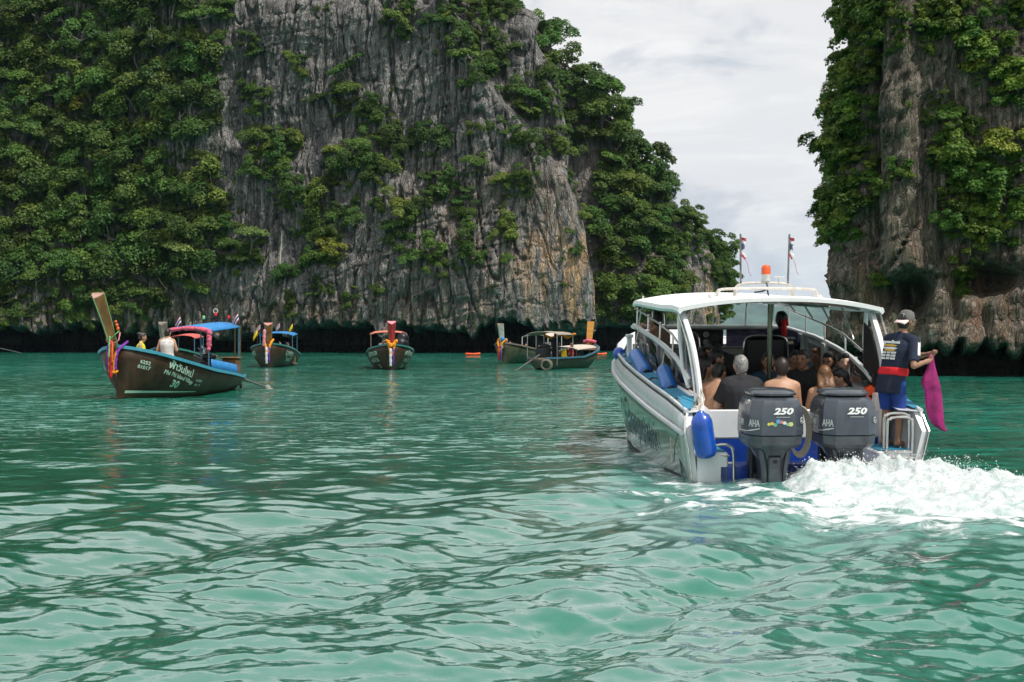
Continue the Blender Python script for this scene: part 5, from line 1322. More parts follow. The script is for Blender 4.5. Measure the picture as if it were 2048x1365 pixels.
# ------------------------------------------------------------------ people on the speedboat
blackc = cloth('black', (0.010, 0.010, 0.012)); charc = cloth('charcoal', (0.020, 0.021, 0.026)); navy = cloth('navy', (0.008, 0.012, 0.030)); royal = cloth('royal_blue', (0.010, 0.045, 0.24)); redc = cloth('red', (0.62, 0.012, 0.02)); floral = cloth('floral', (0.55, 0.30, 0.27)); tealc = cloth('teal', (0.02, 0.06, 0.10)); orangec = cloth('orange', (0.80, 0.09, 0.02)); whitec = cloth('white', (0.70, 0.70, 0.70))
def seat_at(u, v, y, dz=0.77):
    """seat point under a head seen at (u, v) at station y"""
    q = BL(u, v, y); return Vector((q.x, y, q.z - dz))
# stern row, backs to the viewer
p = Pose(seat_at(1486, 738, 1.15), 0.06, lean=0.10, head=(0.05, -0.1), h=1.76); p.el[-1] += Vector((-0.06, 0.06, 0)); person('grey haired heavy man in charcoal shirt seated with his back turned', MS, p, dict(skin='pale', hair='grey', style='short', top=charc, sleeve=0.8, fat=1.28, loose=0.02, bottom=blackc))
p = Pose(seat_at(1565, 741, 1.12), -0.05, lean=0.05, head=(-0.1, -0.05), h=1.74); person('bare backed man with short dark hair seated behind the motors', MS, p, dict(skin='tan', hair='dark', style='short', bottom=blackc, fat=1.08))
p = Pose(seat_at(1652, 748, 1.10), -0.1, lean=0.08, head=(0.05, -0.15), h=1.64); person('long haired woman with bare shoulders seated behind the motors', MS, p, dict(skin='tan', hair='brown', style='long', top=blackc, sleeve=0, top_cut=0.60, top_name='swimsuit', fat=0.95))
# starboard side bench, facing inboard and aft
p = Pose(seat_at(1690, 728, 1.95), 2.5, lean=0.0, head=(0.35, 0.05), h=1.70); person('bare chested young man with black hair facing the viewer', MS, p, dict(skin='pale', hair='black', style='short', bottom=navy))
p = Pose(seat_at(1662, 722, 2.45), 2.2, lean=0.05, head=(0.3, -0.1), h=1.68); person('tanned man half hidden behind the bare chested one', MS, p, dict(skin='brown', hair='black', style='short', top=blackc))
p = Pose(seat_at(1607, 722, 2.05), 2.6, lean=0.02, head=(-0.1, 0.0), h=1.72); person('stern faced man in black shirt facing the viewer', MS, p, dict(skin='brown', hair='black', style='short', top=blackc, fat=1.12))
p = Pose(seat_at(1640, 712, 3.2), 1.9, lean=0.0, head=(0.1, -0.1), h=1.66); person('brown haired person in khaki in the shade under the starboard windows', MS, p, dict(skin='brown', hair='brown', style='bob', top=cloth('khaki', (0.16, 0.10, 0.05))))
p = Pose(seat_at(1711, 752, 1.45, 0.72), 1.3, lean=0.22, head=(0.2, -0.55), h=1.60); _r, _i, _part = person('dark haired woman in black bowing her head by the orange vest', MS, p, dict(skin='pale', hair='black', style='bob', top=blackc, sleeve=0.35))
# orange life vest beside her
mb = MB(); q = BL(1742, 795, 0.95); mb.box(q + Vector((0, 0, -0.02)), (0.17, 0.16, 0.36), bev=0.05); mb.box(q + Vector((0.07, 0.10, 0.12)), (0.10, 0.22, 0.42), bev=0.04, mi=1); mb.box(q + Vector((0, -0.082, 0.02)), (0.10, 0.012, 0.03), mi=1); o = mb.build('life_vest', [orangec, black_vinyl]); o.matrix_world = MS; tag(o, 'orange and black life vest propped in the starboard stern corner', 'life vest')
# port side
p = Pose(seat_at(1428, 742, 1.35, 0.76), -0.5, lean=0.25, head=(-0.3, -0.45), h=1.66); p.kn[1] = p.hip[1] + Vector((0.16, 0.26, 0.16)); p.kn[-1] = p.hip[-1] + Vector((0.05, 0.3, 0.12)); person('bare shouldered youth with black hair bowed over a phone', MS, p, dict(skin='tan', hair='black', style='short', bottom=navy))
p = Pose(seat_at(1401, 735, 1.75, 0.77), -1.2, lean=0.05, head=(-0.35, -0.1), h=1.66); person('dark haired youth in profile beside the port pillar', MS, p, dict(skin='tan', hair='black', style='bob', top=cloth('tan', (0.30, 0.20, 0.13)), sleeve=0.3))
p = Pose(BL(1478, 850, 2.45) , 1.0, seated=False, lean=0.75, head=(0.25, -0.75), h=1.70); p.pel = BL(1492, 770, 2.5); p = Pose(p.pel - Vector((0, 0, 0.90)), 1.0, seated=False, lean=0.72, head=(0.2, -0.8), h=1.68); p.el[1] = p.sh[1] + Vector((-0.05, -0.05, -0.27)); p.wr[1] = p.el[1] + Vector((-0.10, -0.06, -0.22)); person('man in black tee shirt standing bent over the seated passengers', MS, p, dict(skin='tan', hair='black', style='bob', top=blackc, sleeve=0.6, bottom=navy))
p = Pose(seat_at(1408, 690, 2.9, 0.95), -0.6, lean=0.0, head=(-0.3, 0.0), h=1.7); person('passenger in pink floral shirt seated by the port windows', MS, p, dict(skin='tan', hair='dark', style='short', top=floral, sleeve=0.7))
p = Pose(BL(1320, 640, 4.4) - Vector((0, 0, 1.56)), 0.5, seated=False, lean=0.1, head=(0.4, 0), h=1.68)
p.arm(-1, BL(1325, 668, 4.5), BL(1290, 652, 4.95)); person('tanned passenger leaning an arm along the port window rail', MS, p, dict(skin='brown', hair='black', style='short', bottom=navy))
p = Pose(seat_at(1536, 722, 2.6), 2.9, lean=0.0, head=(0.1, 0.0), h=1.66); person('passenger in teal top facing aft beside the centre pole', MS, p, dict(skin='tan', hair='dark', style='bob', top=tealc, sleeve=0.4))
p = Pose(seat_at(1590, 716, 2.9), 2.8, lean=0.0, head=(0.2, -0.05), h=1.64); person('bare shouldered passenger in the shade behind the black shirted man', MS, p, dict(skin='tan', hair='black', style='short', bottom=navy))
p = Pose(seat_at(1672, 708, 3.6), 1.8, lean=0.0, head=(0.3, 0.0), h=1.66); person('passenger in white shirt far forward on the starboard bench', MS, p, dict(skin='tan', hair='black', style='short', top=whitec, sleeve=0.5))
p = Pose(seat_at(1420, 716, 2.3), -1.0, lean=0.1, head=(-0.4, -0.2), h=1.66); person('bare chested passenger on the port bench behind the bowed youth', MS, p, dict(skin='tan', hair='black', style='short', bottom=navy))
# skipper at the helm
p = Pose(BL(1565, 640, 3.95) - Vector((0, 0, 1.585)), 0.0, seated=False, lean=0.04, head=(0.05, 0.0), h=1.70); p.el[1] = p.sh[1] + Vector((0.10, 0.08, -0.25)); p.wr[1] = p.el[1] + Vector((-0.02, 0.24, -0.06))
_r, _i, _part = person('skipper in navy long sleeved shirt with red headscarf at the helm', MS, p, dict(skin='deep', hair='black', style='short', top=navy, sleeve=1.2, bottom=navy, bottom_len=1.5, bottom_name='trousers'))
mb = MB(); mb.lathe([(0.085, -0.02), (0.092, 0), (0.088, 0.03)], p.head - p.hf * 0.015 + p.hu * 0.0, 16)
mb.tube(bez([p.head - p.hf * 0.09, p.head - p.hf * 0.13 - p.hu * 0.06, p.nb - p.f * 0.11 - p.z * 0.0, p.nb - p.f * 0.12 - p.z * 0.09], 4), [0.03, 0.034, 0.036, 0.036, 0.038, 0.04, 0.042, 0.044, 0.046, 0.04, 0.03, 0.025, 0.02], 8); mb.ball(p.head - p.hf * 0.10 - p.hu * 0.02, 0.04, 8); mb.tube([p.head - p.hf * 0.08 + p.hr * 0.04, p.head - p.hf * 0.10 + p.hr * 0.07 - p.hu * 0.09], [0.03, 0.012], 6)
mb.v = [tuple(_i @ Vector(q)) for q in mb.v]; mb.build('headscarf', redc, _r)
bk = p.chest - p.f * 0.150
text('ANDAMAN SEA', 0.045, white_ink, _r, _i @ frame(bk + Vector((0, 0, 0.085)), (1, 0, 0), (0, 0.05, 1)), 'shirt_print'); mb = MB(); mb.prism([_i @ (bk + Vector(q)) for q in ((-0.13, 0, 0.03), (0.12, 0, 0.045), (0.13, 0, 0.0), (-0.10, 0, -0.012))], (0, -0.004, 0)); mb.build('shirt_print', mat('cream_ink', (0.62, 0.55, 0.40), 0.6), _r)

# crewman on the starboard platform wringing out a magenta cloth
fl = BL(1776, 889, 0.22); fr = BL(1800, 890, 0.05)
p = Pose(Vector((fl.x, 0.25, 0.355)), -0.9, seated=False, lean=0.20, head=(-0.35, -0.18), h=1.66)
d_ = BL(1783, 760, 0.25) - p.pel
def shift(pp, d):
    for nme in ('pel', 'waist', 'chest', 'nb', 'neck', 'head'): setattr(pp, nme, getattr(pp, nme) + d)
    for dct in (pp.sh, pp.hip): 
        for s in (-1, 1): dct[s] = dct[s] + d
shift(p, Vector((d_.x, 0, d_.z)))
for s in (-1, 1):
    base = Vector((fl.x - 0.03 if s < 0 else fl.x + 0.10, 0.30 if s < 0 else 0.16, 0.355))
    p.an[s] = base + Vector((0, 0, 0.075)); p.kn[s] = p.hip[s].lerp(p.an[s], 0.5) + p.f * 0.05; p.toe[s] = p.an[s] + p.f * 0.17 - Vector((0, 0, 0.045))
hd = BL(1813, 643, 0.25); shd = hd - p.head
p.head = hd; p.neck = p.neck + shd * 0.9; p.nb = p.nb + shd * 0.8; p.chest = p.chest + shd * 0.55; p.waist = p.waist + shd * 0.25
p.up = (p.nb - p.pel).normalized()
for s in (-1, 1): p.sh[s] = p.sh[s] + shd * 0.8
p.k = 1.66 / 1.7
hr_ = BL(1858, 722, 0.05); hl_ = BL(1864, 708, 0.22)
p.arm(1, BL(1828, 732, -0.08), hr_ - (hr_ - BL(1828, 732, -0.08)).normalized() * 0.09); p.arm(-1, BL(1838, 712, 0.40), hl_ - (hl_ - BL(1838, 712, 0.40)).normalized() * 0.09)
crew, _i, _part = person('barefoot crewman in navy shirt and cap standing on the stern platform', MS, p, dict(skin='brown', hair='black', style='short', top=cloth('deep_navy', (0.009, 0.016, 0.040)), sleeve=0.85, loose=0.026, top_len=-0.2, bottom=royal, bottom_len=0.95, fat=0.98), vox=0.0088)
# long shirt tail, sash, cap
mb = MB(); mb.loft([ring(p.pel + p.up * h, a, b, p.r, p.up.cross(p.r)) for (h, a, b) in ((-0.17, 0.178, 0.142), (-0.08, 0.182, 0.142), (0.06, 0.176, 0.136), (0.12, 0.170, 0.132))]); _part(mb, 'shirt_tail', MATS['cloth_deep_navy'], 0.009)
mb = MB(); mb.loft([ring(p.pel + p.up * h, a, b, p.r, p.up.cross(p.r)) for (h, a, b) in ((0.05, 0.180, 0.142), (0.065, 0.190, 0.150), (0.125, 0.188, 0.148), (0.15, 0.176, 0.138))]); _part(mb, 'sash', redc, 0.009)
Mh = Matrix((p.hr, p.hf, p.hu)).transposed()
mb = MB(); mb.lathe([(0.094, 0), (0.096, 0.035), (0.090, 0.07), (0.072, 0.105), (0.04, 0.122), (0.01, 0.126)], p.head + p.hu * 0.012 - p.hf * 0.006, 18, Mh); mb.v = [tuple(_i @ Vector(q)) for q in mb.v]; cap = mb.build('cap', cloth('grey', (0.13, 0.12, 0.115)), crew)
# the peak is turned to the back
mb = MB(); bd = Vector((-0.82, -0.57, 0)); bd = (bd - p.hu * bd.dot(p.hu)).normalized(); sd = bd.cross(p.hu).normalized(); c0 = p.head + p.hu * 0.018 - p.hf * 0.006
rows = []
for t in np.linspace(0, 1, 5): rows.append([c0 + bd * (0.070 + 0.100 * t * math.cos(a * 0.7)) + sd * (0.094 * math.sin(a)) * (1 - 0.12 * t) + p.hu * (-0.055 * t - 0.016 * (a / 1.3) ** 2) for a in np.linspace(-1.3, 1.3, 9)])
mb.sheet(rows); mb.v = [tuple(_i @ Vector(q)) for q in mb.v]; o = mb.build('peak', cloth('pink_white', (0.68, 0.50, 0.48)), crew); thicken(o, 0.006)
mb = MB(); c1 = c0 + bd * 0.094 + p.hu * 0.045; mb.prism([_i @ (c1 + sd * a * 0.024 + p.hu * b * 0.020 - bd * 0.005 * (b + 1)) for (a, b) in ((-1, -1), (1, -1), (1, 1), (-1, 1))], bd * 0.006); mb.build('cap_badge', mat('badge_grey', (0.45, 0.44, 0.42), 0.6), crew)
# shirt stripes and print on the back
tf = p.up.cross(p.tr); bkc = p.chest - tf * 0.150
for s in (1,):
    mb = MB(); d = (p.el[s] - p.sh[s]).normalized(); out = (p.tr * s - d * (p.tr * s).dot(d)).normalized()
    path = [p.nb + p.tr * 0.08 * s + p.up * 0.012, p.sh[s] + p.up * 0.060 - p.tr * 0.03, p.sh[s] + out * 0.066 + d * 0.03, p.sh[s] + out * 0.068 + d * 0.14, p.sh[s] + out * 0.066 + d * 0.225]
    rows = [[q + tf * w_ for w_ in (-0.028, 0.0, 0.028)] for q in bez(path, 4)]
    mb.sheet(rows); mb.v = [tuple(_i @ Vector(q)) for q in mb.v]; o = mb.build('sleeve_stripe', white_ink, crew); thicken(o, 0.006, 0)
bx = -tf; wr_dir = p.tr
for (txt, sz, dz, m) in (('speedboat', 0.052, 0.085, white_ink), ('081 397 0557', 0.032, -0.045, white_ink), ('081 082 2155', 0.032, -0.080, white_ink), ('086 471 9640', 0.032, -0.115, white_ink)):
    text(txt, sz, m, crew, _i @ frame(bkc + p.up * dz - p.tr * 0.02, wr_dir, p.up), 'shirt_print', bold=0.002, extrude=0.004)
for dz, m, w_ in ((0.045, mat('yellow_ink', (0.65, 0.38, 0.06), 0.6), 0.09), (0.012, white_ink, 0.10), (-0.012, MATS['yellow_ink'], 0.075)):
    mb = MB(); mb.prism([_i @ (bkc + p.up * (dz + b * 0.014) + p.tr * (-0.02 + a * w_)) for (a, b) in ((-1, -0.6), (0.7, -1), (1, 0.2), (0.2, 1), (-0.8, 0.7))], bx * 0.005); mb.build('shirt_emblem', m, crew)
# the wet cloth: a twisted, folded sheet hanging from his hands
mag = mat('magenta_cloth', (0.30, 0.008, 0.13), 0.7, var=0.35, vscale=9, bump=0.02, bscale=9)
h0 = BL(1863, 712, 0.14)
outline = [(708, 1856, 1868), (725, 1857, 1868), (742, 1852, 1873), (758, 1843, 1877), (768, 1840, 1880), (778, 1850, 1882), (800, 1849, 1885), (830, 1853, 1887), (848, 1862, 1888), (858, 1876, 1891), (864, 1888, 1897)]
rows = []
for i, (v, ul, ur) in enumerate(outline):
    a, b = BL(ul, v, 0.14), BL(ur, v, 0.14); ringp = []; w_ = (b - a).length / 2; c = (a + b) / 2
    for j in range(20):
        an = 2 * math.pi * j / 20; fold = 1 + 0.16 * math.sin(5 * an + 0.5 * i) 
        ringp.append(c + Vector((w_ * math.cos(an), max(0.03, 0.42 * w_) * math.sin(an) * fold, 0)) )
    rows.append(ringp)
mb = MB(); mb.loft(rows); o = mb.build('wet_cloth', mag); o.matrix_world = MS; tag(o, 'magenta wet cloth hanging from the crewman hands', 'cloth')
sm_ = o.modifiers.new('soft', 'SUBSURF'); sm_.levels = 1; sm_.render_levels = 1
# ------------------------------------------------------------------ churned propeller wash and spray
foam_m = bpy.data.materials.new('white_foam'); foam_m.use_nodes = True
_t = NT(foam_m.node_tree); _b = foam_m.node_tree.nodes['Principled BSDF']
_pos = _t.new('ShaderNodeNewGeometry').outputs['Position']
_n = _t.noise(_pos, 9.0, 7, 0.7, 0.6); _n2 = _t.noise(_pos, 2.2, 4, 0.6, 0.4)
_c = _t.mix(_t.ramp(_n, 0.30, 0.66), (0.50, 0.60, 0.59), (0.74, 0.77, 0.77)); _c = _t.mix(_t.math('MULTIPLY', _t.ramp(_n2, 0.56, 0.70), 0.7), _c, (0.26, 0.43, 0.40))
_t.put(_b.inputs['Base Color'], _c); _b.inputs['Roughness'].default_value = 0.6
_b.inputs['Subsurface Weight'].default_value = 0.0
_t.put(_b.inputs['Normal'], _t.bump(_t.math('ADD', _n, _t.math('MULTIPLY', _t.noise(_pos, 30, 5, 0.7), 0.5)), 0.8, 0.05))
def prop_wash():
    nx, ny = 350, 250
    x = np.linspace(2.3, 9.6, nx); y = np.linspace(12.6, 16.75, ny)
    X, Y = np.meshgrid(x, y)
    Zw, _, _, foam = water_height(X, Y, 0.03 + 0 * X)
    core = sstep(0.42, 0.95, foam) * sstep(12.6, 13.6, Y)
    peak = np.exp(-(((X - 4.1) / 0.95) ** 2 + ((Y - 16.0) / 0.5) ** 2)) + 0.5 * np.exp(-(((X - 5.25) / 0.8) ** 2 + ((Y - 15.35) / 0.55) ** 2)) + 0.4 * np.exp(-(((X - 6.6) / 1.3) ** 2 + ((Y - 14.4) / 0.7) ** 2))
    r1 = fbm(X * 2.1, Y * 2.4, 0 * X, 4, 700, ridged=True); r2 = fbm(X * 7, Y * 7, 0 * X + 3, 4, 710); r3 = fbm(X * 18, Y * 18, 0 * X, 3, 720, ridged=True)
    Z = Zw - 0.10 + 0.14 * core + peak * core * (0.07 + 0.22 * np.maximum(r1, 0) + 0.05 * r2) + core * (0.035 * r2 + 0.010 * r3)
    OX = 0.06 * core * fbm(X * 5, Y * 5, 0 * X + 8, 3, 730); OY = 0.06 * core * fbm(X * 5, Y * 5, 0 * X + 11, 3, 740)
    me = np_mesh('wash_foam', np.stack([X + OX, Y + OY, Z], -1).reshape(-1, 3), grid_faces(ny, nx))
    o = link('wash_foam', me, foam_m); tag(o, 'churning white propeller wash behind the speedboat', kind='stuff')
    # spray: droplets and small torn sheets of water thrown up from the crests
    rs = np.random.RandomState(9); w_ = (peak * core + 0.10 * core * (foam > 0.5)).ravel(); w_ = w_ / w_.sum()
    n = 3200; k = rs.choice(len(w_), n, p=w_)
    P0 = np.stack([X.ravel()[k], Y.ravel()[k], Z.ravel()[k]], -1); P0[:, 0] += rs.normal(size=n) * 0.05; P0[:, 1] += rs.normal(size=n) * 0.05
    h = rs.exponential(0.024, n) * (0.4 + 1.2 * peak.ravel()[k]); P0[:, 2] += h
    # a few jets at the edge of the hull
    m = 260; j = np.stack([4.95 + rs.normal(size=m) * 0.10 + 0.35 * rs.rand(m), 16.2 + rs.normal(size=m) * 0.15, 0.05 + 0.30 * rs.rand(m) ** 1.5], -1); P0 = np.vstack([P0, j]); n += m
    s = (0.0025 + 0.0075 * rs.rand(n) ** 3)[:, None]
    oct_ = np.array([(1, 0, 0), (-1, 0, 0), (0, 1, 0), (0, -1, 0), (0, 0, 1.3), (0, 0, -1.3)])
    V = (P0[:, None, :] + s[:, :, None] * oct_[None]).reshape(-1, 3)
    f = np.array([(0, 2, 4), (2, 1, 4), (1, 3, 4), (3, 0, 4), (2, 0, 5), (1, 2, 5), (3, 1, 5), (0, 3, 5)])
    Fc = (np.arange(n)[:, None, None] * 6 + f[None]).reshape(-1, 3)
    me = np_mesh('spray', V, Fc); o = link('spray', me, mat('spray_white', (0.80, 0.83, 0.83), 0.3)); tag(o, 'flying spray droplets above the propeller wash', kind='stuff')
prop_wash()
# ------------------------------------------------------------------ longtail boats
wood = mat('dark_hull_wood', (0.050, 0.027, 0.015), 0.5, spec=0.3, var=0.35, vscale=3, bump=0.01, bscale=8, dirt=((0.085, 0.06, 0.045), 2.5, 0.4))
wood_warm = mat('varnished_wood', (0.16, 0.075, 0.024), 0.3, coat=0.3, var=0.35, vscale=4)
wood_grey = mat('weathered_wood', (0.17, 0.14, 0.11), 0.75, var=0.35, vscale=6, dirt=((0.30, 0.28, 0.25), 3, 0.5))
wood_in = mat('inner_wood', (0.12, 0.065, 0.035), 0.7, var=0.4, vscale=5)
rim_blue = mat('gunwale_blue', (0.045, 0.26, 0.36), 0.45, var=0.12); rim_teal = mat('gunwale_teal', (0.03, 0.16, 0.15), 0.5, var=0.2)
tarp_blue = mat('tarp_blue', (0.02, 0.20, 0.50), 0.6, var=0.15, vscale=5, bump=0.01, bscale=6); tarp_cream = mat('tarp_cream', (0.58, 0.50, 0.42), 0.7, var=0.12); tarp_red = mat('tarp_red', (0.58, 0.10, 0.085), 0.7, var=0.15)
pole_m = mat('painted_pole', (0.05, 0.16, 0.24), 0.5, var=0.2); pole_b = mat('brown_pole', (0.075, 0.06, 0.04), 0.6, var=0.3, vscale=12)
engine_m = mat('engine_black', (0.020, 0.020, 0.022), 0.4, metal=0.5, var=0.5, vscale=15); engine_s = mat('engine_steel', (0.35, 0.34, 0.33), 0.35, metal=0.8, var=0.3)
pinkg = mat('pink_garland', (0.68, 0.13, 0.20), 0.8, var=0.3, vscale=20, bump=0.02, bscale=40); orangeg = mat('orange_garland', (0.85, 0.28, 0.01), 0.8, var=0.3, vscale=25, bump=0.02, bscale=50); purpleg = mat('purple_garland', (0.20, 0.03, 0.36), 0.8, var=0.3, vscale=25, bump=0.02, bscale=50)
ribbon = {'red': mat('ribbon_red', (0.55, 0.012, 0.012), 0.6, var=0.2), 'green': mat('ribbon_green', (0.22, 0.50, 0.20), 0.6, var=0.2), 'orange': mat('ribbon_orange', (0.80, 0.12, 0.02), 0.6), 'white': mat('ribbon_white', (0.70, 0.68, 0.70), 0.6), 'pink': mat('ribbon_pink', (0.72, 0.25, 0.30), 0.6), 'purple': mat('ribbon_purple', (0.10, 0.03, 0.28), 0.6), 'yellow': mat('ribbon_yellow', (0.75, 0.55, 0.02), 0.6)}

class Longtail:
    def __init__(self, label, M, L=8.9, hb=1.15, bow=1.43, mid=0.72, stern=0.45, hull_mat=None, rim=None, prow=None, detail=True):
        self.M, self.L, self.hb = M, L, hb; self.root = empty('longtail_boat', M); tag(self.root, label, 'longtail boat', 'longtail boats in the lagoon')
        h = L / 2; self.h = h
        self.Y = [-h, -h * 0.8, -h * 0.4, 0, h * 0.35, h * 0.62, h * 0.80, h * 0.92, h * 0.985]
        self.B = [hb * x for x in (0.42, 0.68, 0.95, 1.0, 1.0, 0.93, 0.72, 0.40, 0.05)]
        self.G = [stern, stern * 0.98, stern + (mid - stern) * 0.45, mid, mid + (bow - mid) * 0.28, mid + (bow - mid) * 0.52, mid + (bow - mid) * 0.74, mid + (bow - mid) * 0.90, bow]
        self.K = [0.10, -0.10, -0.22, -0.25, -0.25, -0.25, -0.25, -0.25, -0.25]
        rows = []
        ys = np.linspace(-h, h * 0.985, 34)
        for y in ys: rows.append([Vector((-x, yy, z)) for (x, yy, z) in self.section(y)][::-1] + [Vector((x, yy, z)) for (x, yy, z) in self.section(y)][1:])
        mb = MB(); mb.sheet(rows); o = mb.build('hull', hull_mat or wood, self.root, angle=60); thicken(o, 0.035)
        # transom
        mb = MB(); r0 = rows[0]; mb.add(r0, [tuple(range(len(r0)))]); o = mb.build('transom', hull_mat or wood, self.root); thicken(o, 0.03)
        for s in (-1, 1):
            mb = MB(); pts = [Vector((s * (self.b(y) + 0.015), y + self.flare(y), self.g(y))) for y in ys]
            rings = []
            for q in pts: rings.append([q + Vector((0.03 * s, 0, 0.035)), q + Vector((0.035 * s, 0, -0.05)), q + Vector((-0.03 * s, 0, -0.05)), q + Vector((-0.03 * s, 0, 0.035))])
            mb.loft(rings); mb.build('gunwale', rim or rim_blue, self.root, angle=30)
        mb = MB(); yy = np.linspace(-h * 0.9, h * 0.8, 16); fz = lambda y: 0.12 + 0.30 * max(0, y / h - 0.3); mb.sheet([[Vector((-(self.side_x(y, fz(y)) - 0.06), y, fz(y))), Vector((self.side_x(y, fz(y)) - 0.06, y, fz(y)))] for y in yy]); mb.build('floor_boards', wood_in, self.root)
        for y in (-h * 0.45, -h * 0.1, h * 0.25):
            mb = MB(); mb.box((0, y, self.g(y) - 0.22), (self.b(y) * 1.8, 0.22, 0.04)); mb.build('thwart', wood_in, self.root)
        mb = MB(); yf = np.linspace(h * 0.62, h * 0.97, 6); mb.sheet([[Vector((-self.b(y) * 0.97, y, self.g(y) - 0.03)), Vector((self.b(y) * 0.97, y, self.g(y) - 0.03))] for y in yf]); mb.build('foredeck', wood_in, self.root)
        if prow: self.prow(**prow)
    def b(self, y): return float(np.interp(y, self.Y, self.B))
    def g(self, y): return float(np.interp(y, self.Y, self.G))
    def flare(self, y): return 0.0
    def section(self, y):
        """half section from keel to gunwale (x, y, z)"""
        b, g, k = self.b(y), self.g(y), float(np.interp(y, self.Y, self.K)); out = []
        bow = max(0.0, (y / self.h - 0.5) / 0.5)
        for t in (0, 0.15, 0.35, 0.6, 0.8, 1.0):
            full = math.sin(t * math.pi / 2) ** (0.62 + 0.9 * bow); x = b * (0.88 * full + 0.12 * t ** 2)
            out.append((x, y - 0.18 * bow * (1 - t), k + (g - k) * (t ** (1.35 - 0.35 * bow))))
        return out
    def side_x(self, y, z):
        sec = self.section(y); zs = [q[2] for q in sec]; xs = [q[0] for q in sec]; return float(np.interp(z, zs, xs))
    def letter(self, body, size, s, y0, z0, slope, width=1.0, m=None, bold=0.004, name='hull_lettering'):
        def wrap(tx, ty):
            y = y0 + s * tx
            z = z0 + ty + slope * (s * tx); return Vector((s * (self.side_x(y, z) + 0.022), y, z))
        return text(body, size, m or white_ink, self.root, None, name, width=width, bold=bold, wrap=wrap)
    def prow(self, top=1.25, lean=0.45, xl=0.0, w0=0.10, w1=0.19, m=None, cap=None, edge=None):
        y0 = self.h * 0.965; z0 = self.g(y0) - 0.35
        a = Vector((0, y0, z0)); t = Vector((0, y0 + lean, self.g(y0) + top)); t = t + Vector((xl, 0, 0)); c = a.lerp(t, 0.5) + Vector((0, -0.05, 0))
        pts = bez([a, c, t], 7); rings = []; n = len(pts)
        for i, q in enumerate(pts):
            f = i / (n - 1); w = w0 + (w1 - w0) * f; d = 0.16 - 0.02 * f + 0.05 * f * f
            rings.append([q + Vector((-w, -d * 0.6, 0.10 * f * f)), q + Vector((w, -d * 0.6, 0.10 * f * f)), q + Vector((w * 0.9, 0, 0.05 * f * f)), q + Vector((0, d, -0.06 * f * f)), q + Vector((-w * 0.9, 0, 0.05 * f * f))])
        mb = MB(); mb.loft(rings, cap=False); self.pro = mb.build('prow_post', m or wood_warm, self.root, angle=25)
        mb = MB(); r = [Vector(q) for q in rings[-1]]; mb.loft([r, [q + Vector((0, 0.004, 0.02)) for q in r]]); mb.build('prow_cap', cap or wood_grey, self.pro)
        if edge:
            for k in (0, 1, 3): mb = MB(); mb.tube([r_[k] for r_ in rings], 0.012, 5); mb.build('prow_edge', edge, self.pro)
        self.prow_pts = pts
    def garland(self, pts, r, m, n=None, name='garland'):
        """a string of blossoms: a bumpy tube"""
        P_ = bez(pts, 8); mb = MB(); rs_ = [r * (0.8 + 0.4 * ((i * 7919) % 13) / 13) for i in range(len(P_))]; mb.tube(P_, rs_, 7); 
        for i, q in enumerate(P_): mb.ball(q + Vector((r * 0.5 * math.sin(i * 2.4), r * 0.5 * math.cos(i * 2.4), r * 0.3 * math.sin(i * 1.3))), r * 0.85, 6)
        return mb.build(name, m, self.root)
    def strip(self, pts, w, m, name='ribbon'):
        P_ = bez(pts, 6); mb = MB(); n = len(P_); rows = []
        for i, q in enumerate(P_): ww = w * (0.6 + 0.5 * math.sin(i * 0.9) ** 2); rows.append([q + Vector((-ww, 0, 0)), q + Vector((0, 0.02, 0)), q + Vector((ww, 0, 0))])
        mb.sheet(rows); o = mb.build(name, m, self.root); thicken(o, 0.012, 0); return o
    def canopy(self, y0, y1, hw, z0, z1, m, pole=None, sag=0.05, poles=True, droop=0.06):
        mb = MB(); ys = np.linspace(y0, y1, 6); xs = np.linspace(-1, 1, 9); top = []
        rows = [[Vector((x * hw, y, z0 + (z1 - z0) * (y - y0) / (y1 - y0) - 0.10 * x * x - (droop if abs(x) > 0.99 else 0))) for x in xs] for y in ys]
        mb.sheet(rows); o = mb.build('canopy', m, self.root); thicken(o, 0.03, 0)
        if poles:
            for (y, z) in ((y0, z0), (y1, z1)):
                for s in (-1, 1): mb = MB(); mb.tube([(s * hw * 0.95, y, 0.2), (s * hw * 0.95, y, z - 0.10)], 0.022, 6); mb.build('canopy_pole', pole or pole_m, self.root)
        return o
    def engine(self, shaft_dir, big=1.0, y=None):
        y = -self.h * 0.78 if y is None else y; z = self.g(y) + 0.25; e = empty('longtail_engine', parent=self.root)
        mb = MB(); mb.box((0, y, z), (0.42 * big, 0.62 * big, 0.40 * big), bev=0.06); mb.box((0, y + 0.05, z + 0.27 * big), (0.32 * big, 0.42 * big, 0.16 * big), bev=0.05)
        for s in (-1, 1): mb.tube([(0.2 * s, y - 0.2, z + 0.1), (0.24 * s, y + 0.2, z + 0.15)], 0.045, 6)
        mb.lathe([(0.02, -0.03), (0.17 * big, -0.02), (0.17 * big, 0.02), (0.02, 0.03)], (0, y + 0.36 * big, z), 14, Matrix.Rotation(math.radians(90), 3, 'X')); mb.build('engine_block', engine_m, e)
        mb = MB()
        for i in range(5): mb.ball((0.16 * math.sin(i * 2.1), y + 0.2 * math.cos(i * 1.7), z + 0.2 * big + 0.04 * i), 0.055, 6)
        mb.tube([(0.1, y, z + 0.3), (0.25, y - 0.2, z + 0.5), (0.28, y - 0.35, z + 0.5)], 0.04, 6); mb.build('engine_fittings', engine_s, e)
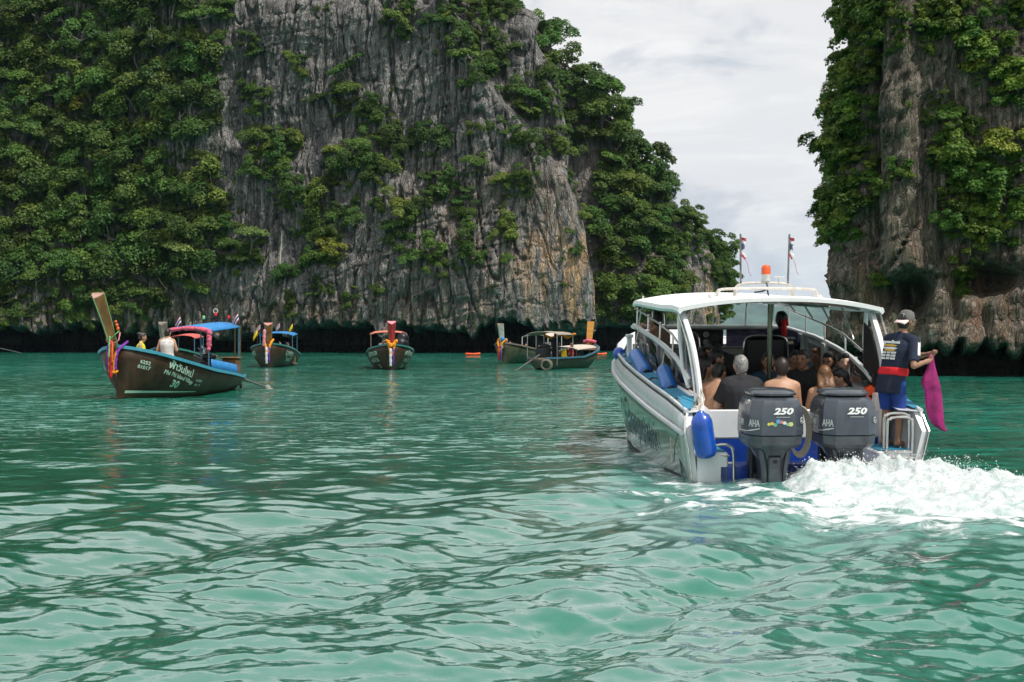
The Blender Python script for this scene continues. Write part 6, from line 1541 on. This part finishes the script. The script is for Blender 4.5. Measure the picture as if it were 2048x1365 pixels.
        a = Vector((0, y - 0.3, z - 0.05)); b = a + Vector(shaft_dir); mb = MB(); mb.tube([a, b], [0.045, 0.03], 8); mb.tube([a + Vector((0, 0, -0.10)), a.lerp(b, 0.9)], 0.014, 5); mb.build('drive_shaft', mat('shaft_grey', (0.16, 0.16, 0.16), 0.4, metal=0.6), e)
        mb = MB(); mb.tube([(0, y + 0.3, z + 0.1), (0.05, y + 1.1, z + 0.35)], 0.022, 6); mb.build('tiller', engine_s, e)
        return b
    def pt(self, u, v, y): return BL(u, v, y, self.M)
    def flag(self, pos, h, kind, lean=(0, 0, 0), fl=0.30, droop=0.5):
        p0 = Vector(pos); top = p0 + Vector((lean[0], lean[1], h)); mb = MB(); mb.tube([p0, top], 0.009, 5); pole = mb.build('flag_staff', pole_b, self.root)
        bands = [(1, flag_red), (1, flag_white), (2, flag_blue), (1, flag_white), (1, flag_red)] if kind == 'thai' else [(6, ribbon['yellow'])]
        H = fl * 0.62; d = (p0 - top).normalized(); z = 0
        for (k, m) in bands:
            a = top + d * (z / 6 * H); b = top + d * ((z + k) / 6 * H); z += k; rows = []
            for i in range(6):
                t = i / 5; off = Vector((fl * t * (1 - 0.5 * droop), 0.03 * math.sin(5 * t), -fl * t * droop)); rows.append([a + off, b + off])
            mb = MB(); mb.sheet(rows); o = mb.build('flag_band', m, pole); thicken(o, 0.004, 0)

def boat_matrix(bow_u, bow_v, fdir, L, trim=0.0):
    """world matrix from the pixel where the stem meets the water, and the heading"""
    y = CAM_H * F_PX / (bow_v - HORIZON); bow = P(bow_u, bow_v, y); f = Vector((fdir[0], fdir[1], 0)).normalized()
    o = bow - f * (L / 2 * 0.94); o.z = 0
    th = math.atan2(-f.x, f.y); return Matrix.Translation(o) @ Matrix.Rotation(th, 4, 'Z')

# --- the nearest longtail, number 30
M1p = boat_matrix(236, 800, (-0.20, -0.98), 8.9 * 0.877); M1 = M1p @ Matrix.Diagonal((1, 0.877, 1, 1)); M1pi = M1p.inverted()
b1 = Longtail('dark wooden longtail with blue gunwale, blue roof and number 30 on its side', M1, prow=dict(top=1.30, lean=0.70, xl=0.24, w0=0.095, w1=0.165, edge=ribbon['green'], cap=mat('prow_pink_wood', (0.42, 0.25, 0.20), 0.6, var=0.2)))
mint = mat('mint_paint', (0.50, 0.66, 0.55), 0.6, var=0.1)
b1.letter('ฟ้าวันใหม่', 0.25, -1, 2.25, 0.76, 0.22, width=1.6, m=mint, bold=0.006)
b1.letter('Phi Phi Island Village', 0.15, -1, 2.2, 0.55, 0.20, width=1.45, m=mint, bold=0.004)
b1.letter('30', 0.26, -1, 2.35, 0.36, 0.16, width=1.7, m=mint, bold=0.010)
b1.letter('6252', 0.13, -1, 3.80, 0.98, 0.26, width=1.1, m=mint, bold=0.003); b1.letter('01017', 0.13, -1, 3.80, 0.85, 0.24, width=1.1, m=mint, bold=0.003)
b1.letter('ทะเบียน', 0.10, -1, 0.9, 0.42, 0.08, width=1.6, m=mint, bold=0.002); b1.letter('พล : 4', 0.10, -1, 0.9, 0.30, 0.06, width=1.6, m=mint, bold=0.002)
b1.letter('ญ่', 0.24, 1, 3.90, 0.86, 0.25, m=mint); b1.letter('30', 0.24, 1, 3.95, 0.52, 0.2, m=mint)
# pale boot-top line near the waterline at the bow
mb = MB(); rows = []
for y in np.linspace(0.6, 4.1, 14):
    w_ = 0.008 + 0.028 * (y - 0.6) / 3.5; z = 0.10 + 0.11 * (y - 0.6) / 3.5; rows.append([Vector((-(b1.side_x(y, z - w_) + 0.02), y, z - w_)), Vector((-(b1.side_x(y, z + w_) + 0.02), y, z + w_))])
mb.sheet(rows); mb.build('waterline_stripe', mint, b1.root)
# garlands and ribbons on the prow
pb = b1.prow_pts[4]; q = Vector((0, b1.h * 0.985, b1.g(b1.h * 0.985)))
f_ = Vector((0, 0.16, 0))
b1.garland([q + Vector((-0.26, -0.25, 0.12)), q + Vector((-0.16, 0.10, -0.10)), q + Vector((-0.10, 0.16, -0.35)), q + Vector((-0.09, 0.17, -0.62))], 0.035, purpleg)
b1.garland([q + Vector((0.26, -0.25, 0.12)), q + Vector((0.16, 0.10, -0.10)), q + Vector((0.13, 0.16, -0.35)), q + Vector((0.12, 0.17, -0.62))], 0.035, purpleg)
b1.garland([q + Vector((-0.22, -0.2, 0.06)), q + Vector((-0.12, 0.14, -0.16)), q + Vector((-0.06, 0.19, -0.40)), q + Vector((-0.05, 0.2, -0.66))], 0.026, orangeg)
b1.garland([q + Vector((0.22, -0.2, 0.06)), q + Vector((0.12, 0.14, -0.16)), q + Vector((0.08, 0.19, -0.40)), q + Vector((0.07, 0.2, -0.66))], 0.026, orangeg)
b1.garland([q + Vector((-0.13, 0.1, -0.66)), q + Vector((-0.08, 0.2, -0.70)), q + Vector((-0.03, 0.2, -0.68))], 0.03, orangeg)
b1.strip([q + Vector((0.02, 0.2, 0.16)), q + Vector((0.0, 0.26, -0.2)), q + Vector((0.0, 0.26, -0.55)), q + Vector((0.01, 0.24, -0.85))], 0.055, ribbon['red'])
b1.strip([q + Vector((-0.03, 0.22, 0.10)), q + Vector((-0.05, 0.28, -0.15)), q + Vector((-0.05, 0.28, -0.45))], 0.03, ribbon['orange'])
b1.strip([q + Vector((0.03, 0.24, 0.26)), q + Vector((0.03, 0.29, 0.0)), q + Vector((0.03, 0.29, -0.3))], 0.022, ribbon['green'])
for s in (-1, 1):
    b1.strip([q + Vector((0.0, 0.24, 0.20)), q + Vector((0.12 * s, 0.20, 0.32)), q + Vector((0.17 * s, 0.10, 0.40))], 0.02, ribbon['green'])
    b1.strip([q + Vector((0.17 * s, 0.05, 0.36)), q + Vector((0.16 * s, 0.15, 0.14)), q + Vector((0.03 * s, 0.24, 0.06))], 0.022, ribbon['pink'])
mb = MB(); mb.ball(q + Vector((-0.10, 0.10, 0.55)), 0.05, 8); mb.ball(q + Vector((-0.08, 0.12, 0.64)), 0.04, 8); mb.ball(q + Vector((-0.12, 0.08, 0.46)), (0.05, 0.05, 0.06), 8); mb.build('flower_bunch', ribbon['orange'], b1.root)
# blue roof over the stern with pink garland
b1.canopy(-3.5, -0.9, 0.66, 2.12, 1.98, tarp_blue)
b1.garland([(-0.65, -0.86, 1.30), (-0.65, -0.86, 1.70), (-0.60, -0.86, 1.85), (0, -0.86, 1.92), (0.60, -0.86, 1.85), (0.65, -0.86, 1.70), (0.65, -0.86, 1.30)], 0.065, pinkg)
b1.flag((0.5, -1.6, 2.00), 0.30, 'thai', (0.05, 0, 0), 0.32, 0.8); b1.flag((-0.7, -3.4, 2.08), 0.34, 'thai', (0.06, 0, 0), 0.36, 0.85)
mb = MB(); mb.tube([(0.35, -3.0, 2.24), (-0.55, -3.0, 2.24)], 0.014, 5); mb.tube([(-0.05, -3.0, 2.05), (-0.05, -3.0, 2.42)], 0.014, 5); mb.tube([(-0.5, -3.0, 2.1), (-0.5, -3.0, 2.28)], 0.010, 5); mb.build('lamp_bar', engine_m, b1.root)
for (x, z, m) in ((0.34, 2.26, ribbon['green']), (-0.48, 2.27, ribbon['red']), (-0.05, 2.36, ribbon['red'])): mb = MB(); mb.lathe([(0.03, -0.06), (0.05, -0.04), (0.05, 0.03), (0.03, 0.06), (0.01, 0.065)], (x, -3.0, z), 8); mb.build('signal_lamp', m, b1.root)
mb = MB()
for a in range(12): mb.tube([(-0.05 + 0.07 * math.cos(a * .524), -3.0, 2.46 + 0.07 * math.sin(a * .524)), (-0.05 + 0.07 * math.cos((a + 1) * .524), -3.0, 2.46 + 0.07 * math.sin((a + 1) * .524))], 0.018, 5)
mb.build('ring_lamp', tarp_cream, b1.root)
mb = MB(); mb.tube([(-0.55, -3.75, 0.2), (-0.56, -3.75, 2.02)], 0.055, 8); mb.tube([(-0.42, -3.72, 0.4), (-0.42, -3.72, 2.0)], 0.022, 6); mb.build('stern_post', pole_b, b1.root)
e_ = b1.engine((-1.2, -1.7, -0.66), 1.1, -2.6)
mb = MB(); mb.lathe([(0.02, -0.07), (0.10, -0.05), (0.10, 0.05), (0.02, 0.07)], e_, 10); mb.ball(e_ + Vector((-0.1, -0.1, -0.12)), 0.11, 10); mb.build('propeller_float', mat('float_grey', (0.42, 0.38, 0.34), 0.6, var=0.2), b1.root)
mb = MB(); rows = []
for i in range(17): y = 0.1 - i * 0.17; rows.append([Vector((-(b1.b(y) - 0.03) + 0.02 * math.sin(i * 2.2), y, b1.g(y) + 0.02)), Vector((-(b1.b(y) - 0.05) + 0.03 * math.sin(i * 2.2 + .4), y, b1.g(y) + 0.15)), Vector((-(b1.b(y) - 0.06), y, b1.g(y) + 0.30))])
mb.sheet(rows); o = mb.build('side_curtain', tarp_blue, b1.root); thicken(o, 0.01, 0)
# folded awning and rail on the far side
mb = MB(); mb.tube([(b1.b(y) - 0.05, y, b1.g(y) + 0.30 + 0.10 * (y + 1) * 0.2) for y in np.linspace(-3.4, 2.2, 9)], 0.025, 6); 
for y in (-3.2, -1.8, -0.4, 1.0, 2.1): mb.tube([(b1.b(y) - 0.05, y, b1.g(y) - 0.05), (b1.b(y) - 0.05, y, b1.g(y) + 0.32)], 0.018, 5)
mb.build('side_rail', wood_grey, b1.root)
mb = MB(); mb.tube([(b1.b(y) - 0.12 + 0.04 * math.sin(3 * y), y, b1.g(y) + 0.28 + 0.05 * math.sin(2 * y)) for y in np.linspace(-1.5, 2.0, 10)], [0.05, 0.09, 0.08, 0.1, 0.07, 0.1, 0.09, 0.1, 0.08, 0.05], 8); mb.build('rolled_awning', tarp_blue, b1.root)
mb = MB(); mb.box((-0.45, -3.3, 0.75), (0.5, 0.4, 0.5), bev=0.04); mb.box((-0.45, -3.3, 1.02), (0.6, 0.5, 0.05), bev=0.02); mb.build('stern_box', wood_warm, b1.root)
mb = MB(); mb.tube([(-0.3, -4.3, 0.5), (-0.35, -4.75, -0.3)], [0.05, 0.035], 8); mb.build('steering_oar', pole_b, b1.root)
for i, (x, y, z, m) in enumerate(((-0.2, 0.5, 0.62, 'white'), (-0.35, 0.1, 0.60, 'pink'), (-0.1, -0.3, 0.6, 'white'))):
    mb = MB(); mb.ball((x, y, z), (0.20, 0.18, 0.14), 8); mb.ball((x + 0.08, y + 0.1, z + 0.10), (0.12, 0.1, 0.09), 8); o = mb.build('bundle', ribbon[m]); o.matrix_world = M1; tag(o, ('white bundle nearest the standing man in the longtail', 'pink bundle in the middle of the longtail', 'white bundle nearest the pink garland in the longtail')[i], 'bundle')
yel = cloth('neon_yellow', (0.62, 0.70, 0.02)); tank = cloth('white_tank', (0.62, 0.58, 0.56))
hd = M1pi @ (M1 @ b1.pt(281, 674, 2.7)); p = Pose(hd - Vector((0, 0, 1.575)), math.pi / 2 + 0.35, seated=False, lean=0.03, head=(0.3, -0.1), h=1.68); 
for s in (-1, 1): p.el[s] = p.sh[s] + p.r * 0.05 * s - p.z * 0.26; p.wr[s] = p.el[s] + p.f * 0.22 + p.z * 0.03
person('woman in neon yellow top with brown hair bun standing in the longtail', M1p, p, dict(skin='tan', hair='dark', style='bun', top=yel, sleeve=0, bottom=blackc))
hd = M1pi @ (M1 @ b1.pt(334, 666, 1.9)); p = Pose(hd - Vector((0, 0, 1.605)), math.pi + 0.25, seated=False, lean=0.02, head=(-0.4, -0.1), h=1.72)
for s in (-1, 1): p.el[s] = p.sh[s] + p.r * 0.09 * s - p.z * 0.26 * 1.0; p.wr[s] = p.el[s] + p.f * 0.16 - p.r * 0.06 * s + p.z * 0.02
person('man in white tank top standing with his back turned in the longtail', M1p, p, dict(skin='tan', hair='black', style='short', top=tank, sleeve=0, loose=0.026, bottom=navy, fat=1.08))

# --- longtails farther off
def bow_dress(b, cols):
    q = Vector((0, b.h * 0.985, b.g(b.h * 0.985)))
    b.garland([q + Vector((-0.26, -0.2, 0.20)), q + Vector((-0.16, 0.1, 0.0)), q + Vector((-0.08, 0.18, -0.3)), q + Vector((-0.04, 0.2, -0.55))], 0.06, cols[0]); b.garland([q + Vector((0.26, -0.2, 0.20)), q + Vector((0.16, 0.1, 0.0)), q + Vector((0.08, 0.18, -0.3)), q + Vector((0.05, 0.2, -0.55))], 0.06, cols[0])
    b.strip([q + Vector((0.06, 0.22, -0.2)), q + Vector((0.06, 0.24, -0.6)), q + Vector((0.05, 0.2, -1.1))], 0.07, cols[1]); b.strip([q + Vector((-0.08, 0.22, -0.2)), q + Vector((-0.08, 0.24, -0.6)), q + Vector((-0.07, 0.2, -1.05))], 0.06, cols[2])
M2 = boat_matrix(537, 735, (0.05, -1.0), 8.6); b2 = Longtail('brown longtail with teal gunwale, blue roof and yellow flags', M2, 8.6, 1.2, 1.30, 0.75, 0.55, rim=rim_teal, prow=dict(top=1.0, lean=0.15, w0=0.13, w1=0.24, m=wood_warm, cap=mat('prow_salmon', (0.50, 0.22, 0.19), 0.6)))
bow_dress(b2, (orangeg, ribbon['white'], ribbon['purple'])); q = b2.prow_pts[-3]; b2.strip([q + Vector((0.16, 0.16, -0.05)), q + Vector((0.18, 0.18, -0.5)), q + Vector((0.2, 0.16, -0.95))], 0.09, ribbon['pink'])
b2.letter('บุหงา', 0.42, -1, 2.6, 0.72, 0.12, width=1.4, m=mint); b2.letter('กระบี่', 0.26, -1, 2.5, 0.38, 0.1, width=1.4, m=mint); b2.letter('บุหงา', 0.40, 1, 2.9, 0.72, 0.12, width=1.3, m=mint)
b2.canopy(-2.2, 0.4, 0.95, 1.95, 1.85, tarp_blue); b2.engine((0.6, -2.4, -0.5))
b2.flag((0.95, 1.2, 0.9), 1.15, 'yellow', (0, 0, 0), 0.45, 0.9); b2.flag((0.9, 0.3, 1.8), 0.55, 'thai', (0, 0, 0), 0.4, 0.7); b2.flag((-0.1, -0.5, 1.9), 0.55, 'thai', (0, 0, 0), 0.4, 0.8); b2.flag((-0.9, 0.2, 1.8), 0.60, 'yellow', (0, 0, 0), 0.4, 0.9)
mb = MB(); mb.box((0.1, 1.4, 0.95), (1.5, 1.1, 0.10), bev=0.04); mb.build('folded_tarp', tarp_cream, b2.root)
p = Pose((-0.65, 0.9, 0.45), 2.0, head=(0, 0), h=1.65); person('small dark figure seated low in the longtail with yellow flags', M2, p, dict(skin='brown', hair='black', style='short', top=redc), vox=0.03)
M3 = boat_matrix(783, 740, (0.11, -0.99), 8.6); b3 = Longtail('brown longtail seen bow on with red prow and orange garlands', M3, 8.6, 1.2, 1.28, 0.72, 0.55, rim=rim_teal, prow=dict(top=1.05, lean=0.15, w0=0.10, w1=0.22, m=mat('prow_red', (0.36, 0.03, 0.03), 0.5, var=0.2), cap=ribbon['pink']))
bow_dress(b3, (orangeg, ribbon['white'], ribbon['purple'])); q = b3.prow_pts[4]; b3.garland([q + Vector((-0.22, 0.2, 0.1)), q + Vector((0, 0.26, -0.1)), q + Vector((0.22, 0.2, 0.12))], 0.09, orangeg)
for s in (-1, 1): b3.letter('ศรีทะเล', 0.36, s, 2.9, 0.78, 0.1, width=1.3, m=mint); b3.letter('กระบี่ 26', 0.26, s, 2.9, 0.45, 0.1, width=1.3, m=mint); b3.letter('26', 0.24, s, 3.0, 0.16, 0.1, width=1.3, m=mint)
b3.canopy(-2.6, -1.9, 1.0, 1.98, 1.90, mat('tarp_orange', (0.62, 0.18, 0.12), 0.7, var=0.1), pole=wood_grey); b3.engine((0.5, -2.4, -0.5))
mb = MB(); mb.tube([(-1.1, -0.5, 0.95), (-1.1, 1.4, 1.05)], 0.03, 6); mb.tube([(1.1, -0.5, 0.95), (1.1, 1.4, 1.05)], 0.03, 6); mb.build('side_rail', tarp_red, b3.root)
mb = MB(); mb.ball((-0.75, -2.0, 1.55), (0.35, 0.3, 0.35), 8); mb.ball((-0.65, -1.9, 1.25), (0.45, 0.4, 0.4), 8); mb.build('dark_bundle', engine_m, b3.root)
hd = b3.pt(763, 680, 1.4); p = Pose(hd - Vector((0, 0, 0.78)), 0.5, lean=0.3, head=(0, -0.4), h=1.7); person('person in grey tee shirt sitting by the red prow', M3, p, dict(skin='tan', hair='black', style='short', top=cloth('mid_grey', (0.16, 0.16, 0.18)), sleeve=0.6, bottom=navy), vox=0.025)
# pair on the right: one bow towards us, one heading away to the right
M4 = boat_matrix(1005, 728, (-0.42, -0.90), 8.8); b4 = Longtail('longtail with pale prow and orange clad passengers behind the nearer boat', M4, 8.8, 1.15, 1.30, 0.70, 0.5, rim=wood_grey, hull_mat=mat('olive_hull', (0.085, 0.075, 0.045), 0.4, var=0.35, vscale=3), prow=dict(top=1.05, lean=0.25, w0=0.12, w1=0.20, m=mat('prow_grey', (0.40, 0.42, 0.38), 0.6, var=0.2)))
bow_dress(b4, (orangeg, ribbon['red'], ribbon['purple'])); q = Vector((0, b4.h * 0.96, b4.g(4))); mb = MB(); mb.ball(q + Vector((-0.1, 0.1, 0.25)), 0.16, 8); mb.build('blue_rosette', ribbon['purple'] if False else tarp_blue, b4.root)
b4.canopy(-2.9, -0.7, 0.95, 1.98, 1.75, tarp_cream, pole=white_ink); b4.engine((0.4, -2.2, -0.5))
b4.letter('กระบี่', 0.34, -1, 2.8, 0.62, 0.12, width=1.3, m=wood_grey)
for (u, v, y, m, lab, sk) in ((1013, 681, 3.1, orangec, 'grey haired passenger in orange vest by the pale prow', 'grey'), (1020, 686, 2.6, orangec, 'second orange clad passenger behind the pale prow', 'black'), (1026, 689, 2.1, whitec, 'passenger in white shirt behind the orange vests', 'black'), (1052, 690, 0.4, blackc, 'dark dressed passenger under the cream roof', 'black')):
    hd = b4.pt(u, v, y); p = Pose(hd - Vector((0, 0, 0.78)), 0.4, head=(0, 0), h=1.66); person(lab, M4, p, dict(skin='tan', hair=sk, style='short', top=m, sleeve=0.4, bottom=navy), vox=0.03)
L5 = 7.6; yb = CAM_H * F_PX / (733 - HORIZON); f5 = Vector((0.40, 0.916, 0)).normalized(); st = P(1076, 738, CAM_H * F_PX / (740 - HORIZON)); o5 = st + f5 * (L5 / 2 * 0.96); o5.z = 0
M5 = Matrix.Translation(o5) @ Matrix.Rotation(math.atan2(-f5.x, f5.y), 4, 'Z')
b5 = Longtail('worn brown longtail with orange prow, open roof frame and cream awning', M5, L5, 1.1, 1.25, 0.62, 0.60, hull_mat=mat('worn_brown_hull', (0.115, 0.09, 0.07), 0.7, var=0.35, vscale=4), rim=mat('rim_dull_blue', (0.05, 0.15, 0.22), 0.5, var=0.2), prow=dict(top=1.15, lean=0.35, w0=0.13, w1=0.20, m=mat('prow_orange', (0.62, 0.28, 0.05), 0.5, var=0.15), cap=wood_grey))
q = Vector((0, b5.h * 0.97, b5.g(b5.h * 0.97))); b5.garland([q + Vector((-0.3, 0, 0.12)), q + Vector((0, 0.22, 0.02)), q + Vector((0.3, 0, 0.12)), q + Vector((0, -0.2, 0.2)), q + Vector((-0.28, 0, 0.14))], 0.09, pinkg)
b5.canopy(-3.1, -0.9, 0.85, 1.90, 1.90, mat('tarp_dull', (0.34, 0.29, 0.23), 0.8, var=0.2), pole=engine_s); b5.canopy(-0.5, 2.5, 0.9, 1.12, 1.22, tarp_cream, pole=pole_b)
b5.garland([(-0.9, -0.88, 1.80), (-0.4, -0.88, 1.60), (0.1, -0.88, 1.75), (0.5, -0.88, 1.6), (0.9, -0.88, 1.8)], 0.06, orangeg)
b5.flag((0.1, -3.0, 1.95), 0.65, 'thai', (0, 0, 0), 0.35, 0.9); b5.engine((-0.75, -1.55, -0.85), 1.3)
mb = MB()
for k in range(3): mb.tube([(0.55 + 0.30 * math.cos(a) * (1 - 0.1 * k), -b5.h - 0.05 - 0.03 * k, 0.25 + 0.28 * math.sin(a) * (1 - 0.1 * k)) for a in np.linspace(0, 6.283, 18)], 0.03, 6)
mb.build('rope_coil', rope_dark, b5.root)
mb = MB(); mb.prism([(0.2, -0.95, 1.0), (0.45, -0.95, 1.0), (0.48, -0.95, 0.62), (0.3, -0.95, 0.55), (0.18, -0.95, 0.65)], (0, 0.03, 0)); mb.build('yellow_pennant', ribbon['yellow'], b5.root)
p = Pose((0.1, -1.6, 0.2), 0.2, seated=False, lean=0.15, head=(0, -0.2), h=1.65); person('boatman in dark blue shirt standing at the big stern engine', M5, p, dict(skin='brown', hair='black', style='short', top=navy, sleeve=0.6, bottom=blackc, bottom_len=1.4), vox=0.03)
p = Pose((0.5, -0.2, 0.45), 1.2, head=(0, 0), h=1.65); person('passenger in red top sitting amidships in the orange prowed longtail', M5, p, dict(skin='tan', hair='brown', style='short', top=redc, sleeve=0.5, bottom=navy), vox=0.03)
p = Pose((0.2, 2.3, 0.40), 1.9, lean=0.5, head=(0, -0.3), h=1.65); person('passenger in teal top crouching in the bow of the orange prowed longtail', M5, p, dict(skin='tan', hair='black', style='short', top=cloth('teal_top', (0.03, 0.22, 0.30)), sleeve=0.4, bottom=navy), vox=0.03)
# the boat hidden behind number 30, and one leaving the picture at the edge
M6 = boat_matrix(322, 755, (-0.05, -1.0), 8.4); M6 = Matrix.Translation((M6.translation.x - 1.15, M6.translation.y + 5, 0)) @ Matrix.Rotation(math.radians(178), 4, 'Z')
b6 = Longtail('longtail with red roof mostly hidden behind the number 30 boat', M6, 8.4, 1.1, 1.2, 0.65, 0.5, rim=rim_teal, prow=dict(top=1.02, lean=0.2, w0=0.11, w1=0.2, m=wood_grey)); b6.canopy(-0.6, 1.0, 0.62, 1.80, 1.72, tarp_red); b6.engine((0.4, -2.2, -0.5))
M7 = Matrix.Translation((-51.3, 130, 0)) @ Matrix.Rotation(math.radians(75), 4, 'Z'); b7 = Longtail('half seen longtail at the edge of the picture with trailing engine shaft', M7, 8.4, 1.1, 1.2, 0.65, 0.7, rim=rim_blue); b7.canopy(-3.2, -0.5, 0.9, 2.0, 2.0, wood_grey, pole=engine_s); b7.engine((0.3, -3.6, -0.75), 1.2)
mb = MB(); mb.ball((0.3, -2.6, 2.25), 0.18, 8); mb.build('white_ball', white_ink, b7.root)
# two orange kayaks far off by the cliff foot
for (u, v, lab) in ((946, 709, 'tiny orange kayak beside the cliff foot left of the paired longtails'), (1201, 709, 'tiny orange kayak beside the tall orange longtail prow')):
    y = CAM_H * F_PX / (v + 2 - HORIZON); c = P(u, v, y); root = empty('kayak', Matrix.Translation((c.x, c.y, 0)) @ Matrix.Rotation(math.radians(62), 4, 'Z') @ Matrix.Scale(0.85, 4)); tag(root, lab.replace('left of', 'between the red prow and'), 'kayak', 'orange kayaks')
    mb = MB(); mb.loft([[Vector((x, w_ * math.cos(a), 0.10 + 0.12 * math.sin(a) + 0.06 * (x / 1.5) ** 2)) for a in np.linspace(0, 6.283, 9)[:-1]] for (x, w_) in ((-1.5, 0.03), (-1.1, 0.22), (0, 0.34), (1.1, 0.22), (1.5, 0.03))]); mb.build('kayak_hull', orangec, root)
    mb = MB(); mb.ball((-0.2, 0, 0.22), (0.3, 0.2, 0.05), 8); mb.build('cockpit', black_rub, root)
# ------------------------------------------------------------------ sea haze that pales the far island
mb = MB(); mb.box((0, 2800, 169), (14400, 6900, 344)); hz = mb.build('haze', [], smooth=False)
hm = bpy.data.materials.new('sea_haze'); hm.use_nodes = True; hm.node_tree.nodes.clear()
_t = NT(hm.node_tree); pv = _t.new('ShaderNodeVolumePrincipled'); pv.inputs['Color'].default_value = (0.55, 0.78, 1.0, 1); pv.inputs['Density'].default_value = 0.00006; pv.inputs['Anisotropy'].default_value = 0.2
ov = _t.new('ShaderNodeOutputMaterial'); _t.l.new(pv.outputs[0], ov.inputs['Volume'])
hz.data.materials.append(hm); tag(hz, 'thin bluish sea haze over the lagoon', kind='stuff')
